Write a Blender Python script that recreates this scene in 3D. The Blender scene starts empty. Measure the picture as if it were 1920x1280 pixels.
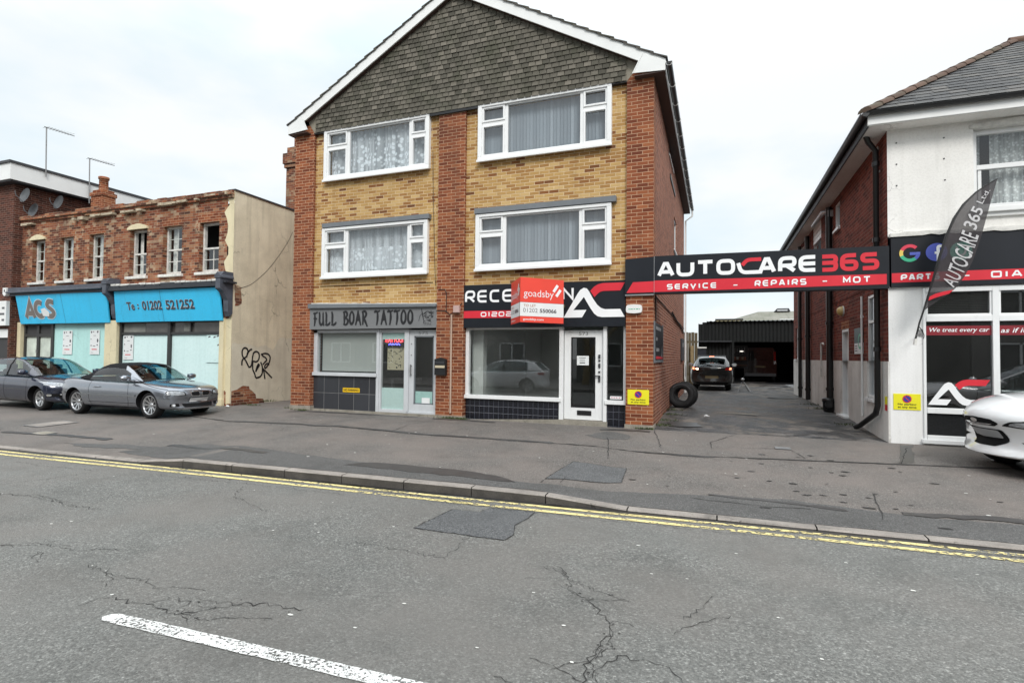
import bpy, bmesh, math, random
from mathutils import Vector, Matrix
from mathutils.bvhtree import BVHTree
from mathutils.geometry import delaunay_2d_cdt
random.seed(7)
SC = bpy.context.scene
COL = SC.collection
R = math.radians

# ------------------------------------------------------------------ camera, world, sun, exposure
cd = bpy.data.cameras.new('camera'); cam = bpy.data.objects.new('camera', cd); COL.objects.link(cam)
cd.sensor_width = 36.0; cd.lens = 1012.72 / 1920 * 36; cd.clip_start = 0.05; cd.clip_end = 2000
_yaw, _pit, _rol = 0.360673, 0.027433, 0.010256
_f = Vector((-math.sin(_yaw)*math.cos(_pit), math.cos(_yaw)*math.cos(_pit), math.sin(_pit)))
_r0 = Vector((math.cos(_yaw), math.sin(_yaw), 0)); _u0 = _r0.cross(_f)
_r = math.cos(_rol)*_r0 + math.sin(_rol)*_u0; _u = -math.sin(_rol)*_r0 + math.cos(_rol)*_u0
_m = Matrix((_r, _u, -_f)).transposed().to_4x4(); _m.translation = (1.18016, -11.23106, 1.4445)
cam.matrix_world = _m
SC.camera = cam

w = bpy.data.worlds.new('World'); SC.world = w; w.use_nodes = True
nt = w.node_tree; nt.nodes.clear()
SUN_EL, SUN_AZ = R(40), R(150)          # overcast: a weak, very soft sun behind the camera, a little to the right
out = nt.nodes.new('ShaderNodeOutputWorld'); bg = nt.nodes.new('ShaderNodeBackground'); bg.inputs[1].default_value = 0.1
sky = nt.nodes.new('ShaderNodeTexSky'); sky.sky_type = 'NISHITA'; sky.sun_disc = False; sky.sun_elevation = SUN_EL; sky.sun_rotation = SUN_AZ
tc = nt.nodes.new('ShaderNodeTexCoord'); sep = nt.nodes.new('ShaderNodeSeparateXYZ')
nz = nt.nodes.new('ShaderNodeTexNoise'); nz.inputs['Scale'].default_value = 2.6; nz.inputs['Detail'].default_value = 5; nz.inputs['Roughness'].default_value = .5
mp = nt.nodes.new('ShaderNodeMapping'); mp.inputs['Scale'].default_value = (1, 1, 2.4); mp.inputs['Location'].default_value = (.35, .1, .2)
cr = nt.nodes.new('ShaderNodeValToRGB')     # cloud layer: thin blue-grey gaps in a white overcast
cr.color_ramp.elements[0].position = .36; cr.color_ramp.elements[0].color = (.78, .895, .95, 1)
cr.color_ramp.elements[1].position = .56; cr.color_ramp.elements[1].color = (.985, 1.005, 1.01, 1)
gr = nt.nodes.new('ShaderNodeMapRange')     # overcast sky: about two and a half times brighter overhead than at the horizon
gr.inputs['From Min'].default_value = .38; gr.inputs['From Max'].default_value = 1.0; gr.inputs['To Min'].default_value = 7.7; gr.inputs['To Max'].default_value = 19.0
gr.interpolation_type = 'SMOOTHSTEP'
mul = nt.nodes.new('ShaderNodeVectorMath'); mul.operation = 'SCALE'
mx = nt.nodes.new('ShaderNodeMix'); mx.data_type = 'RGBA'; mx.inputs['Factor'].default_value = .92
L_ = nt.links.new
L_(tc.outputs['Generated'], sep.inputs[0]); L_(tc.outputs['Generated'], mp.inputs[0]); L_(mp.outputs[0], nz.inputs['Vector'])
L_(nz.outputs['Fac'], cr.inputs[0]); L_(sep.outputs['Z'], gr.inputs['Value'])
L_(cr.outputs[0], mul.inputs[0]); L_(gr.outputs[0], mul.inputs['Scale'])
L_(sky.outputs[0], mx.inputs['A']); L_(mul.outputs[0], mx.inputs['B']); L_(mx.outputs['Result'], bg.inputs[0]); L_(bg.outputs[0], out.inputs[0])

sl = bpy.data.lights.new('sun', 'SUN'); sl.energy = 1.6; sl.angle = R(20); sl.color = (1, .965, .92)
so = bpy.data.objects.new('sun', sl); COL.objects.link(so)
_d = Vector((math.sin(SUN_AZ)*math.cos(SUN_EL), math.cos(SUN_AZ)*math.cos(SUN_EL), math.sin(SUN_EL)))   # towards the sun
so.rotation_euler = (-_d).to_track_quat('-Z', 'Y').to_euler()
SC.view_settings.view_transform = 'Standard'; SC.view_settings.look = 'None'; SC.view_settings.exposure = 0.46; SC.view_settings.gamma = 1.0
SC.cycles.max_bounces = 6; SC.cycles.transparent_max_bounces = 12; SC.cycles.glossy_bounces = 3; SC.cycles.diffuse_bounces = 3
SC.cycles.caustics_reflective = False; SC.cycles.caustics_refractive = False; SC.cycles.use_denoising = True
SC.cycles.sample_clamp_indirect = 6

# ------------------------------------------------------------------ mesh helpers
class MB:
    """collects shapes and links them as ONE mesh object"""
    def __init__(s): s.v = []; s.f = []; s.m = []; s.s = []
    def add(s, vs, fs, m=0, smooth=False):
        o = len(s.v); s.v += [tuple(p) for p in vs]
        for f in fs: s.f.append([i+o for i in f]); s.m.append(m); s.s.append(smooth)
        return s
    def box(s, x0, x1, y0, y1, z0, z1, m=0):
        if x0 > x1: x0, x1 = x1, x0
        if y0 > y1: y0, y1 = y1, y0
        if z0 > z1: z0, z1 = z1, z0
        return s.add([(x0,y0,z0),(x1,y0,z0),(x1,y1,z0),(x0,y1,z0),(x0,y0,z1),(x1,y0,z1),(x1,y1,z1),(x0,y1,z1)],
                     [(0,3,2,1),(4,5,6,7),(0,1,5,4),(1,2,6,5),(2,3,7,6),(3,0,4,7)], m)
    def obox(s, M, sx, sy, sz, m=0):
        vs = [M @ Vector((a*sx/2, b*sy/2, c*sz/2)) for c in (-1,1) for (a,b) in ((-1,-1),(1,-1),(1,1),(-1,1))]
        return s.add(vs, [(0,3,2,1),(4,5,6,7),(0,1,5,4),(1,2,6,5),(2,3,7,6),(3,0,4,7)], m)
    def quad(s, a, b, c, d, m=0, smooth=False): return s.add([a,b,c,d], [(0,1,2,3)], m, smooth)
    def prism(s, poly, axis, a, b, m=0, mcap=None):
        n = len(poly)
        P = {'x': lambda p,t:(t,p[0],p[1]), 'y': lambda p,t:(p[0],t,p[1]), 'z': lambda p,t:(p[0],p[1],t)}[axis]
        vs = [P(p,a) for p in poly]+[P(p,b) for p in poly]
        s.add(vs, [(i,(i+1)%n,n+(i+1)%n,n+i) for i in range(n)], m)
        s.add(vs, [tuple(range(n)), tuple(range(n,2*n))[::-1]], m if mcap is None else mcap)
        return s
    def tube(s, path, r, n=8, m=0, closed=False, cap=True):
        path = [Vector(p) for p in path]; N = len(path); rings = []; up = None
        rr = r if isinstance(r, (list, tuple)) else [r]*N
        for i, p in enumerate(path):
            a = path[i-1] if (i > 0 or closed) else p; b = path[(i+1) % N] if (i < N-1 or closed) else p
            t = (b-a).normalized()
            if up is None: up = Vector((0,0,1)) if abs(t.z) < .9 else Vector((1,0,0))
            x = t.cross(up).normalized(); y = x.cross(t).normalized(); up = y
            rings.append([p + rr[i]*(x*math.cos(k*2*math.pi/n)+y*math.sin(k*2*math.pi/n)) for k in range(n)])
        vs = [q for ring in rings for q in ring]; fs = []
        for i in range(N if closed else N-1):
            for k in range(n): fs.append((i*n+k, i*n+(k+1)%n, ((i+1)%N)*n+(k+1)%n, ((i+1)%N)*n+k))
        s.add(vs, fs, m, True)
        if cap and not closed: s.add(rings[0], [tuple(range(n))[::-1]], m); s.add(rings[-1], [tuple(range(n))], m)
        return s
    def lathe(s, prof, c, axis='z', n=24, m=0, smooth=True, a0=0, a1=2*math.pi, sign=1):
        c = Vector(c); vs = []; full = abs(a1-a0-2*math.pi) < 1e-6; K = n if full else n+1
        for (r, h) in prof:
            for k in range(K):
                a = a0+(a1-a0)*k/n; u, v = r*math.cos(a), r*math.sin(a); h2 = h*sign
                vs.append(c + (Vector((u,v,h2)) if axis == 'z' else Vector((u,h2,v)) if axis == 'y' else Vector((h2,u,v))))
        fs = []
        for i in range(len(prof)-1):
            for k in range(n): fs.append((i*K+k, i*K+(k+1)%K, (i+1)*K+(k+1)%K, (i+1)*K+k))
        return s.add(vs, fs, m, smooth)
    def wall(s, axis, a0, a1, z0, z1, holes, y, depth, m=0, mrev=None):
        """flat wall at y (axis 'y') or x (axis 'x') with rectangular holes and reveals going depth inward"""
        mrev = m if mrev is None else mrev
        P = (lambda a,z,t:(a,t,z)) if axis == 'y' else (lambda a,z,t:(t,a,z))
        A = sorted(set([a0,a1]+[v for h in holes for v in h[:2] if a0 < v < a1])); Z = sorted(set([z0,z1]+[v for h in holes for v in h[2:4] if z0 < v < z1]))
        for i in range(len(A)-1):
            for j in range(len(Z)-1):
                ca, cz = (A[i]+A[i+1])/2, (Z[j]+Z[j+1])/2
                if any(h[0] < ca < h[1] and h[2] < cz < h[3] for h in holes): continue
                s.quad(P(A[i],Z[j],y),P(A[i+1],Z[j],y),P(A[i+1],Z[j+1],y),P(A[i],Z[j+1],y),m)
        for (h0,h1,g0,g1) in [h[:4] for h in holes]:
            for (p,q) in (((h0,g0),(h0,g1)),((h1,g0),(h1,g1)),((h0,g0),(h1,g0)),((h0,g1),(h1,g1))):
                s.quad(P(*p,y),P(*q,y),P(*q,y+depth),P(*p,y+depth),mrev)
        return s
    def each(s, name, mats, parent=None, **k):
        """links every separate piece as a mesh of its own"""
        root = list(range(len(s.v)))
        def fd(i):
            while root[i] != i: root[i] = root[root[i]]; i = root[i]
            return i
        for f in s.f:
            for i in f[1:]: root[fd(i)] = fd(f[0])
        gr = {}
        for q, f in enumerate(s.f): gr.setdefault(fd(f[0]), []).append(q)
        out = []
        for qs in gr.values():
            ids = sorted({i for q in qs for i in s.f[q]}); mp = {i: j for j, i in enumerate(ids)}; m = MB()
            m.v = [s.v[i] for i in ids]; m.f = [[mp[i] for i in s.f[q]] for q in qs]; m.m = [s.m[q] for q in qs]; m.s = [s.s[q] for q in qs]
            out.append(m.build(name, mats, parent, **k))
        return out
    def build(s, name, mats, parent=None, local=False, bevel=0.0, sharp=None, recalc=True, merge=False):
        me = bpy.data.meshes.new(name); bm = bmesh.new()
        vv = [bm.verts.new(p) for p in s.v]
        uv = bm.loops.layers.uv.new('UVMap')
        for f, m, sm in zip(s.f, s.m, s.s):
            if len(set(f)) < 3: continue
            try: fc = bm.faces.new([vv[i] for i in f])
            except ValueError: continue
            fc.material_index = m; fc.smooth = sm
        if merge: bmesh.ops.remove_doubles(bm, verts=bm.verts, dist=1e-4)
        if recalc: bmesh.ops.recalc_face_normals(bm, faces=bm.faces)
        bm.normal_update()
        for fc in bm.faces:
            n = fc.normal; ax = max(range(3), key=lambda k: abs(n[k]))
            for lp in fc.loops:
                c = lp.vert.co; lp[uv].uv = (c.y, c.z) if ax == 0 else (c.x, c.z) if ax == 1 else (c.x, c.y)
        if parent is not None and not local:
            bmesh.ops.translate(bm, verts=bm.verts, vec=-ORI(parent))
        bm.to_mesh(me); bm.free()
        for mt in (mats if isinstance(mats, (list, tuple)) else [mats]): me.materials.append(mt)
        o = bpy.data.objects.new(name, me); COL.objects.link(o)
        if parent is not None: o.parent = parent
        if bevel:
            b = o.modifiers.new('bevel', 'BEVEL'); b.width = bevel; b.segments = 2; b.limit_method = 'ANGLE'; b.angle_limit = R(40); b.harden_normals = False
        return o

_ori = {}
def ORI(o):
    while o.parent is not None: o = o.parent
    return Vector(o.location) if o.type == 'EMPTY' else Vector((0,0,0))
def thing(name, label, cat, loc=(0,0,0), rz=0, group=None):
    o = bpy.data.objects.new(name, None); COL.objects.link(o); o.location = loc; o.rotation_euler = (0,0,rz); o.empty_display_size = .2
    return tag(o, label, cat, group)
def tag(o, label, cat, group=None):
    o['label'] = label; o['category'] = cat
    if group: o['group'] = group
    return o
def struct(o, kind='structure'):
    o['kind'] = kind; return o

# ------------------------------------------------------------------ lettering
def text_geo(s, bold=0.0, shear=0.0, space=1.0):
    cu = bpy.data.curves.new('lettering', 'FONT'); cu.body = s; cu.size = 1; cu.offset = bold; cu.shear = shear; cu.space_character = space; cu.resolution_u = 3
    ob = bpy.data.objects.new('lettering', cu); COL.objects.link(ob)
    dg = bpy.context.evaluated_depsgraph_get()
    me = bpy.data.meshes.new_from_object(ob.evaluated_get(dg))
    vs = [v.co.copy() for v in me.vertices]; fs = [tuple(p.vertices) for p in me.polygons]
    bpy.data.objects.remove(ob); bpy.data.curves.remove(cu); bpy.data.meshes.remove(me)
    return vs, fs
def fit2(vs, x0, x1, z0, z1):
    a0 = min(v[0] for v in vs); a1 = max(v[0] for v in vs); b0 = min(v[1] for v in vs); b1 = max(v[1] for v in vs)
    return [((v[0]-a0)/(a1-a0)*(x1-x0)+x0, (v[1]-b0)/max(b1-b0,1e-6)*(z1-z0)+z0) for v in vs]
def text_on(mb, s, x0, x1, z0, z1, P, m=0, **k):
    """text stretched to a box; P maps (a, z) to a point"""
    vs, fs = text_geo(s, **k); mb.add([P(*p) for p in fit2(vs, x0, x1, z0, z1)], fs, m)
def arcs(pts, r, closed=False, n=5):
    """round the corners of a polyline"""
    o = []; N = len(pts)
    for i, p in enumerate(pts):
        p = Vector(p)
        if (i in (0, N-1) and not closed): o.append(p); continue
        a = Vector(pts[i-1]); b = Vector(pts[(i+1) % N]); da = a-p; db = b-p
        q = min(r, da.length*.48, db.length*.48)
        if q < 1e-6: o.append(p); continue
        p0 = p+da.normalized()*q; p1 = p+db.normalized()*q
        for k in range(n+1):
            t = k/n; o.append((1-t)**2*p0+2*t*(1-t)*p+t*t*p1)
    return o
class CNT: n = 0
def eps(): return (CNT.n % 50)*3e-5      # strokes of one lettering never share a plane
def ribbon(mb, pts, wd, P, m=0, closed=False):
    """flat stroke of width wd (number or list) along 2-D points"""
    pts = [Vector(p) for p in pts]; N = len(pts); Lr = []
    for i, p in enumerate(pts):
        a = pts[i-1] if (i > 0 or closed) else None; b = pts[(i+1) % N] if (i < N-1 or closed) else None
        d1 = (p-a).normalized() if a is not None and (p-a).length > 1e-9 else None; d2 = (b-p).normalized() if b is not None and (b-p).length > 1e-9 else None
        if d1 is None: d1 = d2
        if d2 is None: d2 = d1
        n1 = Vector((-d1.y, d1.x)); n2 = Vector((-d2.y, d2.x)); n = (n1+n2)
        if n.length < 1e-6: n = n1
        n.normalize(); k = max(.45, n.dot(n1)); ww = (wd[i] if isinstance(wd, (list, tuple)) else wd)/2
        Lr.append((p+n*ww/k, p-n*ww/k))
    vs = []
    for l, r_ in Lr: CNT.n += 1; vs += [P(l.x, l.y), P(r_.x, r_.y)]
    fs = [(2*i, 2*i+1, 2*((i+1)%N)+1, 2*((i+1)%N)) for i in range(N if closed else N-1)]
    mb.add(vs, fs, m)
GL = {'A': [[(0,0),(.40,1),(.60,1),(1,0)], [(.17,.30),(.83,.30)]], 'U': [[(0,1),(0,0),(1,0),(1,1)]], 'T': [[(0,1),(1,1)], [(.5,1),(.5,0)]],
      'O': ['c',(0,0),(0,1),(1,1),(1,0)], '0': ['c',(0,0),(0,1),(1,1),(1,0)], 'C': [[(1,1),(0,1),(0,0),(1,0)]], 'R': [[(0,0),(0,1),(1,1),(1,.42),(.0,.42)], [(.45,.42),(1,0)]],
      'E': [[(1,1),(0,1),(0,0),(1,0)], [(0,.5),(1,.5)]], '3': [[(0,1),(1,1),(1,.52),(.0,.52)], [(.6,.52),(1,.5),(1,0),(0,0)]], '6': [[(1,1),(0,1),(0,0),(1,0),(1,.54),(.05,.54)]],
      '5': [[(1,1),(0,1),(0,.54),(1,.54),(1,0),(0,0)]], 'S': [[(1,1),(0,1),(0,.5),(1,.5),(1,0),(0,0)]], 'V': [[(0,1),(.5,0),(1,1)]], 'I': [[(.5,1),(.5,0)]],
      'P': [[(0,0),(0,1),(1,1),(1,.40),(0,.40)]], 'N': [[(0,0),(0,1),(1,0),(1,1)]], 'M': [[(0,0),(0,1),(.5,.25),(1,1),(1,0)]], 'D': ['c',(0,0),(0,1),(1,1),(1,0)],
      'G': [[(1,1),(0,1),(0,0),(1,0),(1,.5),(.5,.5)]], '1': [[(.15,1),(.6,1),(.6,0)]], '2': [[(0,1),(1,1),(1,.5),(0,.5),(0,0),(1,0)]], '-': [[(0,.5),(1,.5)]]}
def techno(mb, s, x0, x1, z0, z1, st, P, m=0, rad=.3, gap=.34, narrow=None):
    """wide square-cornered lettering filling the box; st is the stroke width"""
    ws = [0.55 if c == ' ' else .42 if c in 'I1-' else 1.0 for c in s]; tot = sum(ws)+gap*(len(s)-1); u = (x1-x0)/tot; x = x0; h = z1-z0
    for c, wc in zip(s, ws):
        if c != ' ':
            g = GL[c]; lx0, lx1 = x+st/2, x+wc*u-st/2
            f = lambda p: (lx0+p[0]*(lx1-lx0), z0+st/2+p[1]*(h-st))
            if c == '-': ribbon(mb, [(x, z0+h*.45), (x+wc*u, z0+h*.45)], st*.8, P, m)
            elif g[0] == 'c': ribbon(mb, arcs([f(p) for p in g[1:]], rad*h*(.5 if c == 'D' else 1), True), st, P, m, True)
            else:
                for pl in g: ribbon(mb, arcs([f(p) for p in pl], 0 if c in 'ANVMI' else rad*h), st, P, m)
        x += (wc+gap)*u
# ------------------------------------------------------------------ materials
class NT:
    def __init__(s, name):
        s.mat = bpy.data.materials.new(name); s.mat.use_nodes = True; s.t = s.mat.node_tree; s.t.nodes.clear()
        s.out = s.n('ShaderNodeOutputMaterial'); s.b = s.n('ShaderNodeBsdfPrincipled'); s.l(s.b.outputs[0], s.out.inputs[0])
    def n(s, t, **k):
        x = s.t.nodes.new(t)
        for a, b in k.items(): setattr(x, a, b)
        return x
    def l(s, a, b): s.t.links.new(a, b)
    def uv(s): return s.n('ShaderNodeUVMap').outputs[0]
    def ob(s): return s.n('ShaderNodeTexCoord').outputs['Object']
    def noise(s, vec, scale, detail=4, rough=.55, out='Fac'):
        x = s.n('ShaderNodeTexNoise'); x.inputs['Scale'].default_value = scale; x.inputs['Detail'].default_value = detail; x.inputs['Roughness'].default_value = rough
        s.l(vec, x.inputs['Vector']); return x.outputs[out]
    def map(s, vec, scale=(1,1,1), loc=(0,0,0)):
        x = s.n('ShaderNodeMapping'); x.inputs['Scale'].default_value = scale; x.inputs['Location'].default_value = loc; s.l(vec, x.inputs[0]); return x.outputs[0]
    def ramp(s, fac, stops, interp='LINEAR'):
        x = s.n('ShaderNodeValToRGB'); e = x.color_ramp; e.interpolation = interp
        while len(e.elements) > 1: e.elements.remove(e.elements[-1])
        e.elements[0].position = stops[0][0]; e.elements[0].color = c4(stops[0][1])
        for p, c in stops[1:]: q = e.elements.new(p); q.color = c4(c)
        s.l(fac, x.inputs[0]); return x.outputs[0]
    def mix(s, fac, a, b, mode='MIX'):
        x = s.n('ShaderNodeMix', data_type='RGBA', blend_type=mode)
        for v, i in ((fac, 'Factor'), (a, 'A'), (b, 'B')):
            if hasattr(v, 'is_linked'): s.l(v, x.inputs[i])
            else: x.inputs[i].default_value = v if i == 'Factor' else c4(v)
        return x.outputs['Result']
    def math(s, op, a, b=0.0, clamp=False):
        x = s.n('ShaderNodeMath', operation=op, use_clamp=clamp)
        for v, i in ((a, 0), (b, 1)):
            if hasattr(v, 'is_linked'): s.l(v, x.inputs[i])
            else: x.inputs[i].default_value = v
        return x.outputs[0]
    def col(s, c):
        if hasattr(c, 'is_linked'): s.l(c, s.b.inputs['Base Color'])
        else: s.b.inputs['Base Color'].default_value = c4(c)
    def rough(s, v):
        if hasattr(v, 'is_linked'): s.l(v, s.b.inputs['Roughness'])
        else: s.b.inputs['Roughness'].default_value = v
    def bump(s, h, strength=.4, dist=.01):
        x = s.n('ShaderNodeBump'); x.inputs['Strength'].default_value = strength; x.inputs['Distance'].default_value = dist; s.l(h, x.inputs['Height']); s.l(x.outputs[0], s.b.inputs['Normal'])
def c4(c):
    if isinstance(c, (int, float)): return (c, c, c, 1)
    return (*c[:3], 1)

def plain(name, c, rough=.6, var=.12, scale=3.0, metal=0.0, coat=0.0, bump=0.0, spec=.5):
    """a colour with the slight unevenness and grime of real paint"""
    t = NT(name); v = t.ob(); n = t.noise(v, scale, 6, .6); n2 = t.noise(v, scale*9, 3)
    a = tuple(x*(1-var) for x in c[:3]); b = tuple(min(1, x*(1+var*.6)) for x in c[:3])
    t.col(t.mix(t.math('MULTIPLY', n2, .35), t.ramp(n, [(.3, a), (.7, b)]), a)); t.rough(t.math('ADD', t.math('MULTIPLY', n, .2), rough-.1))
    t.b.inputs['Metallic'].default_value = metal; t.b.inputs['Coat Weight'].default_value = coat; t.b.inputs['Specular IOR Level'].default_value = spec
    if bump: t.bump(t.noise(v, scale*25, 3), .5, bump)
    return t.mat
def brick(name, stops, mortar, w=.225, h=.075, ms=.006, stain=(.5, (.06,.05,.045)), patch=None, bumpd=.006, stainscale=.45, jit=0.0, grain=.25):
    """brickwork laid on the UV map, which is in metres: each brick takes its own tone from stops"""
    t = NT(name); uv = t.uv()
    b = t.n('ShaderNodeTexBrick'); b.offset = .5; b.squash = 1
    for k, v in (('Color1', (0,0,0,1)), ('Color2', (1,1,1,1)), ('Mortar', (.5,.5,.5,1))): b.inputs[k].default_value = v
    b.inputs['Scale'].default_value = 1; b.inputs['Mortar Size'].default_value = ms; b.inputs['Mortar Smooth'].default_value = .25; b.inputs['Bias'].default_value = 0
    b.inputs['Brick Width'].default_value = w; b.inputs['Row Height'].default_value = h
    if jit:
        wob = t.noise(uv, 6, 2, .5, 'Color'); vm = t.n('ShaderNodeVectorMath', operation='MULTIPLY_ADD'); t.l(wob, vm.inputs[0]); vm.inputs[1].default_value = (jit, jit, 0); t.l(uv, vm.inputs[2]); t.l(vm.outputs[0], b.inputs['Vector'])
    else: t.l(uv, b.inputs['Vector'])
    c = t.ramp(b.outputs['Color'], stops)
    c = t.mix(t.math('MULTIPLY', t.noise(uv, 55, 4, .7), grain), c, tuple(x*.35 for x in stops[0][1]))
    mo = t.ramp(t.noise(uv, 4, 4), [(.3, tuple(x*.75 for x in mortar)), (.7, mortar)])
    fac = b.outputs['Fac']
    c = t.mix(fac, c, mo)
    if patch:      # old render and efflorescence clinging to the face
        pn = t.ramp(t.noise(uv, patch[1], 7, .68), [(patch[2], 0), (patch[2]+.05, 1)])
        c = t.mix(t.math('MULTIPLY', pn, patch[3]), c, patch[0])
    st = t.ramp(t.noise(t.map(uv, (1, .55, 1)), stainscale, 6, .62), [(.42, 0), (.75, 1)])
    c = t.mix(t.math('MULTIPLY', st, stain[0]), c, stain[1])
    run = t.ramp(t.noise(t.map(uv, (2.6, .14, 1)), 1.6, 5, .6), [(.52, 0), (.78, 1)]); c = t.mix(t.math('MULTIPLY', run, stain[0]*1.1), c, stain[1])
    t.col(c); t.rough(.9); t.b.inputs['Specular IOR Level'].default_value = .25
    h_ = t.math('ADD', t.math('MULTIPLY', fac, -1.0), t.math('MULTIPLY', t.noise(uv, 60, 3), .35)); t.bump(h_, .7, bumpd)
    return t.mat
def tarmac(name, dark, light, warm=None, scale=1.0, worn=.5):
    """rolled asphalt: pale and dark chippings in a grey binder, patchy wear, wheel-polished lanes"""
    t = NT(name); v = t.ob()
    vo = t.n('ShaderNodeTexVoronoi'); vo.inputs['Scale'].default_value = 84*scale; t.l(v, vo.inputs['Vector'])
    chip = t.n('ShaderNodeSeparateColor'); t.l(vo.outputs['Color'], chip.inputs[0])
    mid = tuple((a+b)/2 for a, b in zip(dark, light))
    c = t.ramp(chip.outputs[0], [(0, dark), (.35, tuple(x*.8 for x in mid)), (.72, mid), (.95, light), (1, tuple(min(1, x*1.35) for x in light))])
    fine = t.noise(v, 48*scale, 3, .75); c = t.mix(t.math('MULTIPLY', t.ramp(fine, [(.38, 1), (.56, 0)]), .68), c, tuple(x*.5 for x in dark))
    big = t.noise(v, .35, 6, .6); c = t.mix(t.math('MULTIPLY', t.ramp(big, [(.35, 0), (.7, 1)]), worn), c, tuple(x*1.12 for x in mid))
    trk = t.noise(t.map(v, (.05, 1.0, 1)), 1.1, 4, .55); c = t.mix(t.math('MULTIPLY', t.ramp(trk, [(.42, 0), (.62, 1)]), .38), c, tuple(x*.72 for x in mid))
    med = t.noise(v, 1.7, 6, .65); c = t.mix(t.math('MULTIPLY', t.ramp(med, [(.5, 0), (.72, 1)]), .45), c, tuple(x*.75 for x in dark))
    if warm: c = t.mix(t.math('MULTIPLY', t.ramp(t.noise(v, .8, 4), [(.4, 0), (.65, 1)]), .6), c, warm)
    t.col(c); t.rough(t.math('ADD', t.math('MULTIPLY', med, .3), .62)); t.b.inputs['Specular IOR Level'].default_value = .35
    hh = t.math('ADD', t.math('MULTIPLY', vo.outputs['Distance'], -1.2), t.math('MULTIPLY', fine, .8)); t.bump(hh, .8, .008)
    return t.mat
def paint_worn(name, c, hole=.46, soft=.06, scale=26):
    """road paint with the chippings showing through"""
    t = NT(name); v = t.ob(); n = t.noise(v, scale, 4, .7); n2 = t.noise(v, 1.1, 4); k = t.math('ADD', n, t.math('MULTIPLY', t.math('SUBTRACT', n2, .5), .55))
    a = t.ramp(k, [(hole-soft, 0), (hole+soft, 1)])
    t.col(t.ramp(t.noise(v, 5, 4), [(.3, tuple(x*.78 for x in c)), (.7, c)])); t.rough(.75); t.l(a, t.b.inputs['Alpha']); return t.mat
def glass(name, tint=(.93,.96,.95), boost=1.6, rough=0.0, film=0.0):
    t = NT(name); t.t.nodes.remove(t.b)
    tr = t.n('ShaderNodeBsdfTransparent'); tr.inputs[0].default_value = c4(tint); gl = t.n('ShaderNodeBsdfGlossy'); gl.inputs['Roughness'].default_value = rough; gl.inputs[0].default_value = (.95,.97,1,1)
    fr = t.n('ShaderNodeFresnel'); t.l(t.math('ADD', t.math('MULTIPLY', t.n('ShaderNodeNewGeometry').outputs['Backfacing'], 1/1.5-1.5), 1.5), fr.inputs[0]); m = t.n('ShaderNodeMixShader'); t.l(t.math('MULTIPLY', fr.outputs[0], boost, True), m.inputs[0]); t.l(tr.outputs[0], m.inputs[1]); t.l(gl.outputs[0], m.inputs[2])
    last = m.outputs[0]
    if film:       # dusty film on the pane
        df = t.n('ShaderNodeBsdfDiffuse'); df.inputs[0].default_value = (.5,.52,.5,1); m2 = t.n('ShaderNodeMixShader'); t.l(t.math('MULTIPLY', t.noise(t.ob(), 1.2, 5), film), m2.inputs[0]); t.l(last, m2.inputs[1]); t.l(df.outputs[0], m2.inputs[2]); last = m2.outputs[0]
    t.l(last, t.out.inputs[0]); return t.mat
def carpaint(name, c, metal=.0, flake=0.0, dirt=.25):
    t = NT(name); v = t.ob(); n = t.noise(v, 3, 5, .6); sep = t.n('ShaderNodeSeparateXYZ'); t.l(v, sep.inputs[0])
    low = t.math('MULTIPLY', t.ramp(sep.outputs['Z'], [(.22, 1), (.62, 0)]), t.ramp(n, [(.35, .2), (.7, 1)]))
    t.col(t.mix(t.math('MULTIPLY', low, dirt), c, (.16,.15,.135))); t.b.inputs['Metallic'].default_value = metal
    t.rough(t.math('ADD', t.math('MULTIPLY', n, .12), .13 if metal else .16)); t.b.inputs['Coat Weight'].default_value = .9; t.b.inputs['Coat Roughness'].default_value = .05
    if flake: t.bump(t.noise(v, 500, 2), .08, .001)
    return t.mat
def emit(name, c, s):
    t = NT(name); t.col((0.02,.02,.02)); t.b.inputs['Emission Color'].default_value = c4(c); t.b.inputs['Emission Strength'].default_value = s; return t.mat
def rendered(name, c, dark, amount=.5, scale=.8, grain=40, streak=True, bumpd=.004, exposed=None):
    """painted render: blotches, runs and fine grain"""
    t = NT(name); uv = t.uv(); n = t.noise(uv, scale, 8, .65); k = t.ramp(n, [(.38, 0), (.72, 1)])
    cc = t.mix(t.math('MULTIPLY', k, amount), c, dark)
    if streak: cc = t.mix(t.math('MULTIPLY', t.ramp(t.noise(t.map(uv, (3.2, .22, 1)), 1.3, 6, .6), [(.5, 0), (.75, 1)]), amount*.7), cc, tuple(x*.7 for x in dark))
    ve = t.n('ShaderNodeTexVoronoi', feature='DISTANCE_TO_EDGE'); ve.inputs['Scale'].default_value = 1.1; wv = t.n('ShaderNodeVectorMath', operation='MULTIPLY_ADD'); t.l(t.noise(uv, 3.5, 5, .6, 'Color'), wv.inputs[0]); wv.inputs[1].default_value = (.5,.5,0); t.l(uv, wv.inputs[2]); t.l(wv.outputs[0], ve.inputs['Vector'])
    ck = t.math('MULTIPLY', t.ramp(ve.outputs['Distance'], [(.004, 1), (.011, 0)]), t.ramp(t.noise(uv, .9, 3), [(.52, 0), (.6, 1)])); cc = t.mix(t.math('MULTIPLY', ck, amount), cc, tuple(x*.4 for x in dark))
    g = t.noise(uv, grain, 4, .7); cc = t.mix(t.math('MULTIPLY', t.ramp(g, [(.35, 1), (.55, 0)]), amount*.5), cc, tuple(x*.8 for x in dark))
    if exposed: cc = t.mix(t.ramp(t.noise(uv, exposed[1], 6, .7), [(exposed[2], 0), (exposed[2]+.03, 1)]), cc, exposed[0])
    t.col(cc); t.rough(.85); t.b.inputs['Specular IOR Level'].default_value = .3; t.bump(g, .5, bumpd); return t.mat
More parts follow.
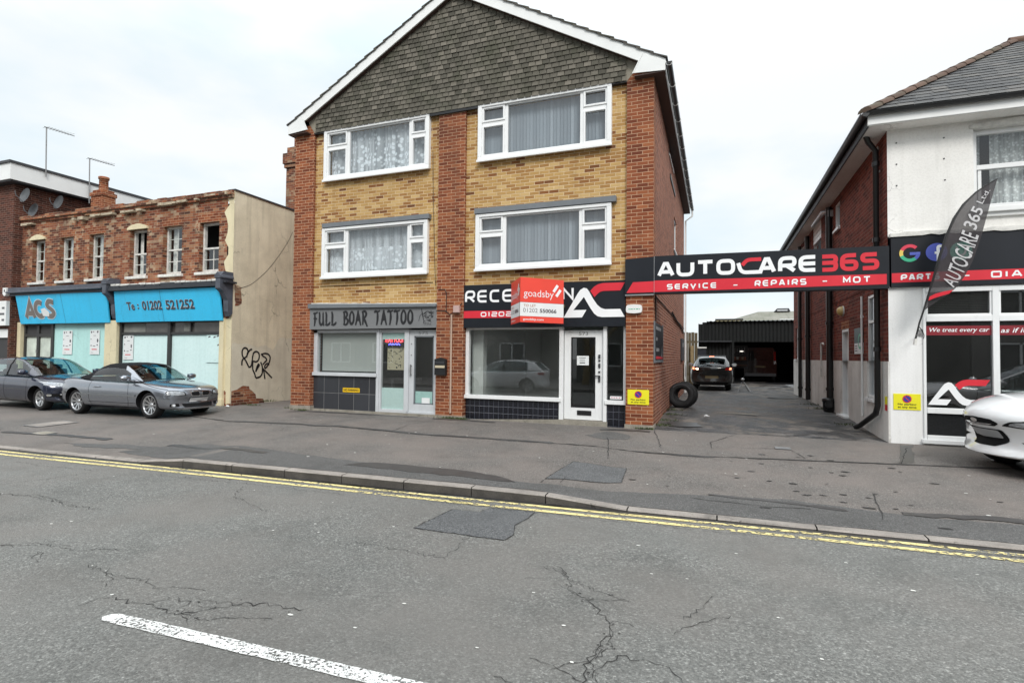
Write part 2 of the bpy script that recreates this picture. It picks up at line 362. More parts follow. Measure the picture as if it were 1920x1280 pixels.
def tiles(name, stops, rough=.85, moss=None, edge=None):
    """separate tiles or slates: every tile (mesh island) has its own tone"""
    t = NT(name); g = t.n('ShaderNodeNewGeometry'); v = t.ob(); c = t.ramp(g.outputs['Random Per Island'], stops)
    c = t.mix(t.math('MULTIPLY', t.noise(v, 30, 4, .7), .45), c, tuple(x*.45 for x in stops[0][1]))
    if moss: c = t.mix(t.math('MULTIPLY', t.ramp(t.noise(v, 1.5, 6, .65), [(.48, 0), (.68, 1)]), moss[1]), c, moss[0])
    t.col(c); t.rough(rough); t.bump(t.noise(v, 60, 3), .4, .004); t.b.inputs['Specular IOR Level'].default_value = .3; return t.mat
def lace(name, dens, scale, fold=26):
    """net curtain: pleats of sheer cloth with a denser woven pattern"""
    t = NT(name); uv = t.uv(); vo = t.n('ShaderNodeTexVoronoi'); vo.inputs['Scale'].default_value = scale; t.l(uv, vo.inputs['Vector'])
    p = t.ramp(vo.outputs['Distance'], [(.25, 1), (.5, 0)]); n = t.noise(t.map(uv, (fold*.35, .4, 1)), 1, 3)
    a = t.math('ADD', t.math('MULTIPLY', p, dens), t.math('MULTIPLY', t.ramp(n, [(.35, .42), (.65, .95)]), .78), True)
    t.col((.8,.82,.83)); t.rough(.9); t.l(a, t.b.inputs['Alpha']); return t.mat

M = {}
M['red_brick'] = brick('red_brick', [(0,(.15,.04,.02)),(.35,(.235,.068,.03)),(.7,(.30,.092,.04)),(1,(.37,.13,.055))], (.60,.39,.25), stain=(.32,(.07,.04,.03)))
M['side_brick'] = brick('side_brick', [(0,(.17,.05,.03)),(.5,(.26,.085,.048)),(1,(.34,.12,.068))], (.62,.45,.35), stain=(.22,(.1,.05,.035)))
M['stock_brick'] = brick('stock_brick', [(0,(.15,.06,.027)),(.05,(.25,.10,.035)),(.12,(.37,.19,.065)),(.4,(.46,.27,.095)),(.75,(.56,.355,.135)),(1,(.64,.44,.20))], (.78,.62,.40), stain=(.28,(.2,.11,.045)))
M['old_brick'] = brick('old_brick', [(0,(.075,.03,.02)),(.2,(.17,.05,.028)),(.45,(.28,.085,.042)),(.7,(.36,.13,.06)),(.9,(.42,.22,.12)),(1,(.48,.36,.25))], (.40,.31,.22), stain=(.5,(.075,.05,.04)), patch=((.55,.43,.29),2.4,.56,.55), bumpd=.012, stainscale=.9, jit=.012)
M['dark_brick'] = brick('dark_brick', [(0,(.055,.022,.016)),(.5,(.10,.035,.024)),(1,(.15,.05,.032))], (.27,.19,.15), stain=(.3,(.04,.02,.017)))
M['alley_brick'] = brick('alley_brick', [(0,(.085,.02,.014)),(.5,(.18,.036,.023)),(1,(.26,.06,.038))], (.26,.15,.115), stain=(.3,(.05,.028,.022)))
M['road'] = tarmac('road', (.095,.095,.09), (.315,.315,.296), warm=(.18,.168,.155), scale=1.0, worn=.4)
M['pave'] = tarmac('pave', (.085,.079,.074), (.29,.268,.248), warm=(.21,.18,.162), scale=1.1, worn=.35)
M['pave_new'] = tarmac('pave_new', (.075,.074,.072), (.20,.195,.19), scale=1.3, worn=.3)
M['patch'] = tarmac('patch', (.08,.082,.085), (.22,.225,.228), scale=1.2, worn=.3)
M['yard'] = tarmac('yard', (.03,.031,.033), (.14,.14,.145), warm=(.15,.125,.10), scale=1.0, worn=.3)
def _yard():
    n = M['yard'].node_tree; b = n.nodes['Principled BSDF']; o = b.inputs['Base Color'].links[0].from_socket; tc_ = n.nodes.new('ShaderNodeTexCoord'); z = n.nodes.new('ShaderNodeTexNoise'); z.inputs['Scale'].default_value = 2.2; z.inputs['Detail'].default_value = 7; z.inputs['Roughness'].default_value = .68; n.links.new(tc_.outputs['Object'], z.inputs['Vector'])
    r_ = n.nodes.new('ShaderNodeValToRGB'); r_.color_ramp.elements[0].position = .44; r_.color_ramp.elements[0].color = (.35,.35,.36,1); r_.color_ramp.elements[1].position = .60; r_.color_ramp.elements[1].color = (2.0,1.95,1.88,1); n.links.new(z.outputs['Fac'], r_.inputs[0])
    m_ = n.nodes.new('ShaderNodeMix'); m_.data_type = 'RGBA'; m_.blend_type = 'MULTIPLY'; m_.inputs['Factor'].default_value = 1; n.links.new(o, m_.inputs['A']); n.links.new(r_.outputs[0], m_.inputs['B']); n.links.new(m_.outputs['Result'], b.inputs['Base Color'])
    q_ = n.nodes.new('ShaderNodeMapRange'); q_.inputs['From Min'].default_value = .4; q_.inputs['From Max'].default_value = .6; q_.inputs['To Min'].default_value = .28; q_.inputs['To Max'].default_value = .8; n.links.new(z.outputs['Fac'], q_.inputs['Value']); n.links.new(q_.outputs[0], b.inputs['Roughness'])
_yard()
M['crack'] = plain('crack', (.03,.029,.028), .95)
M['dark_ground'] = plain('dark_ground', (.03,.03,.03), .35)
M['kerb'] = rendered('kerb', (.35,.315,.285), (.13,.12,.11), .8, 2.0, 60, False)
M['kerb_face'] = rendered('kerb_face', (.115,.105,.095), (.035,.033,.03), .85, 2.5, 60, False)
M['yellow'] = paint_worn('yellow', (.78,.66,.30), .44, .05, 20)
M['white_line'] = paint_worn('white_line', (.82,.82,.80), .455, .03, 46)
M['white'] = plain('white', (.78,.79,.78), .35, .07, 2)
M['upvc'] = plain('upvc', (.80,.81,.81), .3, .05, 2)
M['oldwhite'] = plain('oldwhite', (.72,.71,.67), .6, .32, 7)
M['cream_paint'] = rendered('cream_paint', (.74,.66,.45), (.42,.36,.24), .35, 1.1)
M['cream_patch'] = rendered('cream_patch', (.72,.67,.54), (.46,.41,.32), .6, 1.3); M['cream_wall'] = rendered('cream_wall', (.80,.715,.54), (.42,.365,.265), .7, .75)
M['white_render'] = rendered('white_render', (.85,.84,.81), (.50,.48,.44), .34, .6, 28)
M['white_paint'] = rendered('white_paint', (.84,.84,.83), (.62,.61,.59), .3, .6)
M['plinth_paint'] = rendered('plinth_paint', (.76,.75,.72), (.36,.34,.31), .5, 1.2)
M['concrete'] = rendered('concrete', (.36,.33,.28), (.14,.13,.10), .7, 3.0)
M['grey_paint'] = plain('grey_paint', (.16,.175,.19), .5, .15, 4)
M['grey_sign'] = plain('grey_sign', (.185,.19,.195), .5, .08, 2)
M['grey_frame'] = plain('grey_frame', (.55,.57,.59), .4, .1, 4)
M['alu'] = plain('alu', (.5,.51,.52), .4, .1, 5, metal=.6)
M['anthracite'] = plain('anthracite', (.011,.0135,.019), .45, .25, 1.2, spec=.3)
M['black'] = plain('black', (.012,.012,.013), .45, .2, 4)
M['matt_black'] = plain('matt_black', (.01,.01,.011), .9, .2, 4, spec=.2)
M['black_pipe'] = plain('black_pipe', (.014,.015,.016), .35, .2, 6)
M['charcoal'] = plain('charcoal', (.035,.037,.042), .5, .15, 4)
M['red'] = plain('red', (.66,.024,.042), .4, .08, 2)
M['board_red'] = plain('board_red', (.78,.06,.035), .45, .06, 2)
M['letter_white'] = plain('letter_white', (.86,.87,.88), .4, .04, 2)
M['letter_black'] = plain('letter_black', (.012,.012,.014), .5, .1, 2)
M['letter_grey'] = plain('letter_grey', (.10,.10,.11), .5, .2, 4)
M['blue_sign'] = rendered('blue_sign', (.05,.60,.97), (.07,.42,.66), .32, .9, 18, True, .0008); M['blue_sign'].node_tree.nodes['Principled BSDF'].inputs['Roughness'].default_value = .45
M['dark_timber'] = plain('dark_timber', (.03,.034,.042), .55, .3, 6)
M['dark_frame'] = plain('dark_frame', (.035,.035,.035), .5, .2, 5)
M['aqua'] = rendered('aqua', (.50,.78,.75), (.40,.66,.63), .4, .9, 12, True, .001)
M['aqua_pale'] = rendered('aqua_pale', (.68,.86,.85), (.54,.76,.74), .4, .9, 12, True, .001)
M['paper'] = plain('paper', (.76,.78,.78), .8, .05, 3)
M['beige_paper'] = plain('beige_paper', (.55,.48,.34), .8, .1, 3)
M['yellow_sign'] = plain('yellow_sign', (.80,.74,.02), .45, .05, 3)
M['amber_sign'] = plain('amber_sign', (.80,.50,.01), .45, .05, 3)
M['sign_blue'] = plain('sign_blue', (.03,.05,.30), .5, .1, 3)
M['tile_charcoal'] = brick('tile_charcoal', [(0,(.036,.038,.045)),(1,(.047,.05,.058))], (.25,.25,.25), w=.46, h=.46, ms=.006, stain=(.3,(.03,.03,.03)), bumpd=.003, grain=.1)
M['tile_black'] = brick('tile_black', [(0,(.008,.009,.014)),(1,(.014,.015,.022))], (.11,.12,.15), w=.118, h=.152, ms=.004, stain=(.2,(.02,.02,.02)), bumpd=.003, grain=.1)
M['tile_charcoal'].node_tree.nodes['Brick Texture'].offset = 0; M['tile_black'].node_tree.nodes['Brick Texture'].offset = 0
for k in ('tile_black', 'tile_charcoal'): M[k].node_tree.nodes['Principled BSDF'].inputs['Roughness'].default_value = .22; M[k].node_tree.nodes['Principled BSDF'].inputs['Specular IOR Level'].default_value = .5
M['hung_tile'] = tiles('hung_tile', [(0,(.075,.07,.055)),(.4,(.12,.111,.09)),(.75,(.155,.142,.116)),(1,(.215,.195,.16))], moss=((.06,.065,.04),.5))
M['roof_tile'] = tiles('roof_tile', [(0,(.05,.047,.043)),(1,(.12,.11,.10))], moss=((.09,.09,.05),.6))
M['slate'] = tiles('slate', [(0,(.04,.04,.042)),(.6,(.075,.073,.072)),(1,(.125,.115,.105))], .6, moss=((.10,.095,.08),.4))
M['ridge_tile'] = tiles('ridge_tile', [(0,(.10,.065,.05)),(1,(.16,.098,.072))], moss=((.085,.08,.055),.9))
M['grey_roof'] = rendered('grey_roof', (.26,.25,.22), (.13,.14,.10), .7, .6)
M['soffit_brown'] = plain('soffit_brown', (.075,.045,.036), .6, .15, 3)
M['glass'] = glass('glass'); M['glass_shop'] = glass('glass_shop', (.90,.94,.92), 3.0, film=.10); M['glass_dark'] = glass('glass_dark', (.45,.48,.48), 2.2)
M['glass_up'] = glass('glass_up', (.90,.94,.96), 2.6, film=.03)
M['car_glass'] = glass('car_glass', (.58,.68,.67), 1.25)
M['lens'] = glass('lens', (.92,.93,.95), 1.8); M['red_lens'] = plain('red_lens', (.35,.01,.01), .15, .05, 3)
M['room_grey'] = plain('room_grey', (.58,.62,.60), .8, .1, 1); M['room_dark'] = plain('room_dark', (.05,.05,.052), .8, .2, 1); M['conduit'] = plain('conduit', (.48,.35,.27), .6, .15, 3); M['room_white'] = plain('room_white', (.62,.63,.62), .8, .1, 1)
M['carpet'] = plain('carpet', (.07,.07,.07), .95, .2, 4)
M['lace_a'] = lace('lace_a', .6, 9, 18); M['lace_b'] = lace('lace_b', .12, 26, 26); M['lace_c'] = lace('lace_c', .3, 20, 30)
M['blind'] = tiles('blind', [(0,(.26,.285,.31)),(.6,(.31,.335,.36)),(.85,(.36,.39,.42)),(1,(.44,.47,.50))], .8); M['roller'] = plain('roller', (.46,.47,.46), .8, .04, 1)
M['rubber'] = plain('rubber', (.013,.013,.014), .75, .3, 10, bump=.002, spec=.35); M['alloy'] = plain('alloy', (.55,.56,.57), .3, .1, 5, metal=.85); M['chrome'] = plain('chrome', (.75,.76,.78), .15, .03, 3, metal=1)
M['softtop'] = plain('softtop', (.013,.013,.015), .95, .15, 30, bump=.001, spec=.2); M['interior'] = plain('interior', (.03,.03,.032), .8, .2, 5)
M['plate'] = plain('plate', (.78,.79,.80), .4, .03, 3); M['plate_grey'] = plain('plate_grey', (.36,.37,.38), .5, .1, 3); M['headlamp'] = plain('headlamp', (.40,.42,.44), .12, .6, 22, metal=.35, coat=1); M['plate_amber'] = plain('plate_amber', (.13,.10,.045), .5, .1, 3)
M['silver'] = carpaint('silver', (.27,.29,.325), .75, 0, .2); M['navy'] = carpaint('navy', (.026,.032,.056), .35, 0, .25); M['white_car'] = carpaint('white_car', (.80,.81,.82), 0, 0, .2)
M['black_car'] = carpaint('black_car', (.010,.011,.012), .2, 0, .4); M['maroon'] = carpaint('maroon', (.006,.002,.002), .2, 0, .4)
M['steel'] = plain('steel', (.30,.30,.30), .5, .25, 6, metal=.7); M['dish'] = plain('dish', (.13,.14,.15), .5, .2, 4)
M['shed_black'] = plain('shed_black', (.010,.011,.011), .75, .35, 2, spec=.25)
M['fence_wood'] = plain('fence_wood', (.12,.095,.055), .85, .35, 6); M['post_wood'] = plain('post_wood', (.30,.22,.11), .8, .25, 6)
M['moss'] = plain('moss', (.05,.065,.02), .95, .5, 9); M['weed'] = plain('weed', (.06,.085,.025), .8, .4, 9)
M['flagcloth'] = None
# ------------------------------------------------------------------ ground, road, pavement, kerb, markings
def sm(a, b, x): t = min(1, max(0, (x-a)/(b-a))); return t*t*(3-2*t)
def yk(x): return -5.36+0.035*x                       # kerb line
def kd(x): return 0.18-0.078*sm(-6.75, -6.1, x)*(1-sm(-.75, -.05, x))
def gz(x, y):                                         # height of the footway and of the yard between the buildings
    if y > 0: return 0.1*sm(0, 3, y)*sm(-.6, .2, x)*(1-sm(4.0, 4.4, x))
    return -kd(x)*min(1.0, max(0, y/yk(x)))
ZR = -0.20
def inside(p, poly):
    c = False; n = len(poly); x, y = p
    for i in range(n):
        x1, y1 = poly[i]; x2, y2 = poly[(i+1) % n]
        if (y1 > y) != (y2 > y) and x < (x2-x1)*(y-y1)/(y2-y1)+x1: c = not c
    return c
def rough_edge(poly, step=.15, amp=.02):
    o = []
    for i, p in enumerate(poly):
        a, b = Vector(p), Vector(poly[(i+1) % len(poly)]); n = max(1, int((b-a).length/step))
        for k in range(n): q = a.lerp(b, k/n); o.append((q.x+random.uniform(-amp, amp), q.y+random.uniform(-amp, amp)))
    return o
def sheet(mb, poly, zf, off, m, amp=.02, step=.15):
    """a patch laid on the ground, following its slope"""
    mb_p = rough_edge(poly, step, amp)
    xs = [p[0] for p in mb_p]; ys = [p[1] for p in mb_p]; pts = [Vector(p) for p in mb_p]; n0 = len(pts)
    g = .35; x = min(xs)+g/2
    while x < max(xs):
        y = min(ys)+g/2
        while y < max(ys):
            if inside((x, y), mb_p): pts.append(Vector((x, y)))
            y += g
        x += g
    v, e, f, *_ = delaunay_2d_cdt(pts, [], [list(range(n0))], 1, 1e-5)
    mb.add([(p.x, p.y, zf(p.x, p.y)+off) for p in v], f, m)
def crack(mb, pts, zf, off, m, w0=.014, jit=.03, step=.035, gaps=.10):
    o = []
    for a, b in zip(pts[:-1], pts[1:]):
        a, b = Vector(a), Vector(b); n = max(2, int((b-a).length/step)); d = (b-a).normalized(); nn = Vector((-d.y, d.x))
        for k in range(n): o.append(a.lerp(b, k/n)+nn*random.gauss(0, jit)*.6+d*random.gauss(0, jit)*.3)
    o.append(Vector(pts[-1])); seg = [o[0]]
    for p in o[1:]:
        seg.append(p)
        if random.random() < gaps and len(seg) > 3:
            ws = [w0*random.uniform(.25, 1.25)*min(1, .3+i*.5, .3+(len(seg)-1-i)*.5) for i in range(len(seg))]
            ribbon(mb, seg, ws, lambda x, y: (x, y, zf(x, y)+off), m); seg = [p]
    if len(seg) > 1: ribbon(mb, seg, [w0*random.uniform(.25, 1.1) for _ in seg], lambda x, y: (x, y, zf(x, y)+off), m)

mb = MB(); mb.quad((-400,-400,-.6),(400,-400,-.6),(400,400,-.6),(-400,400,-.6)); struct(mb.build('ground', M['yard']))
mb = MB(); rz_ = lambda x, y: ZR
N = 40
for i in range(N):
    x0 = -70+i*120/N; x1 = -70+(i+1)*120/N
    mb.quad((x0,-13.2+.035*x0,ZR),(x1,-13.2+.035*x1,ZR),(x1,yk(x1),ZR),(x0,yk(x0),ZR),0)
RC = {'a':[[-6.555,-7.43],[-6.09,-7.362],[-5.622,-7.41],[-5.135,-7.433],[-4.828,-7.413]],'a2':[[-6.2,-7.30],[-5.7,-7.36],[-5.3,-7.36]],'b':[[-7.081,-7.175],[-6.858,-6.664],[-6.81,-6.099],[-6.724,-5.863]],'c':[[-4.494,-8.43],[-4.127,-8.279],[-3.732,-8.266],[-3.536,-8.119]],'d':[[-3.368,-8.426],[-3.055,-8.488],[-2.744,-8.465],[-2.449,-8.521]],'e':[[-2.625,-8.745],[-2.336,-8.713],[-1.994,-8.75],[-1.841,-8.611],[-1.725,-8.467],[-1.41,-8.422],[-1.305,-8.395]],'e2':[[-2.319,-8.69],[-2.183,-8.567],[-2.077,-8.592],[-1.992,-8.734],[-1.81,-8.75],[-1.652,-8.657],[-1.397,-8.569]],'e3':[[-2.07,-8.538],[-1.809,-8.517],[-1.63,-8.47]],'f':[[-1.808,-7.239],[-1.481,-7.234],[-1.157,-7.251],[-0.865,-7.285]],'g':[[-0.007,-7.079],[0.138,-7.222],[0.206,-7.465],[0.337,-7.549],[0.397,-7.569]],'h':[[0.16,-7.287],[0.312,-7.356],[0.448,-7.46],[0.636,-7.498]],'i':[[0.363,-7.582],[0.568,-7.817],[0.592,-7.981],[0.554,-8.154],[0.541,-8.303],[0.55,-8.504]],'j':[[0.568,-7.817],[0.638,-8.12],[0.555,-8.297],[0.621,-8.476]],'k':[[0.985,-7.613],[1.077,-7.461],[1.157,-7.201]],'l':[[0.952,-7.837],[1.051,-7.674],[1.27,-7.461]],'m':[[0.119,-8.602],[0.22,-8.635]],'n':[[-3.925,-8.535],[-4.003,-8.404],[-3.823,-8.518],[-3.754,-8.607]],'o':[[-0.923,-6.706],[-0.904,-7.066],[-0.901,-7.262]],'p':[[-5.9,-6.05],[-4.9,-6.02],[-3.9,-5.96],[-2.9,-5.95]],'q':[[-6.9,-6.2],[-7.9,-6.3],[-8.6,-6.25]],'r':[[-0.636,-5.761],[0.213,-5.742],[0.475,-5.728]],'s':[[-3.184,-6.83],[-4.009,-6.482],[-4.294,-6.105]],'t':[[0.56,-8.451],[0.68,-8.191],[0.907,-8.184],[1.024,-8.316]]}
for k, pts in RC.items(): crack(mb, pts, rz_, .004, 1, .0075 if k in 'aei' else .0052, .026 if k not in ('a',) else .034)
for k in ('a','e','e2','g','h','i','j','c'):    # crumbled grit along the worst of them
    for _ in range(11):
        j = random.randrange(len(RC[k])-1); p = Vector(RC[k][j]).lerp(Vector(RC[k][j+1]), random.random()); p += Vector((random.gauss(0,.03), random.gauss(0,.018))); q = random.uniform(.002,.006)
        mb.add([(p.x+q*2*math.cos(a)*random.uniform(.5,1.4), p.y+q*math.sin(a)*random.uniform(.5,1.4), ZR+.005) for a in (0,1.2,2.4,3.7,5)], [(0,1,2,3,4)], 1)
for _ in range(26):    # hairline web beside the main cracks
    k = random.choice(['a','c','d','e','g','i','j','h']); p = Vector(random.choice(RC[k])); q = p+Vector((random.uniform(-.35,.35), random.uniform(-.16,.16))); crack(mb, [p, (p+q)/2+Vector((random.uniform(-.05,.05),.03)), q], rz_, .0035, 1, .0045, .016)
sheet(mb, [[-1.512,-6.702],[-1.456,-6.0],[-1.143,-5.975],[-1.101,-5.80],[-0.60,-5.76],[-0.602,-5.993],[-0.649,-6.256],[-0.564,-6.526],[-0.589,-6.692]], rz_, .004, 2, .012)
crack(mb, [[-1.512,-6.702],[-1.456,-6.0],[-1.143,-5.975],[-1.101,-5.80],[-0.60,-5.76],[-0.602,-5.993],[-0.649,-6.256],[-0.564,-6.526],[-0.589,-6.692],[-1.512,-6.702]], rz_, .007, 1, .010, .008)
sheet(mb, [(-20+.1*i, yk(-20+.1*i)-.005) for i in range(270)]+[(7-.1*i, yk(7-.1*i)-.055-.05*abs(math.sin(i*.37))*abs(math.sin(i*.11))-random.uniform(0,.03)) for i in range(271)], rz_, .0025, 3, .004, .1)
for i in range(14):    # broken edge of the surfacing beside the lines
    x = random.uniform(-6.5, 2.5); y = yk(x)-random.uniform(.12, .42); crack(mb, [[x,y],[x+random.uniform(.3,.9),y+random.uniform(-.08,.08)],[x+random.uniform(1,1.6),y+random.uniform(-.1,.1)]], rz_, .0075, 1, .007, .02)
for i in range(70):    # grit and gutter dirt against the kerb
    x = random.uniform(-10, 4); y = yk(x)-random.uniform(.01, .09); r_ = random.uniform(.02, .09)
    sheet(mb, [(x-r_*3, y), (x, y-r_*.4), (x+r_*3, y), (x, y+r_*.15)], rz_, .003, 3, .008, .06)
for i in range(55):    # pale flints, chewing gum
    x = random.uniform(-7, 3.5); y = random.uniform(-9.2, -5.9); r_ = random.uniform(.006, .016)
    mb.add([(x+r_*math.cos(a)*random.uniform(.8,1.7), y+r_*math.sin(a)*.8, ZR+.0045) for a in [k*1.047 for k in range(6)]], [tuple(range(6))], 4)
struct(mb.build('road', [M['road'], M['crack'], M['patch'], M['dark_ground'], M['oldwhite']]))

mb = MB(); XS = [-60,-40,-30]+[-24+.5*i for i in range(33)]+[-7.5+.1*i for i in range(81)]+[1+.5*i for i in range(18)]+[12,20,40]; NY = 12
P = {}
for i, x in enumerate(XS):
    for j in range(NY+1):
        y = (yk(x)+.12)*(1-j/NY); P[i,j] = (x, y, gz(x, y))
vs = [P[i,j] for i in range(len(XS)) for j in range(NY+1)]
mb.add(vs, [(i*(NY+1)+j, (i+1)*(NY+1)+j, (i+1)*(NY+1)+j+1, i*(NY+1)+j+1) for i in range(len(XS)-1) for j in range(NY)], 0, True)
mb.quad((-60,0,0),(-11.35,0,0),(-11.35,30,0),(-60,30,0),0); mb.quad((-11.35,0,0),(-9.2,0,0),(-9.2,30,0),(-11.35,30,0),0)
for poly in ([[-7.9,-5.25],[-7.49,-4.539],[-7.101,-4.24],[-4.804,-4.587],[-3.341,-4.74],[-2.18,-4.705],[-1.177,-4.932],[-0.89,-4.959],[.3,-4.65],[1.9,-4.35],[3.2,-4.55],[6,-4.3],[6,-5.02],[3.7,-5.1],[2,-5.16],[-.1,-5.23],[-1,-5.25],[-3.5,-5.33],[-5.827,-5.42]],):
    sheet(mb, poly, gz, .004, 1, .02)
sheet(mb, [[-3.44,-4.70],[-1.948,-4.66],[-1.308,-4.83],[-1.13,-5.0],[-2.294,-5.0],[-3.669,-4.95]], gz, .008, 6, .03)
sheet(mb, [[-9.6,-5.05],[-8.2,-4.75],[-7.3,-4.72],[-7.6,-4.95],[-8.8,-5.2]], gz, .004, 1, .04)
sheet(mb, [[-13.5,-5.2],[-12.2,-4.95],[-11.4,-5.05],[-12,-5.3]], gz, .004, 1, .04)
sheet(mb, [[-0.821,-4.70],[-0.741,-3.58],[0.008,-3.494],[0.062,-4.287]], gz, .006, 2, .006)
crack(mb, [[-0.821,-4.70],[-0.741,-3.58],[0.008,-3.494],[0.062,-4.287],[-0.821,-4.70]], gz, .010, 3, .012, .006, gaps=.03)
sheet(mb, [[4.143,-0.222],[4.313,-0.16],[3.908,-1.699],[3.689,-1.779]], gz, .006, 6, .03)
sheet(mb, [[-1.10,-1.2],[-.806,-.552],[-.352,-.807],[-.30,-1.3],[-.7,-1.5]], gz, .004, 1, .05)
crack(mb, [[-.82,-4.9],[-.81,-4.42],[-.61,-4.46],[-.6,-4.8]], gz, .009, 3, .009, .006)
PC = {'a':[[-13.469,-1.328],[-8.938,-2.162],[-7.215,-1.927],[-3.877,-2.294],[-1.219,-2.242],[0.856,-2.328],[2.218,-2.1],[5.196,-1.636]],'b':[[-9.777,-1.858],[-9.922,-1.129],[-9.744,0.0]],'c':[[1.554,0.0],[1.077,-1.096],[1.123,-1.573]],'d':[[1.581,-1.404],[2.319,-1.225],[2.455,-1.936]],'e':[[0.942,-4.69],[1.712,-4.715],[2.13,-4.656]],'f':[[-7.491,-1.624],[-6.143,-1.876],[-5.393,-1.816]],'g':[[-4.698,-2.287],[-4.891,-1.192],[-4.67,-0.169]],'h':[[-0.665,-1.305],[-0.338,-3.057]],'i':[[1.235,-3.419],[1.559,-3.505]],'j':[[4.154,-0.457],[3.704,-1.846]],'k':[[2.933,-3.719],[2.823,-4.397],[2.751,-4.786]],'l':[[0.016,0.0],[0.332,-1.865]]}
for k, pts in PC.items(): crack(mb, pts, gz, .008, 3, .055 if k == 'a' else .016, .014, .12, .02)
def seam(pts, w_, m, off):    # a trench reinstatement: ragged dark strip
    P_ = []; 
    for a, b in zip(pts[:-1], pts[1:]):
        a, b = Vector(a), Vector(b); n = max(1, int((b-a).length/.12)); P_ += [a.lerp(b, k/n) for k in range(n)]
    up = [(p.x, p.y+w_*.5*random.uniform(.4,1.3)) for p in P_]; dn = [(p.x, p.y-w_*.5*random.uniform(.4,1.3)) for p in P_[::-1]]; sheet(mb, up+dn, gz, off, m, .008, .2)
seam([[-8.9,-2.10],[-7.2,-1.90],[-3.9,-2.24],[-1.3,-2.22]], .20, 1, .005); seam([[-8.9,-2.13],[-7.2,-1.93],[-5.2,-2.08],[-3.9,-2.27]], .07, 6, .0075); seam([[-3.7,-2.25],[-2.6,-2.22],[-1.6,-2.25]], .10, 6, .0075); seam([[.1,-2.30],[.9,-2.33],[1.3,-2.26]], .12, 6, .0075); seam([[2.2,-2.12],[3.4,-1.92],[5.0,-1.68]], .06, 6, .0075)
seam([[-8.6,-.22],[-7.2,-.16],[-5.2,-.18]], .10, 6, .0055); seam([[-1.0,-.35],[-.5,-.3],[.1,-.3]], .22, 6, .0075); seam([[-4.9,-.25],[-4.3,-.2],[-3.2,-.3]], .14, 6, .0075); seam([[-12,-4.75],[-10.5,-4.6],[-9,-4.55]], .16, 6, .0085); seam([[-7.6,-4.55],[-6.4,-4.6],[-5.2,-4.75]], .14, 6, .0085); seam([[1.1,-4.45],[2.0,-4.5],[2.6,-4.6]], .08, 6, .0085); seam([[3.0,-4.5],[3.9,-4.35],[5.2,-4.35]], .16, 6, .0085)
crack(mb, [[-8.5,-.55],[-6,-.75],[-4.3,-.7],[-2,-.8]], gz, .006, 3, .012, .01, .12, .05)
for i in range(60):    # oil drips and wet spots on the crossing
    x = random.gauss(2.6, .9); y = random.uniform(-4.9, -1.6); r_ = random.uniform(.008, .034)
    if i % 4 == 0: continue
    mb.add([(x+r_*2*math.cos(a)*random.uniform(.6,1.2), y+r_*math.sin(a)*random.uniform(.6,1.2), gz(x, y)+.0075) for a in [k*.785 for k in range(8)]], [tuple(range(8))], 6 if i % 3 else 3)
sheet(mb, [[-9.1,-.5],[-8.7,-.1],[-6.7,-.06],[-6.6,-.14],[-8.4,-.2]], gz, .004, 3, .03)
for i in range(40):
    x = random.uniform(-9, 4.5); y = random.uniform(-4.8, -.3); r_ = random.uniform(.008, .02)
    mb.add([(x+r_*math.cos(a)*1.3, y+r_*math.sin(a), gz(x, y)+.009) for a in [k*1.047 for k in range(6)]], [tuple(range(6))], 5)
sheet(mb, [[5.0,-.9],[8,-.6],[8,-2.2],[6.2,-2.3],[5.1,-1.7]], gz, .003, 4, .06)  # dark smooth patch on the footway beneath the white hatchback
struct(mb.build('pavement', [M['pave'], M['pave_new'], M['patch'], M['crack'], M['dark_ground'], M['oldwhite'], plain('oil', (.055,.052,.05), .5, .3, 8)]))

mb = MB(); nx, ny = 18, 40
pts = [(-.6+ (5.2)*i/nx, 26*j/ny) for i in range(nx+1) for j in range(ny+1)]
def gy(x, y): return gz(min(x, 3.9), max(y, .001)) - (.0 if y > .01 else 0)
vs = [(x, y, (gy(x, y)+.012*math.sin(x*2.1+y)*math.sin(y*1.3)*sm(.3, 2, y) if y > 0 else gz(x, 0))) for x, y in pts]
mb.add(vs, [(i*(ny+1)+j, (i+1)*(ny+1)+j, (i+1)*(ny+1)+j+1, i*(ny+1)+j+1) for i in range(nx) for j in range(ny)], 0, True)
gyz = lambda x, y: gy(x, y)+.014
sheet(mb, [[1.2,3.0],[2.0,2.85],[2.3,2.95],[1.8,3.1]], gyz, .003, 2, .06); sheet(mb, [[2.8,9.2],[3.6,9.0],[3.9,9.5],[3.0,9.8]], gyz, .003, 1, .05)  # first patch: sheen on the yard ground, put into a pale colour
sheet(mb, [[.3,.5],[.9,.7],[.8,1.2],[.2,1.1]], gyz, .003, 1, .05)
crack(mb, [[0.05,.35],[.66,.29],[1.72,.1],[2.45,.12],[3.15,.75],[4.0,.85]], gyz, .004, 1, .022, .02)
crack(mb, [[3.1,.8],[2.6,.3],[2.45,.12]], gyz, .004, 1, .02, .02); crack(mb, [[1.0,2.2],[2.0,1.9],[3.2,2.1]], gyz, .004, 1, .012, .03)
struct(mb.build('driveway', [M['yard'], M['dark_ground'], M['concrete']]))

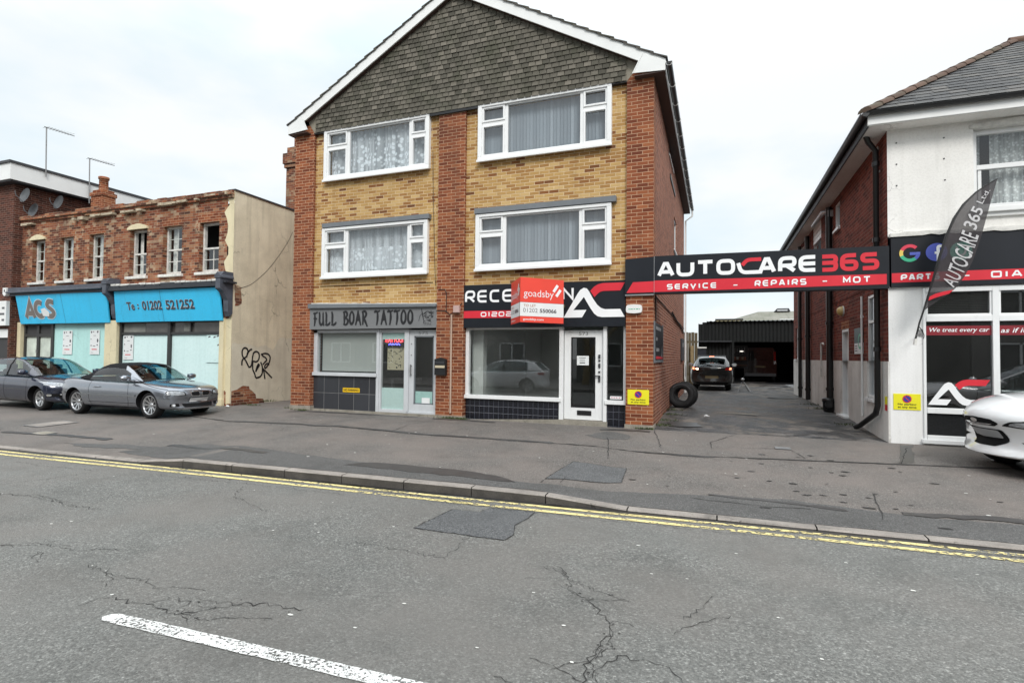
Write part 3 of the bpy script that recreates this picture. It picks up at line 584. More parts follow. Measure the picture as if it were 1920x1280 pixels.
mb = MB()              # kerb: dropped at the two crossings, standing proud between them
def kerb_top(x): return -kd(x)+.004
x = -60.0
while x < 40:
    L = .9; x1 = x+L-.014
    A = (yk(x)-.0, yk(x1)-.0); h0, h1 = kerb_top(x), kerb_top(x1)
    lo = ZR-.05
    for (a0, a1, m) in ((0, .125, 0),):
        v = [(x, A[0], lo), (x1, A[1], lo), (x1, A[1], h1-.014), (x, A[0], h0-.014), (x1, A[1]+.014, h1), (x, A[0]+.014, h0), (x1, A[1]+.125, h1+.002), (x, A[0]+.125, h0+.002), (x1, A[1]+.125, lo), (x, A[0]+.125, lo)]
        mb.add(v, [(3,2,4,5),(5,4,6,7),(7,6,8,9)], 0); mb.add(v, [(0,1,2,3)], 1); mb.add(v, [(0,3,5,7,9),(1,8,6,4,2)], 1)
    x += L
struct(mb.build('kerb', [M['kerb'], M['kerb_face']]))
for nm, off, wd in (('yellow_line', -.30, .075), ('yellow_line', -.135, .068)):
    mb = MB(); pts = [(x, yk(x)+off+.014*math.sin(x*.9)) for x in [-60+.5*i for i in range(200)]]
    ribbon(mb, pts, wd, lambda x, y: (x, y, ZR+.006), 0); struct(mb.build(nm, M['yellow']))
mb = MB()
for k in range(-8, 5):
    xa = -2.38+k*6.0; xb = xa+4.0; o = [(xa+.0, -8.945+.035*(xa+2.38))]
    for i in range(9): a = math.pi/2*(1-i/8); o.append((xa+.06-.06*math.sin(a)+.02, -8.945+.035*(xa+2.38)+.045*math.cos(a)))
    y_ = lambda x: -8.905+.035*(x+2.38)-.02
    top = [(xa, y_(xa)-.02), (xa+.015, y_(xa)+.025), (xa+.06, y_(xa)+.05), (xb, y_(xb)+.05), (xb, y_(xb)-.05), (xa+.04, y_(xa)-.05)]
    mb.add([(x, y, ZR+.006) for x, y in rough_edge(top, .06, .003)], [tuple(range(len(rough_edge(top, .06, .003))))], 0)
struct(mb.build('road_line', M['white_line']))

def cover(name, poly, label, mat, rim=.02):
    o = thing(name, label, 'manhole cover', (poly[0][0], poly[0][1], gz(*poly[0])))
    c = Vector((sum(p[0] for p in poly)/4, sum(p[1] for p in poly)/4))
    m = MB(); inn = [tuple(Vector(p).lerp(c, .10)) for p in poly]
    for i in range(4):
        j = (i+1) % 4; m.add([(*poly[i], gz(*poly[i])+.012), (*poly[j], gz(*poly[j])+.012), (*inn[j], gz(*inn[j])+.012), (*inn[i], gz(*inn[i])+.012)], [(0,1,2,3)], 0)
    m.build('frame', M['steel'], o); m = MB(); m.add([(*p, gz(*p)+.010) for p in inn], [(0,1,2,3)]); m.build('lid', mat, o)
cover('manhole_cover', [[-12.553,-4.15],[-12.50,-3.40],[-11.90,-3.42],[-11.95,-4.18]], 'pale concrete filled cover in the footway in front of the grey convertible', M['kerb'])
cover('manhole_cover', [[-11.234,-4.70],[-11.25,-4.42],[-10.82,-4.44],[-10.80,-4.72]], 'small grey cover close to the kerb, nearer than the pale concrete one', M['concrete'])
cover('manhole_cover', [[2.106,-1.30],[2.106,-1.10],[2.341,-1.09],[2.341,-1.29]], 'tiny metal cover in the footway at the mouth of the yard', M['steel'])
# ------------------------------------------------------------------ central three-storey block of two shops
B = thing('brick_building', 'three storey brick block with hung tile gable, two shops below and white windows', 'building', (-4.6, 0, 0))
D = 11.2; XL, XR = -9.24, 0.0; YW = .07
Pf = lambda t: (lambda a, z: (a, t-eps(), z))     # a point on a front at y = t
# brick piers stand proud of the yellow panels
mb = MB()
mb.box(XL, -8.62, 0, .40, .12, 7.45); mb.box(-4.96, -4.26, 0, .40, .06, 7.24); mb.box(-.55, XR-.002, 0, .40, .08, 7.45)
mb.each('pier', M['red_brick'], B)
mb = MB(); mb.box(XL-.02, -8.60, -.015, .4, -.1, .12); mb.box(-4.975, -4.245, -.012, .4, -.1, .06); mb.box(-.57, XR+.012, -.015, .4, -.1, .08); mb.each('plinth', M['concrete'], B)
W_UP = [(-8.30, -5.21), (-3.94, -.865)]; zt, zb = 7.22, 5.91; zt2, zb2 = 4.68, 3.40
mb = MB()
for (a, b), (wx0, wx1) in zip(((-8.62, -4.96), (-4.26, -.55)), W_UP):
    mb.wall('y', a, b, 2.62 if a < -6 else 3.02, 7.26, [(wx0+.02, wx1-.02, zb+.02, 7.20), (wx0+.02-.02, wx1-.02, zb2+.02, zt2)], YW, .25)
mb.build('front_wall', M['stock_brick'], B)
mb = MB()
SW = [(3.75, 5.3, 6.95, 7.25), (5.7, 6.8, 4.75, 5.75)]
mb.wall('x', .40, D, -.1, 7.46, SW, XR, -.2); mb.wall('x', 0.4, D, -.1, 7.46, [], XL, .2); mb.quad((XL,D,-.1),(XR,D,-.1),(XR,D,7.46),(XL,D,7.46)); mb.add([(XL,D,7.46),(XR,D,7.46),(-4.62,D,10.4)], [(0,1,2)])
mb.build('side_wall', M['side_brick'], B)
mb = MB()
for (y0, y1, z0, z1) in SW:
    mb = MB(); mb.box(-.09, -.03, y0, y1, z0, z0+.06); mb.box(-.09, -.03, y0, y1, z1-.06, z1); mb.box(-.09, -.03, y0, y0+.06, z0, z1); mb.box(-.09, -.03, y1-.06, y1, z0, z1); mb.box(-.05, .03, y0-.02, y1+.02, z0-.05, z0); mb.build('side_window', M['upvc'], B)
mb = MB()
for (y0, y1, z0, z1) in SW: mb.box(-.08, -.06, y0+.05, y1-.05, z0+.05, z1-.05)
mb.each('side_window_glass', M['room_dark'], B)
mb = MB(); mb.box(-.004, .025, 4.1, 6.0, 6.40, 6.52); mb.box(-.004, .02, 5.6, 6.9, 4.62, 4.70); mb.each('lintel', M['black'], B)
mb = MB(); mb.box(XL+.1, XR-.1, .3, D-.1, 2.75, 2.80); mb.box(XL+.1, XR-.1, .3, D-.1, 5.4, 5.45); mb.box(-4.66, -4.56, .35, D-.1, 0, 10); mb.box(XL+.1, XR-.1, 2.3, 2.35, 2.8, 7.4); mb.each('inner_floor', M['room_grey'], B)

# roof: two tiled slopes, white bargeboards with box ends, gutter on the driveway side
EX, EZ, AX, AZ = .265, 7.39, -4.56, 10.11; OV = -.19; sl_ = (AZ-EZ)/(EX-AX)
def roof_side(sgn, mbt):
    ex = EX if sgn > 0 else 2*AX-EX; Lx = abs(ex-AX); Ls = math.hypot(Lx, AZ-EZ); n = int(Ls/.30); tw = .30; ny_ = int((D+.6)/tw)
    for i in range(n):
        t0 = i/n; t1 = min(1, (i+1.25)/n)
        for j in range(ny_):
            if sgn < 0 and j > 12: break
            y0 = OV+j*tw; y1 = y0+tw-.006
            lift = .035+random.uniform(0, .012)
            p = lambda t, y, up: (ex+(AX-ex)*t - sgn*(-up*sl_*.55), y, EZ+.05+(AZ-EZ)*t+up)
            a, b, c, d = p(t0, y0, lift), p(t0, y1, lift+random.uniform(-.006,.006)), p(t1, y1, .006), p(t1, y0, .006)
            mbt.add([a, b, c, d, (a[0],a[1],a[2]-.03), (b[0],b[1],b[2]-.03), (d[0],d[1],d[2]-.03)], [(0,1,2,3),(4,5,1,0),(4,0,3,6)], 0)
mbt = MB(); roof_side(1, mbt); roof_side(-1, mbt); mbt.build('roof', M['roof_tile'], B, recalc=False)
mb = MB()
for s in (1, -1):
    ex = AX+s*(EX-AX)
    mb.add([(ex,OV,EZ+.05),(AX,OV,AZ+.05),(AX,D+.2,AZ+.05),(ex,D+.2,EZ+.05)], [(0,1,2,3)])
mb.each('roof_deck', M['charcoal'], B)
mb = MB()
for s in (1, -1):
    X_ = lambda x: AX+s*(x-AX)
    zz = lambda x: EZ+(EX-x)*sl_
    # raking board
    mb.prism([(X_(EX-.02), zz(EX-.02)+.05), (X_(AX), zz(AX)+.05), (X_(AX), zz(AX)-.20), (X_(-.30), zz(-.30)-.20), (X_(EX-.02), zz(EX)-.02)], 'y', OV+.03, OV+.06)
    # box end
    mb.prism([(X_(EX-.03), zz(EX)+.02), (X_(-.20), zz(-.20)-.02), (X_(-.40), 7.26), (X_(EX-.03), 7.215)], 'y', OV+.015, OV+.03)
    mb.prism([(X_(-.22), zz(-.22)-.02), (X_(-.195), zz(-.22)-.01), (X_(-.395), 7.25), (X_(-.42), 7.25)], 'y', OV+.005, OV+.016)
mb.each('bargeboard', M['white'], B)
mb = MB()
for s in (1, -1):
    X_ = lambda x: AX+s*(x-AX)
    a, b = sorted((X_(-.38), X_(EX-.03))); mb.box(a, b, OV+.035, 0.0, 7.20, 7.215)
    mb.add([(X_(-.3), OV+.05, EZ+(EX+.3)*sl_-.19), (X_(AX), OV+.05, AZ-.19), (X_(AX), .1, AZ-.19), (X_(-.3), .1, EZ+(EX+.3)*sl_-.19)], [(0,1,2,3)])
mb.each('verge_soffit', M['soffit_brown'], B)
mb = MB(); mb.box(0, EX-.04, 0, D+.1, 7.20, 7.22); mb.box(2*AX-EX+.04, XL, 0, D+.1, 7.2, 7.22); mb.each('eaves_soffit', M['soffit_brown'], B)
mb = MB(); mb.box(EX-.06, EX-.035, OV+.03, D+.15, 7.215, 7.40); mb.box(2*AX-EX+.035, 2*AX-EX+.06, OV+.03, D+.15, 7.215, 7.40); mb.each('fascia_board', M['white'], B)
mb = MB(); gp = [(EX+.045+.055*math.cos(a), 7.37+.055*math.sin(a)) for a in [math.pi+math.pi*k/8 for k in range(9)]]
mb.add([(x, OV, z) for x, z in gp]+[(x, D+.2, z) for x, z in gp], [(k, k+1, 10+k, 9+k) for k in range(8)], 0, True); mb.add([(x, OV, z) for x, z in gp], [tuple(range(9))]); gut = mb.build('gutter', M['black_pipe'], B)
for k in range(13):
    m = MB(); y = OV+.03+k*.93
    m.tube([(EX+.045+.062*math.cos(a), y, 7.37+.062*math.sin(a)) for a in [math.pi*.95+math.pi*1.1*i/8 for i in range(9)]], .012, 6); m.build('gutter_bracket', M['white'], gut)
mb = MB(); mb.tube([(EX+.045, D+.1, 7.35), (EX+.045, D+.1, 7.1), (.06, D+.05, 6.9), (.06, D+.05, 0)], .035); mb.build('downpipe', M['white'], B)
# tile hanging on the gable, one small tile at a time
mb = MB(); ch = .112; tw = .165; YT = -.035; z = 7.20; row = 0
def edge_x(zz_): return EX-(zz_-EZ)/sl_
while z < AZ-.25:
    xr = min(-.55, edge_x(z+.30)); xl = 2*AX-xr; lo_x, hi_x = max(xl, -8.62), xr
    x = lo_x-(tw/2 if row % 2 else 0)
    while x < hi_x:
        a, b = max(x, lo_x)+.0065, min(x+tw, hi_x)-.0065
        if b-a > .02:
            o_ = random.uniform(-.004, .004); zz0 = z+random.uniform(-.003, .003)
            y0 = YT-.022+o_; y1 = YT+.004
            mb.add([(a,y0,zz0),(b,y0+random.uniform(-.003,.003),zz0),(b,y1,z+ch*1.3),(a,y1,z+ch*1.3),(a,y0+.014,zz0+.001),(b,y0+.014,zz0+.001)], [(0,1,2,3),(4,5,1,0)], 0)
        x += tw
    z += ch; row += 1
mb.build('tile_hanging', M['hung_tile'], B, recalc=False)
mb = MB(); mb.prism([(-8.62,7.2),(-.55,7.2),(-.30,7.5),(-.3,7.6),(AX,AZ-.1),(2*AX+.3,7.6),(2*AX+.30,7.5)], 'y', -.005, .05); mb.build('gable_wall', plain('tile_pale', (.30,.275,.22), .9, .3, 8), B)
mb = MB(); mb.box(-5.2, -3.95, -.045, .0, 7.135, 7.20); mb.box(-8.62, -.55, -.03, .06, 7.17, 7.2); mb.each('lead_flashing', M['black'], B)

# first and second floor windows
def big_window(x0, x1, z0, z1, cur, ml, mr):
    f = MB(); y0, y1 = -.035, .10; t = .095
    f.box(x0, x1, y0, y1, z0, z0+t); f.box(x0, x1, y0, y1, z1-t*.75, z1); f.box(x0, x0+t, y0, y1, z0+t, z1-t*.75); f.box(x1-t, x1, y0, y1, z0+t, z1-t*.75)
    f.box(x0-.015, x1+.015, y0-.035, y0+.01, z0-.035, z0+.02)
    a0, a1 = x0+t, x1-t; b0, b1 = z0+t, z1-t*.75; yf0, yf1 = .015, .085; tr = z1-.46; q = .038
    for m in (ml, mr): f.box(m-q, m+q, yf0, yf1, b0, b1)
    for (s0, s1) in ((a0, ml-q), (mr+q, a1)):
        f.box(s0, s1, yf0, yf1, tr-q, tr+q)
        for (g0, g1) in ((b0, tr-q), (tr+q, b1)):
            k = .042
            f.box(s0, s0+k, yf0-.022, yf1-.01, g0, g1); f.box(s1-k, s1, yf0-.022, yf1-.01, g0, g1); f.box(s0+k, s1-k, yf0-.022, yf1-.01, g0, g0+k); f.box(s0+k, s1-k, yf0-.022, yf1-.01, g1-k, g1)
    for zz_ in (b0, b1-.03): f.box(ml+q, mr-q, yf0, yf1-.02, zz_, zz_+.03)
    wdw = f.build('window', M['upvc'], B, bevel=.006)
    g = MB(); g.quad((a0,.058,b0),(ml,.058,b0),(ml,.058,b1),(a0,.058,b1)); g.quad((ml,.050,b0),(mr,.050,b0),(mr,.050,b1),(ml,.050,b1)); g.quad((mr,.058,b0),(a1,.058,b0),(a1,.058,b1),(mr,.058,b1)); g.build('window_glass', M['glass_up'], wdw)
    c = MB(); n = 150
    if cur == 'blind':
        x = a0
        while x < a1:
            an = .32+random.uniform(-.06, .06); c.quad((x,.19-.03*an,b0+.01),(x+.082,.19+.09*an,b0+.01),(x+.082,.19+.09*an,b1),(x,.19-.03*an,b1)); x += .079
        c.build('vertical_blind', M['blind'], wdw, recalc=False)
    else:
        pr = [(a0+(a1-a0)*i/n, .20+.022*math.sin(i*.83+math.sin(i*.21)*2)) for i in range(n+1)]
        c.add([(x,y,b0+.02) for x,y in pr]+[(x,y,b1+.02) for x,y in pr], [(i,i+1,n+2+i,n+1+i) for i in range(n)], 0, True); c.build('net_curtain', M[cur], wdw, recalc=False)
        if cur == 'lace_b':
            d = MB(); hgt = b0+.62; d.add([(x,y-.012,b0+.03) for x,y in pr]+[(x,y-.012,hgt+.035*abs(math.sin(i*.25))) for i,(x,y) in enumerate(pr)], [(i,i+1,n+2+i,n+1+i) for i in range(n)], 0, True); d.build('lace_border', M['lace_a'], wdw, recalc=False)
big_window(-8.30, -5.21, zb, zt, 'lace_a', -7.56, -5.75); big_window(-3.94, -.865, zb, zt, 'blind', -3.25, -1.51)
big_window(-8.31, -5.22, zb2, zt2, 'lace_b', -7.56, -5.76); big_window(-3.97, -.86, zb2, zt2, 'blind', -3.27, -1.52)
mb = MB(); mb.box(-8.29, -5.17, -.06, .07, 4.69, 4.80); mb.build('lintel', M['grey_paint'], B); mb = MB(); mb.box(-3.99, -.76, -.06, .07, 4.69, 4.81); mb.build('lintel', M['grey_paint'], B)

# tattoo shop front: charcoal tile riser, window with a roller blind, narrow light, grey door
SF = .16
mb = MB(); mb.box(-8.62, -6.66, SF-.02, SF+.2, .04, .90); mb.build('stall_riser', M['tile_charcoal'], B)
mb = MB(); mb.box(-8.64, -4.96, SF-.06, SF+.3, -.1, .045); mb.build('shop_step', M['concrete'], B)
mb = MB(); a, b = -8.62, -6.66
mb.box(a, a+.11, SF-.04, SF+.08, .985, 2.08); mb.box(b-.03, b+.05, SF-.05, SF+.1, .045, 2.08); mb.box(a, b-.03, SF-.04, SF+.08, 2.0, 2.08); mb.box(a-.02, b, SF-.09, SF+.08, .90, .985)
mb.build('shop_window', M['grey_frame'], B, bevel=.005)
mb = MB(); mb.quad((a+.1,SF+.03,.98),(b,SF+.03,.98),(b,SF+.03,2.02),(a+.1,SF+.03,2.02)); mb.build('shop_glass', M['glass_shop'], B)
mb = MB(); mb.box(a+.17, b-.04, SF+.10, SF+.105, 1.02, 2.05); mb.build('roller_blind', M['roller'], B)
mb = MB(); pl, pr_ = -6.61, -5.87
mb.box(pl, pl+.05, SF-.03, SF+.06, .045, 2.08); mb.box(pr_-.02, pr_+.10, SF-.05, SF+.1, .045, 2.08); mb.box(pl+.05, pr_-.02, SF-.03, SF+.06, .045, .12); mb.box(pl+.05, pr_-.02, SF-.02, SF+.05, 1.99, 2.08); mb.build('side_light', M['grey_frame'], B, bevel=.005)
mb = MB(); mb.quad((pl+.05,SF+.02,.12),(pr_-.02,SF+.02,.12),(pr_-.02,SF+.02,2.0),(pl+.05,SF+.02,2.0)); mb.build('side_light_glass', M['glass_shop'], B)
mb = MB(); mb.box(pl+.05, pr_-.02, SF+.03, SF+.034, .12, .64); mb.box(pl+.05, pr_-.02, SF+.03, SF+.034, 1.83, 2.0); mb.each('frosted_film', M['aqua_pale'], B)
mb = MB(); dl, dr = -5.77, -4.99; mb.box(dl, dl+.13, SF-.01, SF+.05, .09, 2.06); mb.box(dr-.11, dr, SF-.01, SF+.05, .09, 2.06); mb.box(dl+.13, dr-.11, SF-.01, SF+.05, 1.91, 2.06); mb.box(dl+.13, dr-.11, SF-.01, SF+.05, .09, .27)
mb.box(dl-.03, dr+.03, SF-.05, SF+.06, .045, .09)
door = mb.build('door', M['grey_frame'], B, bevel=.005)
mb = MB(); x0, x1 = dl+.13, dr-.11
mb.box(x0, x0+.03, SF+.0, SF+.04, .27, 1.91); mb.box(x1-.03, x1, SF, SF+.04, .27, 1.91); mb.box(x0, x1, SF, SF+.04, .27, .30); mb.box(x0, x1, SF, SF+.04, 1.88, 1.91); mb.build('glazing_bead', M['grey_paint'], door)
mb = MB(); mb.quad((x0,SF+.02,.28),(x1,SF+.02,.28),(x1,SF+.02,1.9),(x0,SF+.02,1.9)); mb.build('door_glass', M['glass_shop'], door)
mb = MB(); mb.box(x0+.03, x1-.03, SF+.03, SF+.034, .30, .58); mb.build('frosted_film', M['aqua'], door)
mb = MB(); mb.box(dl+.05, dl+.075, SF-.06, SF-.035, .95, 1.22); mb.box(dl+.05, dl+.075, SF-.04, SF, .97, .99); mb.box(dl+.05, dl+.075, SF-.04, SF, 1.18, 1.20); mb.lathe([(0,0),(.014,0),(.014,.012),(0,.012)], (dl+.06,SF-.022,1.45), 'y', 10); mb.lathe([(0,0),(.014,0),(.014,.012),(0,.012)], (dl+.06,SF-.022,1.72), 'y', 10); mb.each('handle', M['steel'], door)
mb = MB(); text_on(mb, '575', -5.52, -5.26, 1.945, 2.02, Pf(SF-.014)); mb.build('door_number', M['steel'], door)
mb = MB(); mb.box(-5.42, -5.20, SF+.005, SF+.012, .285, .43); mb.build('notice', M['paper'], door)
# empty shop front: black tile riser, big pane, white door, narrow light
mb = MB(); mb.box(-4.24, -1.97, SF-.02, SF+.2, -.02, .47); mb.box(-.97, -.555, SF-.02, SF+.2, -.1, .46); mb.each('stall_riser', M['tile_black'], B)
mb = MB(); mb.prism([(-4.24,-.12),(-.95,-.12),(-.95,.09),(-1.95,.09),(-4.24,-.02)], 'y', SF-.06, SF+.6); mb.build('shop_step', M['concrete'], B)
mb = MB(); mb.box(-4.25, -4.17, SF-.04, SF+.08, .555, 2.1); mb.box(-2.0, -1.91, SF-.05, SF+.08, .09, 2.1); mb.box(-4.17, -2.0, SF-.03, SF+.08, 2.05, 2.1); mb.box(-4.26, -1.95, SF-.08, SF+.08, .47, .555); mb.build('shop_window', M['upvc'], B, bevel=.005)
mb = MB(); mb.quad((-4.18,SF+.03,.55),(-1.99,SF+.03,.55),(-1.99,SF+.03,2.06),(-4.18,SF+.03,2.06)); mb.build('shop_glass', M['glass_shop'], B)
mb = MB(); dl, dr = -1.90, -1.05; yD = SF+.02; mb.box(dl, dl+.15, yD, yD+.05, .10, 2.02); mb.box(dr-.17, dr, yD, yD+.05, .10, 2.02); mb.box(dl+.15, dr-.17, yD, yD+.05, 1.87, 2.02); mb.box(dl+.15, dr-.17, yD, yD+.05, .10, .36)
door = mb.build('door', M['upvc'], B, bevel=.005)
mb = MB(); mb.box(dl+.15, dl+.17, yD-.004, yD+.04, .36, 1.87); mb.box(dr-.19, dr-.17, yD-.004, yD+.04, .36, 1.87); mb.box(dl+.17, dr-.19, yD-.004, yD+.04, 1.85, 1.87); mb.box(dl+.17, dr-.19, yD-.004, yD+.04, .36, .38); mb.build('glazing_bead', M['black'], door)
mb = MB(); mb.quad((dl+.16,yD+.02,.37),(dr-.18,yD+.02,.37),(dr-.18,yD+.02,1.86),(dl+.16,yD+.02,1.86)); mb.build('door_glass', M['glass_dark'], door)
mb = MB(); mb.box(-1.61, -1.30, yD-.012, yD, .20, .30); mb.build('letterbox', M['black'], door)
mb = MB(); text_on(mb, '573', -1.58, -1.38, 1.91, 1.985, Pf(yD-.004)); mb.build('door_number', M['steel'], door)
mb = MB()
for z0, z1 in ((1.42,1.50),(1.36,1.39),(1.22,1.31),(1.12,1.15),(.92,1.05)): mb.box(dr-.10, dr-.06, yD-.03, yD, z0, z1)
mb.box(dr-.20, dr-.06, yD-.05, yD-.03, 1.04, 1.06); mb.each('handle', M['charcoal'], door)
mb = MB(); mb.box(-1.04, -.965, SF-.05, SF+.08, .09, 2.1); mb.box(-.62, -.555, SF-.03, SF+.08, .545, 2.1); mb.box(-1.0, -.56, SF-.08, SF+.08, .46, .545); mb.build('side_light', M['upvc'], B, bevel=.005)
mb = MB(); mb.quad((-.97,SF+.03,.5),(-.6,SF+.03,.5),(-.6,SF+.03,2.1),(-.97,SF+.03,2.1)); mb.build('side_light_glass', M['glass_dark'], B)
# rooms behind the glass
def room(name, x0, x1, y0, y1, z0, z1, wallm, floorm):
    m = MB(); m.quad((x0,y1,z0),(x1,y1,z0),(x1,y1,z1),(x0,y1,z1)); m.quad((x0,y0,z0),(x0,y1,z0),(x0,y1,z1),(x0,y0,z1)); m.quad((x1,y0,z0),(x1,y1,z0),(x1,y1,z1),(x1,y0,z1)); m.quad((x0,y0,z1),(x1,y0,z1),(x1,y1,z1),(x0,y1,z1)); m.quad((x0,y0,z0),(x1,y0,z0),(x1,y1,z0),(x0,y1,z0), 1)
    m.build(name, [M[wallm], M[floorm]], B)
room('shop_room', -4.20, -.58, SF+.25, 4.2, .08, 2.7, 'room_grey', 'carpet'); room('shop_room', -8.6, -5.0, SF+.25, 3.2, .06, 2.7, 'room_dark', 'carpet')
mb = MB(); mb.box(-4.19, -3.95, SF+.3, SF+.5, .1, 2.7); mb.box(-3.0,-2.2, 4.10,4.19,.1,2.05); mb.each('shop_wall_panel', M['room_white'], B)
mb = MB(); mb.tube([(-5.10,-.03,6.3),(-5.08,-.02,5.2),(-5.03,.055,3.1)], .006, 5); mb.tube([(-4.98,.05,2.95),(-4.9,-.012,2.99),(-4.74,-.012,2.99),(-4.70,-.012,2.9),(-4.70,-.012,2.45)], .008, 5); mb.tube([(-4.96,-.012,2.50),(-4.72,-.012,2.49),(-4.6,-.012,2.40),(-4.4,-.012,2.52),(-4.3,-.012,2.66)], .009, 5); mb.tube([(-8.4,.058,3.2),(-6.5,.058,3.19),(-5.1,.058,3.18)], .007, 5); mb.each('cable', M['black'], B)
mb = MB(); mb.tube([(-4.55,-.03,2.40),(-4.55,-.03,.12)], .022, 8); mb.build('conduit', M['conduit'], B)
mb = MB(); mb.tube([(.014,.32,2.75),(.014,.36,2.2)], .014, 6); mb.tube([(.015,.4,2.72),(.02,6,2.66),(.02,11,2.6)], .012, 5); mb.tube([(.02,4.8,2.75),(.04,5.6,2.66),(.04,6.4,2.62),(.03,8.5,2.56),(.03,10.8,2.4)], .022, 5)
for k in range(6): mb.tube([(.02,5.0+.8*k,2.72-.03*k),(.06,5.2+.8*k,2.60-.03*k),(.02,5.5+.8*k,2.69-.03*k)], .016, 5)
mb.each('cable', M['black'], B)
# ------------------------------------------------------------------ shop signs
def emblem(mb, x0, x1, z0, z1, P, mw, mr):
    """the white A with a red sweep of a C growing out of it"""
    sx = lambda a: x0+(a-830)/453*(x1-x0); sz = lambda b: z0+(375-b)/218*(z1-z0)
    A_ = [(830,375),(938,195),(955,172),(982,157),(1005,163),(1022,185),(1052,240),(1083,285),(1110,308),(1140,318),(1250,318),(1283,375),(1118,375),(1085,368),(1060,348),(1030,305),(983,225),(904,320),(1003,320),(970,375)]
    C_ = [(1030,182),(1058,152),(1088,135),(1120,128),(1283,128),(1250,185),(1130,185),(1105,190),(1085,204),(1062,228)]
    for poly, m in ((A_, mw), (C_, mr)):
        mb.add([P(sx(a), sz(b)) for a, b in poly], [tuple(range(len(poly)))], m)
def pieces(name, mat, parent, f, **k):
    m = MB(); f(m); return m.each(name, mat, parent, **k)
def piece(name, mat, parent, f, **k):
    m = MB(); f(m); return m.build(name, mat, parent, **k)

# reception fascia
s = thing('fascia_sign', 'black fascia reading RECEPTION with white and red AC emblem over the empty shop', 'sign', (-2.4, .05, 2.1))
yS = .02
piece('panel', M['anthracite'], s, lambda m: m.prism([(-4.27,2.09),(-.565,2.09),(-.565,3.045),(-4.27,3.07)], 'y', yS, yS+.14), bevel=.004)
piece('red_stripe', M['red'], s, lambda m: m.quad((-4.26,yS-.003,2.31),(-2.0,yS-.003,2.30),(-2.0,yS-.003,2.46),(-4.26,yS-.003,2.475)))
P3 = Pf(yS-.006)
pieces('panel_joint', M['matt_black'], s, lambda m: [m.quad((x,yS-.0015,2.09),(x+.006,yS-.0015,2.09),(x+.006,yS-.0015,3.05),(x,yS-.0015,3.05)) for x in (-3.05,-1.95)])
piece('lettering', M['letter_white'], s, lambda m: techno(m, 'RECEPTION', -4.23, -1.66, 2.66, 2.945, .052, P3, gap=.2))
piece('phone_number', M['letter_white'], s, lambda m: techno(m, '01202 52', -3.83, -2.62, 2.335, 2.445, .024, P3, gap=.24))
piece('emblem', [M['letter_white'], M['red']], s, lambda m: emblem(m, -1.88, -.575, 2.285, 2.915, P3, 0, 1))

# sign beam across the yard entrance
s = thing('gantry_sign', 'long black AUTOCARE 365 sign spanning the yard entrance between two buildings', 'sign', (1.7, 0, 2.7))
piece('panel', M['anthracite'], s, lambda m: m.prism([(-.56,2.735),(.018,2.735),(.018,3.485),(-.56,3.46)], 'y', -.07, -.005), bevel=.004)
piece('panel', M['anthracite'], s, lambda m: m.prism([(.024,2.735),(4.03,2.70),(4.03,3.45),(.024,3.49)], 'y', -.08, .14), bevel=.004)
P3 = Pf(-.084)
pieces('red_stripe', M['red'], s, lambda m: (m.add([(-.53,-.074,2.765),(.018,-.074,2.765),(.018,-.074,2.985),(-.40,-.074,2.98)], [(0,1,2,3)]), m.quad((.024,-.083,2.765),(3.99,-.083,2.775),(3.99,-.083,2.955),(.024,-.083,2.995))))
pieces('trim', M['alu'], s, lambda m: (m.box(.018, .024, -.083, -.01, 2.735, 3.485), m.box(-.56, .02, -.06, 0, 2.71, 2.735)))
piece('lettering', M['letter_white'], s, lambda m: techno(m, 'AUTO', .08, 1.53, 3.055, 3.36, .072, P3, gap=.10))
piece('lettering', M['letter_white'], s, lambda m: techno(m, 'ARE', 1.93, 2.92, 3.045, 3.355, .072, P3, gap=.10))
piece('lettering', M['letter_white'], s, lambda m: ribbon(m, arcs([(1.585,3.27),(1.635,3.085),(2.0,3.085)], .10), .07, P3, 0))
piece('number', M['red'], s, lambda m: (techno(m, '365', 2.96, 3.88, 3.035, 3.35, .074, P3, gap=.10)))
piece('red_letter_top', M['red'], s, lambda m: ribbon(m, arcs([(1.655,3.225),(1.74,3.325),(1.985,3.325)], .10), .07, P3, 0))
P4 = Pf(-.088)
for t_, a_, b_, c_, d_ in (('SERVICE',.27,1.20,2.805,2.915),('-',1.50,1.57,2.80,2.91),('REPAIRS',1.87,2.74,2.81,2.925),('-',3.0,3.07,2.82,2.92),('MOT',3.32,3.75,2.815,2.93)):
    piece('strapline', M['letter_white'], s, lambda m: techno(m, t_, a_, b_, c_, d_, .026, P4, gap=.3))

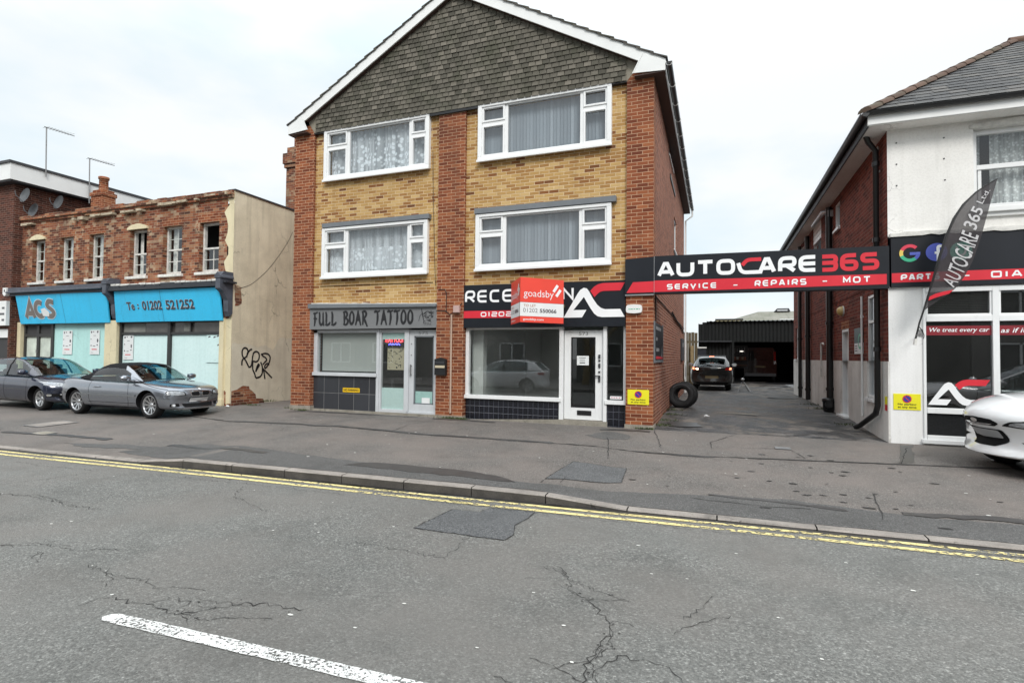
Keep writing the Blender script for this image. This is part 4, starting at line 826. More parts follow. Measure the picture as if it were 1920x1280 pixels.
# tattoo shop fascia, leaning slightly, painted script
s = thing('fascia_sign', 'grey fascia painted FULL BOAR TATTOO in black brush letters', 'sign', (-6.8, .05, 2.1))
piece('panel', M['grey_sign'], s, lambda m: m.prism([(-8.66,2.085),(-4.955,2.10),(-4.955,2.60),(-8.66,2.64)], 'y', -.005, .2), bevel=.004)
piece('ledge', M['grey_paint'], s, lambda m: (m.prism([(-8.68,2.63),(-4.95,2.59),(-4.95,2.655),(-8.68,2.74)], 'y', -.07, .12),), bevel=.008)
piece('flashing', M['oldwhite'], s, lambda m: m.prism(rough_edge([(-8.60,2.735),(-4.96,2.65),(-4.96,2.675),(-8.60,2.765)], .1, .007), 'y', -.03, .1))
BR = {'F': [[(.05,.93),(.35,.86),(.9,1)],[(.32,.86),(.42,.4),(.3,-.06)],[(.1,.5),(.45,.52),(.8,.47)]], 'U': [[(.05,1),(.15,.8),(.12,.25),(.4,0),(.75,.1),(.85,.5),(.8,1)],[(.8,.9),(.85,.2),(1.0,-.05)]],
      'L': [[(.15,1),(.3,.8),(.3,.2),(.25,.02)],[(.1,.06),(.5,0),(.95,.12),(1.0,.25)]], 'B': [[(.2,.95),(.3,.5),(.25,0)],[(.0,.9),(.5,1.02),(.85,.8),(.6,.57),(.35,.52)],[(.4,.52),(.9,.42),(.95,.15),(.5,-.02),(.05,.06)]],
      'O': [[(.45,1),(.12,.75),(.1,.25),(.45,0),(.85,.25),(.85,.75),(.5,1),(.4,.9)]], 'A': [[(.5,1.05),(.35,.5),(.05,-.03)],[(.45,1),(.7,.5),(1,-.05)],[(.1,.33),(.5,.38),(.9,.3)]],
      'R': [[(.2,.97),(.3,.5),(.2,-.02)],[(.0,.9),(.55,1.02),(.9,.78),(.6,.52),(.3,.5)],[(.45,.5),(.7,.2),(1.05,-.14)]], 'T': [[(.0,.85),(.15,.98),(.5,.9),(1,1)],[(.52,.92),(.6,.45),(.42,-.05)]]}
def brush(m, s_, x0, x1, z0, z1, P, wmax):
    n = len(s_); u = (x1-x0)/n; x = x0
    for i, c in enumerate(s_):
        if c in BR:
            for pl in BR[c]:
                p = arcs([(x+.04*u+a*u*.86, z0+b*(z1-z0)) for a, b in pl], .12, n=4); k = len(p)
                ribbon(m, p, [wmax*(.45+.75*math.sin(math.pi*min(1, .18+.8*j/k)))*(1 if len(p) > 3 else .8) for j in range(k)], P, 0)
        x += u
Pt = Pf(-.009)
piece('lettering', M['letter_black'], s, lambda m: brush(m, 'FULL BOAR TATTOO', -8.56, -5.56, 2.19, 2.53, Pt, .052))
def boar(m):
    rnd = random.Random(3)
    ribbon(m, [(-5.36,2.56),(-5.33,2.42),(-5.28,2.20)], [.012,.03,.008], Pt); ribbon(m, [(-5.43,2.26),(-5.40,2.38),(-5.34,2.44)], .012, Pt)
    for i in range(24):
        x = -5.31+rnd.random()*.22; z = 2.24+rnd.random()*.22; a = rnd.uniform(-.5, .9); L = rnd.uniform(.03, .10)
        ribbon(m, arcs([(x, z), (x+L*.5*math.cos(a)+.02, z+L*.5*math.sin(a)+.015), (x+L*math.cos(a), z+L*math.sin(a)-.02)], .02, n=3), rnd.uniform(.008, .018), Pt)
    for i in range(5): ribbon(m, [(-5.30+.045*i, 2.24-.01*i), (-5.27+.045*i, 2.15)], [.014, .004], Pt)
    ribbon(m, arcs([(-5.30,2.42),(-5.20,2.50),(-5.10,2.44),(-5.07,2.36)], .05), .018, Pt)
piece('emblem', M['letter_black'], s, boar)

# white shop fascia with round badges
s = thing('fascia_sign', 'black fascia with coloured round badges above the white shop front, red stripe below', 'sign', (8, 0, 2.7))
yW = -.06
piece('panel', M['anthracite'], s, lambda m: m.box(4.06, 12.5, yW, .05, 2.72, 3.615), bevel=.004)
piece('red_stripe', M['red'], s, lambda m: m.box(4.07, 12.4, yW-.003, yW-.0005, 2.80, 2.965))
piece('top_flashing', M['oldwhite'], s, lambda m: m.prism(rough_edge([(4.04,3.61),(12.5,3.61),(12.5,3.66),(4.04,3.67)], .12, .014), 'y', -.085, .02))
P3 = Pf(yW-.006)
pieces('panel_joint', M['matt_black'], s, lambda m: [m.quad((x,yW-.0012,2.72),(x+.006,yW-.0012,2.72),(x+.006,yW-.0012,3.61),(x,yW-.0012,3.61)) for x in (5.9,7.75,9.6)])
for t_, a_, b_ in (('PARTS',4.20,4.76),('-',5.10,5.17),('DIAGNOSTICS',5.46,7.2)):
    piece('lettering', M['letter_white'], s, lambda m: techno(m, t_, a_, b_, 2.83, 2.94, .026, P3, gap=.22))
def arc2(cx, cz, r, a0, a1, n=14): return [(cx+r*math.cos(a0+(a1-a0)*k/n), cz+r*math.sin(a0+(a1-a0)*k/n)) for k in range(n+1)]
gm = [plain('badge_red', (.66,.05,.09), .4, .05), plain('badge_yellow', (.75,.55,.12), .4, .05), plain('badge_green', (.05,.42,.24), .4, .05), plain('badge_blue', (.09,.12,.48), .4, .05), plain('badge_teal', (.12,.55,.42), .4, .05)]
def badges(m):
    cx, cz, r, t = 4.335, 3.305, .125, .055
    for m_, a0, a1 in ((0, .75, 2.75), (1, 2.7, 3.55), (2, 3.5, 5.5), (3, 5.4, 6.28)): ribbon(m, arc2(cx, cz, r, a0, a1), t, P3, m_)
    ribbon(m, [(cx, cz-.012), (cx+.152, cz-.012)], .05, P3, 3)
    c = arc2(4.72, 3.30, .155, 0, 6.283, 26)[:-1]; m.add([P3(*p) for p in c], [tuple(range(26))], 3)
    q = Pf(yW-.009); ribbon(m, arcs([(4.79,3.40),(4.74,3.40),(4.74,3.15)], .03), .045, q, 5); ribbon(m, [(4.69,3.29),(4.79,3.29)], .04, q, 5)
    c = arc2(5.06, 3.30, .155, 0, 6.283, 26)[:-1]; m.add([P3(*p) for p in c], [tuple(range(26))], 4)
    ribbon(m, arcs([(5.0,3.38),(5.0,3.26),(5.06,3.22),(5.12,3.26),(5.12,3.38)], .03), .03, q, 5)
piece('badges', gm+[M['letter_white']], s, badges)

# small signs and plates
def noparking(x0, x1, z0, z1, y, label):
    o = thing('parking_sign', label, 'sign', ((x0+x1)/2, y, z0), 0, 'yellow no parking plates')
    piece('plate', M['yellow_sign'], o, lambda m: m.box(x0, x1, y-.006, y, z0, z1), bevel=.002)
    cx, cz, r = (x0+x1)/2, z0+(z1-z0)*.68, (z1-z0)*.24; q = Pf(y-.008)
    piece('roundel', [M['sign_blue'], M['red']], o, lambda m: (m.add([q(*p) for p in arc2(cx, cz, r, 0, 6.283, 24)[:-1]], [tuple(range(24))], 0), ribbon(m, arc2(cx, cz, r*.9, 0, 6.283, 24)[:-1], r*.2, Pf(y-.0095), 1, True), ribbon(m, [(cx-r*.62, cz+r*.62), (cx+r*.62, cz-r*.62)], r*.18, Pf(y-.0095), 1)))
    def tx(m): text_on(m, 'No parking', x0+(x1-x0)*.16, x1-(x1-x0)*.16, z0+.075, z0+.115, q, bold=.02); text_on(m, 'at any time', x0+(x1-x0)*.16, x1-(x1-x0)*.16, z0+.025, z0+.063, q, bold=.02)
    piece('lettering', M['letter_black'], o, tx)
noparking(-.51, -.08, .49, .79, -.003, 'yellow no parking plate low on the red brick corner pier')
noparking(4.09, 4.49, .585, .865, -.004, 'yellow no parking plate on the white wall by the shop window')
o = thing('parking_sign', 'small amber NO PARKING plate on the charcoal tiles under the tattoo shop window', 'sign', (-7.43, .13, .49))
piece('plate', M['amber_sign'], o, lambda m: m.box(-7.69, -7.18, .132, .138, .495, .605)); piece('lettering', M['letter_black'], o, lambda m: text_on(m, 'NO PARKING', -7.66, -7.21, .525, .58, Pf(.129), bold=.02))
o = thing('alarm_box', 'white rounded alarm box high on the brick corner pier, faint green print', 'alarm', (-.38, 0, 2.35))
piece('case', M['white'], o, lambda m: m.prism(arcs([(-.53,2.36),(-.545,2.43),(-.53,2.515),(-.38,2.53),(-.23,2.515),(-.215,2.43),(-.23,2.36),(-.38,2.345)], .03, True, 3), 'y', -.07, 0), bevel=.012)
piece('print', gm[2], o, lambda m: [m.quad((x,-.0725,2.425),(x+w_,-.0725,2.425),(x+w_,-.0725,2.44),(x,-.0725,2.44)) for x, w_ in ((-.49,.03),(-.45,.05),(-.385,.03),(-.34,.05),(-.275,.02))])
o = thing('alarm_box', 'small pinkish junction box with cables on the middle brick pier', 'alarm', (-4.41, 0, 2.45))
piece('case', plain('pink_box', (.42,.27,.24), .5), o, lambda m: m.box(-4.50, -4.33, -.06, 0, 2.43, 2.60), bevel=.01); piece('lid', plain('pink_lid', (.5,.35,.32), .5), o, lambda m: m.box(-4.49, -4.34, -.072, -.06, 2.44, 2.59), bevel=.005)
o = thing('letterbox', 'black wall post box beside the tattoo shop door', 'post box', (-4.83, 0, .97))
piece('case', M['black'], o, lambda m: m.prism([(-4.95,.99),(-4.66,.99),(-4.66,1.36),(-4.80,1.40),(-4.95,1.36)], 'y', -.09, .0), bevel=.008); piece('flap', M['charcoal'], o, lambda m: m.box(-4.92, -4.69, -.10, -.09, 1.25, 1.31), bevel=.003)
piece('label_strip', M['beige_paper'], o, lambda m: m.box(-4.93, -4.68, -.093, -.0905, 1.16, 1.215))
s = thing('neon_sign', 'lit red and blue neon TATTOO sign behind the narrow shop light', 'neon sign', (-6.25, .22, 1.66))
piece('backing', M['black'], s, lambda m: m.box(-6.52, -5.98, .225, .24, 1.64, 1.90))
piece('red_tubes', emit('neon_red', (1,.06,.08), 5), s, lambda m: (text_on(m, 'TATTOO', -6.49, -6.01, 1.755, 1.875, Pf(.215), bold=.012), ribbon(m, [(-6.5,1.765),(-6.5,1.885),(-6.0,1.885),(-6.0,1.765)], .007, Pf(.218))))
piece('blue_tubes', emit('neon_blue', (.10,.10,1), 4.5), s, lambda m: ribbon(m, arcs([(-6.40+.04*k, 1.70+(.035 if k % 2 else -.01)) for k in range(9)], .03), .022, Pf(.215)))
o = thing('poster', 'beige tattoo artwork sheet hung behind the narrow shop light under the neon', 'poster', (-6.2, .26, 1.1))
def art(m):
    rnd = random.Random(5)
    for i in range(26):
        x = rnd.uniform(-6.42, -6.05); z = rnd.uniform(1.12, 1.60); a = rnd.uniform(0, 3); L = rnd.uniform(.03, .1)
        ribbon(m, arcs([(x, z), (x+L*math.cos(a), z+L*math.sin(a)), (x+L*math.cos(a+1), z+L*.4)], .03, n=3), rnd.uniform(.006, .016), Pf(.2555))
piece('sheet', M['beige_paper'], o, lambda m: m.box(-6.46, -5.98, .258, .262, 1.08, 1.64)); piece('artwork', M['letter_black'], o, art)
o = thing('side_table', 'dark cluttered table inside the tattoo shop behind the narrow light', 'table', (-6.2, .6, .06))
piece('top', M['room_dark'], o, lambda m: m.box(-6.56, -5.9, .5, 1.0, .82, .87)); 
for lx in (-6.52, -5.98): piece('leg', M['room_dark'], o, lambda m: m.box(lx, lx+.05, .52, .57, .06, .82))
o = thing('notice', 'white paper notice taped inside the empty shop door', 'notice', (-1.5, .16, 1.3)); 
piece('sheet', M['paper'], o, lambda m: m.box(-1.62, -1.36, .172, .175, 1.27, 1.47))
piece('lettering', M['letter_grey'], o, lambda m: [m.quad((a_,.170,z_),(b_,.170,z_),(b_,.170,z_+h_),(a_,.170,z_+h_)) for a_, b_, z_, h_ in ((-1.57,-1.42,1.425,.012),(-1.56,-1.44,1.39,.008),(-1.56,-1.44,1.36,.008),(-1.56,-1.44,1.31,.02))])
o = thing('sticker', 'pink and white sticker at the foot of the narrow pane beside the empty shop door', 'sticker', (-.78, .17, .56)); piece('sheet', M['paper'], o, lambda m: m.box(-.90, -.66, .172, .175, .57, .63)); piece('print', plain('pink', (.55,.2,.25), .6), o, lambda m: [m.quad((x,.170,.59),(x+.035,.170,.59),(x+.035,.170,.61),(x,.170,.61)) for x in (-.88,-.83,-.78,-.72)])

# estate agent's V board
s = thing('estate_board', 'red and white goadsby TO LET V board standing out from the reception fascia', 'estate agent board', (-2.4, 0, 2.13))
def board(pa, pb, flip):
    a = Vector(pa); b = Vector(pb); d = (b-a); W_ = d.length; d.normalize(); n = Vector((d.y, -d.x, 0)) 
    P = lambda u, z, o=0.0: tuple(a+d*u+n*o+Vector((0,0,z)))
    H = .90; z0 = 2.13
    def slab(m, c0, c1, mi): m.add([P(0,z0+c0,0),P(W_,z0+c0,0),P(W_,z0+c1,0),P(0,z0+c1,0),P(0,z0+c0,-.012),P(W_,z0+c0,-.012),P(W_,z0+c1,-.012),P(0,z0+c1,-.012)], [(0,1,2,3),(7,6,5,4),(0,4,5,1),(1,5,6,2),(2,6,7,3),(3,7,4,0)], mi)
    pn = MB(); slab(pn, .405, .90, 0); slab(pn, .125, .40, 1); slab(pn, 0, .12, 0); p = pn.build('panel', [M['board_red'], M['paper']], s, recalc=False)
    Q = lambda u, z: P(u*W_, z0+z, .004)
    def white(m):
        text_on(m, 'goadsby', .07, .76, .475, .66, Q, bold=-.005)
        for k in (0, .09): m.add([Q(.73+k*.75,.66-k),Q(.78+k*.75,.625-k),Q(.88+k*.75,.765-k),Q(.83+k*.75,.80-k)], [(0,1,2,3)])
        text_on(m, 'goadsby.com', .06, .53, .03, .085, Q, bold=.01)
    piece('lettering', M['letter_white'], p, white, recalc=False)
    piece('small_lettering', plain('let_brown', (.45,.2,.12), .5), p, lambda m: text_on(m, 'TO LET', .07, .35, .315, .365, Q), recalc=False)
    piece('phone_number', M['letter_grey'], p, lambda m: (text_on(m, '01202', .06, .39, .205, .285, Q, bold=-.01), text_on(m, '550066', .44, .83, .205, .285, Q, bold=.025)), recalc=False)
board((-2.47,-1.1,0), (-1.77,-.40,0), 0); board((-2.98,-.28,0), (-2.475,-1.1,0), 0)
piece('bracket', M['fence_wood'], s, lambda m: (m.box(-2.5, -2.44, -1.07, .02, 2.50, 2.56), m.box(-2.5, -2.44, -1.07, -1.02, 2.2, 2.95), m.box(-2.9, -1.85, -.03, .018, 2.5, 2.56)))

# signs on the yard side of the brick block: a runs along y
Px = lambda t: (lambda a, z: (t+eps(), a, z))
s = thing('wall_sign', 'tall dark notice board with grey print on the yard side of the brick corner', 'sign', (.01, 1, 1.4))
piece('panel', M['anthracite'], s, lambda m: m.box(.002, .03, .13, 1.85, 1.40, 2.17)); piece('frame', M['grey_paint'], s, lambda m: (m.box(.0, .028, .06, .13, 1.34, 2.2), m.box(0, .028, .13, 1.85, 1.34, 1.40), m.box(0, .028, 1.85, 1.92, 1.34, 2.2)))
pieces('print', M['alu'], s, lambda m: (m.quad(Px(.0315)(.22,2.03),Px(.0315)(1.3,2.03),Px(.0315)(1.3,2.10),Px(.0315)(.22,2.10)), m.quad(Px(.0315)(.25,1.80),Px(.0315)(.5,1.80),Px(.0315)(.5,1.87),Px(.0315)(.25,1.87)), m.quad(Px(.0315)(.25,1.58),Px(.0315)(.9,1.58),Px(.0315)(.9,1.65),Px(.0315)(.25,1.65)), m.add([Px(.032)(1.35,1.46),Px(.032)(1.62,1.46),Px(.032)(1.52,1.75)], [(0,1,2)])))
piece('stripe', M['red'], s, lambda m: m.quad(Px(.0315)(.2,1.42),Px(.0315)(1.75,1.42),Px(.0315)(1.75,1.475),Px(.0315)(.2,1.475)))
s = thing('wall_sign', 'narrow grey metal cabinet door far along the yard side of the brick block', 'cabinet', (.01, 9.6, 1.3)); piece('panel', M['charcoal'], s, lambda m: m.box(.0, .06, 9.0, 10.4, 1.35, 2.15), bevel=.01); piece('label_plate', M['alu'], s, lambda m: m.box(.06, .064, 9.3, 9.9, 1.85, 2.0))
s = thing('wall_sign', 'white poster board low at the far end of the brick side wall', 'sign', (.06, 11.4, .6)); piece('panel', M['paper'], s, lambda m: m.box(.05, .08, 10.6, 11.6, .62, 1.27)); piece('artwork', M['letter_grey'], s, lambda m: [m.quad(Px(.0825)(10.7+i*.24,.72),Px(.0825)(10.85+i*.24,.72),Px(.0825)(10.85+i*.24,1.18-.1*(i%2)),Px(.0825)(10.7+i*.24,1.18-.1*(i%2))) for i in range(4)])
M['cream_old'] = plain('cream_old', (.52,.44,.32), .8, .5, 7); M['grey_timber'] = plain('grey_timber', (.09,.10,.125), .6, .4, 5)
# ------------------------------------------------------------------ derelict two-storey shop on the left
B = thing('derelict_shop', 'derelict two storey red brick shop with blue fascias and cream side wall', 'building', (-16, 0, 0))
XA, XB = -20.92, -11.345; HT = 5.78
WN = [(-20.35,-19.68),(-18.92,-18.22),(-17.45,-16.76),(-15.56,-14.82),(-14.13,-13.35),(-12.66,-11.90)]; w0, w1 = 3.76, 5.17
mb = MB(); mb.wall('y', XA, XB-.24, 3.2, HT, [(a, b, w0, w1) for a, b in WN], 0, .22); mb.build('front_wall', M['old_brick'], B)
mb = MB(); mb.add([(x, -.004, z) for x, z in ([(XB,0),(XB,5.98),(XB-.12,5.98)]+[(XB-.27+.09*math.sin(i*1.9)+random.uniform(-.05,.05), 5.8-i*.2) for i in range(12)]+[(XB-.34,3.4),(XB-.12,3.3),(XB-.15,2.9),(XB-.06,2.8),(XB-.1,2.42),(XB-.37,2.38),(XB-.37,.5),(XB-.16,.38),(XB-.16,0)])], [tuple(range(24))]); mb.build('corner_render', M['cream_paint'], B)
mb = MB(); mb.quad((XB-.36,0,0),(XB,0,0),(XB,0,3.4),(XB-.36,0,3.4)); mb.build('corner_brick', M['old_brick'], B)
mb = MB()               # cornice: corbelled courses, much of it broken away, with lumps of cream moulding left
x = XA
while x < XB-.02:
    L = random.uniform(.25, .8); x1 = min(x+L, XB-.01); h = random.uniform(-.02, .035)
    mb.box(x, x1-.004, -.05-random.uniform(0,.02), .22, HT, HT+.075+h*.3); mb.box(x, x1-.004, -.10-random.uniform(0,.03), .24, HT+.08, HT+.16+h*.5)
    if random.random() < .85: mb.box(x+.01, x1-.01, -.07-random.uniform(0,.05), .24, HT+.165, HT+.205+h)
    x = x1
mb.build('cornice', M['old_brick'], B)
for i, (a, b, z) in enumerate(((-20.8,-19.9,5.70),(-18.1,-17.5,5.66),(-17.2,-14.9,5.70),(-14.2,-12.6,5.80),(-12.3,-11.5,5.88))):
    mb = MB(); x = a
    while x < b:
        L = random.uniform(.1, .45); mb.box(x, min(x+L, b), -.12-random.uniform(0,.05), .0, z-random.uniform(0,.035), z+.04+random.uniform(0,.03)); x += L+(random.uniform(.05,.4) if random.random() < .4 else 0)
    mb.build('cornice_moulding', M['cream_old'], B)
mb = MB(); mb.wall('x', .0, 12, -.1, 5.98, [], XB, -.2); mb.quad((XA,12,0),(XB,12,0),(XB,12,5.98),(XA,12,5.98)); sidew = mb.build('side_wall', M['cream_wall'], B)
mb = MB(); mb.box(XB-.25, XB+.03, -.02, 12, 5.98, 6.02); mb.quad((XA,.2,5.7),(XB-.2,.2,5.7),(XB-.2,12,5.7),(XA,12,5.7)); mb.build('roof', M['charcoal'], B)
mb = MB(); mb.add([(XB+.003, y, z) for y, z in rough_edge([(.02,.0),(.02,1.72),(.55,1.74),(.9,1.62),(1.2,1.70),(1.5,1.56),(1.75,1.95),(2.6,1.9),(4,1.7),(4,0)], .09, .02)], [tuple(range(len(rough_edge([(.02,.0),(.02,1.72),(.55,1.74),(.9,1.62),(1.2,1.70),(1.5,1.56),(1.75,1.95),(2.6,1.9),(4,1.7),(4,0)], .09, .0))))]); mb.build('render_repair', M['cream_patch'], B)
mb = MB(); mb.add([(XB+.006, y, z) for y, z in [(.03,.0),(.03,.40),(.2,.43),(.42,.54),(.63,.51),(.66,.42),(.74,.38),(.88,.26),(.9,.15),(1.16,.12),(1.21,.03),(1.2,0)]], [tuple(range(12))]); mb.build('bare_brick', M['old_brick'], B)
mb = MB(); mb.add([(XB+.004, y, z) for y, z in rough_edge([(.05,3.35),(.28,3.3),(.3,2.85),(.1,2.75)], .08, .02)], [tuple(range(len(rough_edge([(.05,3.35),(.28,3.3),(.3,2.85),(.1,2.75)], .08, .0))))]); mb.build('bare_brick', M['old_brick'], B)
mb = MB(); P = lambda a, z: (XB+.005, a, z)
ribbon(mb, arcs([(.15,3.25),(.6,3.4),(1.2,3.9),(1.7,4.5),(2.05,5.0),(2.2,5.3)], .3), .012, P); mb.build('cable', M['charcoal'], B)
mb = MB()
for k in range(6): x_ = XB-.1+random.uniform(0,.2); y_ = -.12+.06*k; mb.obox(Matrix.Translation((x_, y_, .03)) @ Matrix.Rotation(random.uniform(0,3),4,'Z') @ Matrix.Rotation(random.uniform(-.3,.3),4,'X'), random.uniform(.06,.16), .08, .05)
mb.build('rubble', M['old_brick'], B)
# sash windows
for i, (a, b) in enumerate(WN):
    f = MB(); y = .13; t = .055; opened = i in (3, 5); mid = (w0+w1)/2+(.02 if not opened else -.02)
    f.box(a, a+t, y, y+.09, w0, w1); f.box(b-t, b, y, y+.09, w0, w1); f.box(a+t, b-t, y, y+.09, w1-t, w1); f.box(a+t, b-t, y-.02, y+.09, w0, w0+.07); f.box(a+t, b-t, y+.01, y+.06, mid-.025, mid+.025)
    c = (a+b)/2
    for (z0, z1, on, yy) in ((w0+.07, mid-.025, True, y+.03), (mid+.025, w1-t, not opened, y+.05)):
        if not on: continue
        f.box(c-.011, c+.011, yy, yy+.02, z0, z1); zc = (z0+z1)/2; f.box(a+t, c-.011, yy, yy+.02, zc-.011, zc+.011); f.box(c+.011, b-t, yy, yy+.02, zc-.011, zc+.011)
    w_ = f.build('window', M['oldwhite'], B)
    g = MB(); g.quad((a+t,y+.04,w0+.07),(b-t,y+.04,w0+.07),(b-t,y+.04,mid if opened else w1-t),(a+t,y+.04,mid if opened else w1-t)); g.build('window_glass', M['glass'], w_)
    s_ = MB(); s_.box(a-.08, b+.08, -.09, .13, w0-.10, w0-.02); s_.build('sill', M['oldwhite'], w_, bevel=.015)
    if i not in (5,):
        cu = MB(); n = 24
        for (c0, c1) in (((a+t, a+t+.17), (b-t-.17, b-t)) if i in (0,1,2,4) else ((a+t, a+t+.14),)):
            pr = [(c0+(c1-c0)*k/n, .30+.015*math.sin(k*1.3)) for k in range(n+1)]; cu.add([(x,yy,w0) for x,yy in pr]+[(x,yy,w1) for x,yy in pr], [(k,k+1,n+2+k,n+1+k) for k in range(n)], 0, True)
        cu.build('curtain', M['oldwhite'], w_, recalc=False)
    if i in (0, 3):
        h = MB(); h.prism([(a-.07,w1+.0),(b+.05,w1+.0)]+[(b+.05-(b-a+.12)*k/8, w1+.06+.11*math.sin(math.pi*k/8)+random.uniform(-.01,.01)) for k in range(9)], 'y', -.06, .06); h.build('window_head', M['cream_paint'], w_)
    else:
        h = MB(); h.add([(x, -.004, z) for x, z in [(a-.04,w1),(b+.04,w1)]+[(b+.08-(b-a+.16)*k/8, w1+.20+.04*math.sin(math.pi*k/8)) for k in range(9)]], [tuple(range(11))]); h.build('window_head', M['red_brick'], w_)
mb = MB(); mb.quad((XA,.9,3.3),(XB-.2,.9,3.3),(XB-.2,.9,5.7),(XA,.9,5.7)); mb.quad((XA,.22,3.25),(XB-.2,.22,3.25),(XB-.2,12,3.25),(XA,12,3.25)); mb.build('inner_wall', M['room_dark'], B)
# shop fronts
for k, (a, b) in enumerate(((-20.92,-20.73),(-16.50,-15.96),(-11.74,-11.58))):
    mb = MB(); mb.box(a, b, -.06, .25, 0, 2.42); mb.box(a-.02, b+.02, -.09, .0, 0, .18); mb.build('pilaster', M['cream_paint'], B)
mb = MB(); mb.box(-20.8, -19.2, .04, .10, .0, .12); 
for a, b in ((-20.73,-20.65),(-19.30,-19.19),(-20.04,-19.92)): mb.box(a, b, .04, .12, 0, 2.4)
mb.box(-20.65, -20.04, .04, .12, 1.93, 2.03); mb.box(-19.92, -19.3, .04, .12, 1.93, 2.03); mb.box(-20.65, -19.3, .04, .12, 2.32, 2.4)
dr_ = mb.build('shop_doors', M['dark_frame'], B)
mb = MB(); mb.quad((-20.65,.09,2.03),(-19.3,.09,2.03),(-19.3,.09,2.32),(-20.65,.09,2.32)); mb.build('fanlight', M['room_dark'], dr_)
for a, b in ((-20.65,-20.04),(-19.92,-19.3)):
    mb = MB(); mb.quad((a,.09,.12),(b,.09,.12),(b,.09,1.93),(a,.09,1.93)); mb.build('door_pane', plain('whitewash', (.62,.68,.60), .5, .3, 3), dr_)
mb = MB(); mb.box(-20.0,-19.96,0,.04,1.0,1.25); mb.box(-20.0,-19.96,0,.04,1.4,1.5); mb.build('handle', M['steel'], dr_)
def pane(x0, x1, z0, z1, mat):
    m = MB(); m.quad((x0,.09,z0),(x1,.09,z0),(x1,.09,z1),(x0,.09,z1)); p = m.build('shop_window', mat, B)
pane(-19.19, -16.50, .35, 2.36, M['aqua']); pane(-15.88, -13.87, .3, 1.98, M['aqua_pale']); pane(-13.76, -11.78, .3, 1.98, M['aqua_pale'])
mb = MB(); mb.box(-15.96, -15.88, .03, .12, 0, 2.4); mb.box(-13.87, -13.76, .02, .13, 0, 2.4); mb.box(-11.79, -11.74, .03, .12, 0, 2.4); mb.box(-15.88, -13.87, .04, .12, 1.98, 2.05); mb.box(-13.76, -11.79, .04, .12, 1.98, 2.05); mb.box(-15.88, -13.87, .04, .12, 2.33, 2.4); mb.box(-13.76, -11.79, .04, .12, 2.33, 2.4); mb.box(-13.0,-12.96,.04,.12,2.05,2.33); mb.build('shop_frame', M['dark_frame'], B)
mb = MB(); mb.quad((-15.88,.1,2.05),(-11.79,.1,2.05),(-11.79,.1,2.33),(-15.88,.1,2.33)); mb.build('fanlight', plain('dirty_glass', (.09,.085,.08), .2, .5, 3), B)
mb = MB(); mb.quad((-15.85,.095,2.06),(-14.9,.095,2.06),(-14.9,.095,2.32),(-15.85,.095,2.32)); mb.quad((-13.3,.095,2.08),(-13.02,.095,2.08),(-13.02,.095,2.32),(-13.3,.095,2.32)); mb.each('fanlight_board', plain('ply_grey', (.22,.22,.2), .6, .3, 4), B)
mb = MB(); mb.box(-19.2, -16.5, .0, .2, 0, .35); mb.box(-15.96, -11.74, .0, .2, 0, .3); mb.each('stall_riser', M['blue_sign'], B)
mb = MB(); mb.box(-20.95, -16.2, -.42, .1, 3.36, 3.42); mb.prism([(-20.95,3.42),(-16.2,3.42),(-16.2,3.53),(-20.95,3.55)], 'y', -.34, .05); mb.box(-20.95, -16.2, -.30, 0, 3.28, 3.36); mb.build('fascia_cornice', M['grey_timber'], B, bevel=.02)
mb = MB(); mb.box(-15.95, -11.5, -.38, .1, 3.28, 3.36); x = -15.9
while x < -11.5: L = random.uniform(.15, .6); mb.box(x, x+L-.01, -.33-random.uniform(0,.04), .02, 3.365, 3.40+random.uniform(0,.06)); x += L
mb.build('fascia_cornice', M['dark_timber'], B)
mb = MB(); x = -15.9
while x < -11.7: L = random.uniform(.1, .5); mb.box(x, x+L*.8, -.31, -.02, 3.43, 3.465+random.uniform(0,.03)); x += L
mb.build('cornice_moulding', M['oldwhite'], B)
for xc in (-16.02, -11.42):
    mb = MB(); mb.prism([(.0,2.55),(-.08,2.45),(-.14,2.6),(-.16,2.9),(-.30,3.12),(-.42,3.2),(-.42,3.55),(-.30,3.68),(0,3.68)], 'x', xc-.085, xc+.085); mb.box(xc-.12, xc+.12, -.44, .0, 3.48, 3.54); mb.prism([(xc-.12,3.54),(xc+.12,3.54),(xc,3.66)], 'y', -.44, 0); mb.build('corbel', M['grey_timber'], B, bevel=.02)
# the two blue fascias lean forward at the top
def lean(a, z): k = (z-2.36)/(3.33-2.36); return (a, -.10-.20*k, z)
def fascia(xt0, xt1, xb0, xb1, zt0, zt1, label, seam):
    s = thing('fascia_sign', label, 'sign', ((xt0+xt1)/2, -.1, 2.36)); m = MB(); d = Vector((0, .04, 0))
    q = [Vector(lean(xb0,2.36)), Vector(lean(xb1,2.355)), Vector(lean(xt1,zt1)), Vector(lean(xt0,zt0))]; m.add([tuple(p) for p in q]+[tuple(p+d) for p in q], [(0,1,2,3),(4,7,6,5),(0,4,5,1),(1,5,6,2),(2,6,7,3),(3,7,4,0)]); m.build('panel', M['blue_sign'], s)
    m = MB(); P = lambda a, z: tuple(Vector(lean(a, z))+Vector((0,-.003,0))); ribbon(m, [(seam,2.365),(seam,3.30)], .012, P); m.build('seam', plain('blue_seam', (.02,.15,.3), .5), s); return s
s = fascia(-20.62, -16.12, -20.66, -16.24, 3.33, 3.26, 'sky blue fascia with big grey letters ACS over the boarded double doors', -18.30)
P = lambda a, z: tuple(Vector(lean(a, z))+Vector((0,-.006-eps(),0))); P2 = lambda a, z: tuple(Vector(lean(a, z))+Vector((0,-.012-eps(),0)))
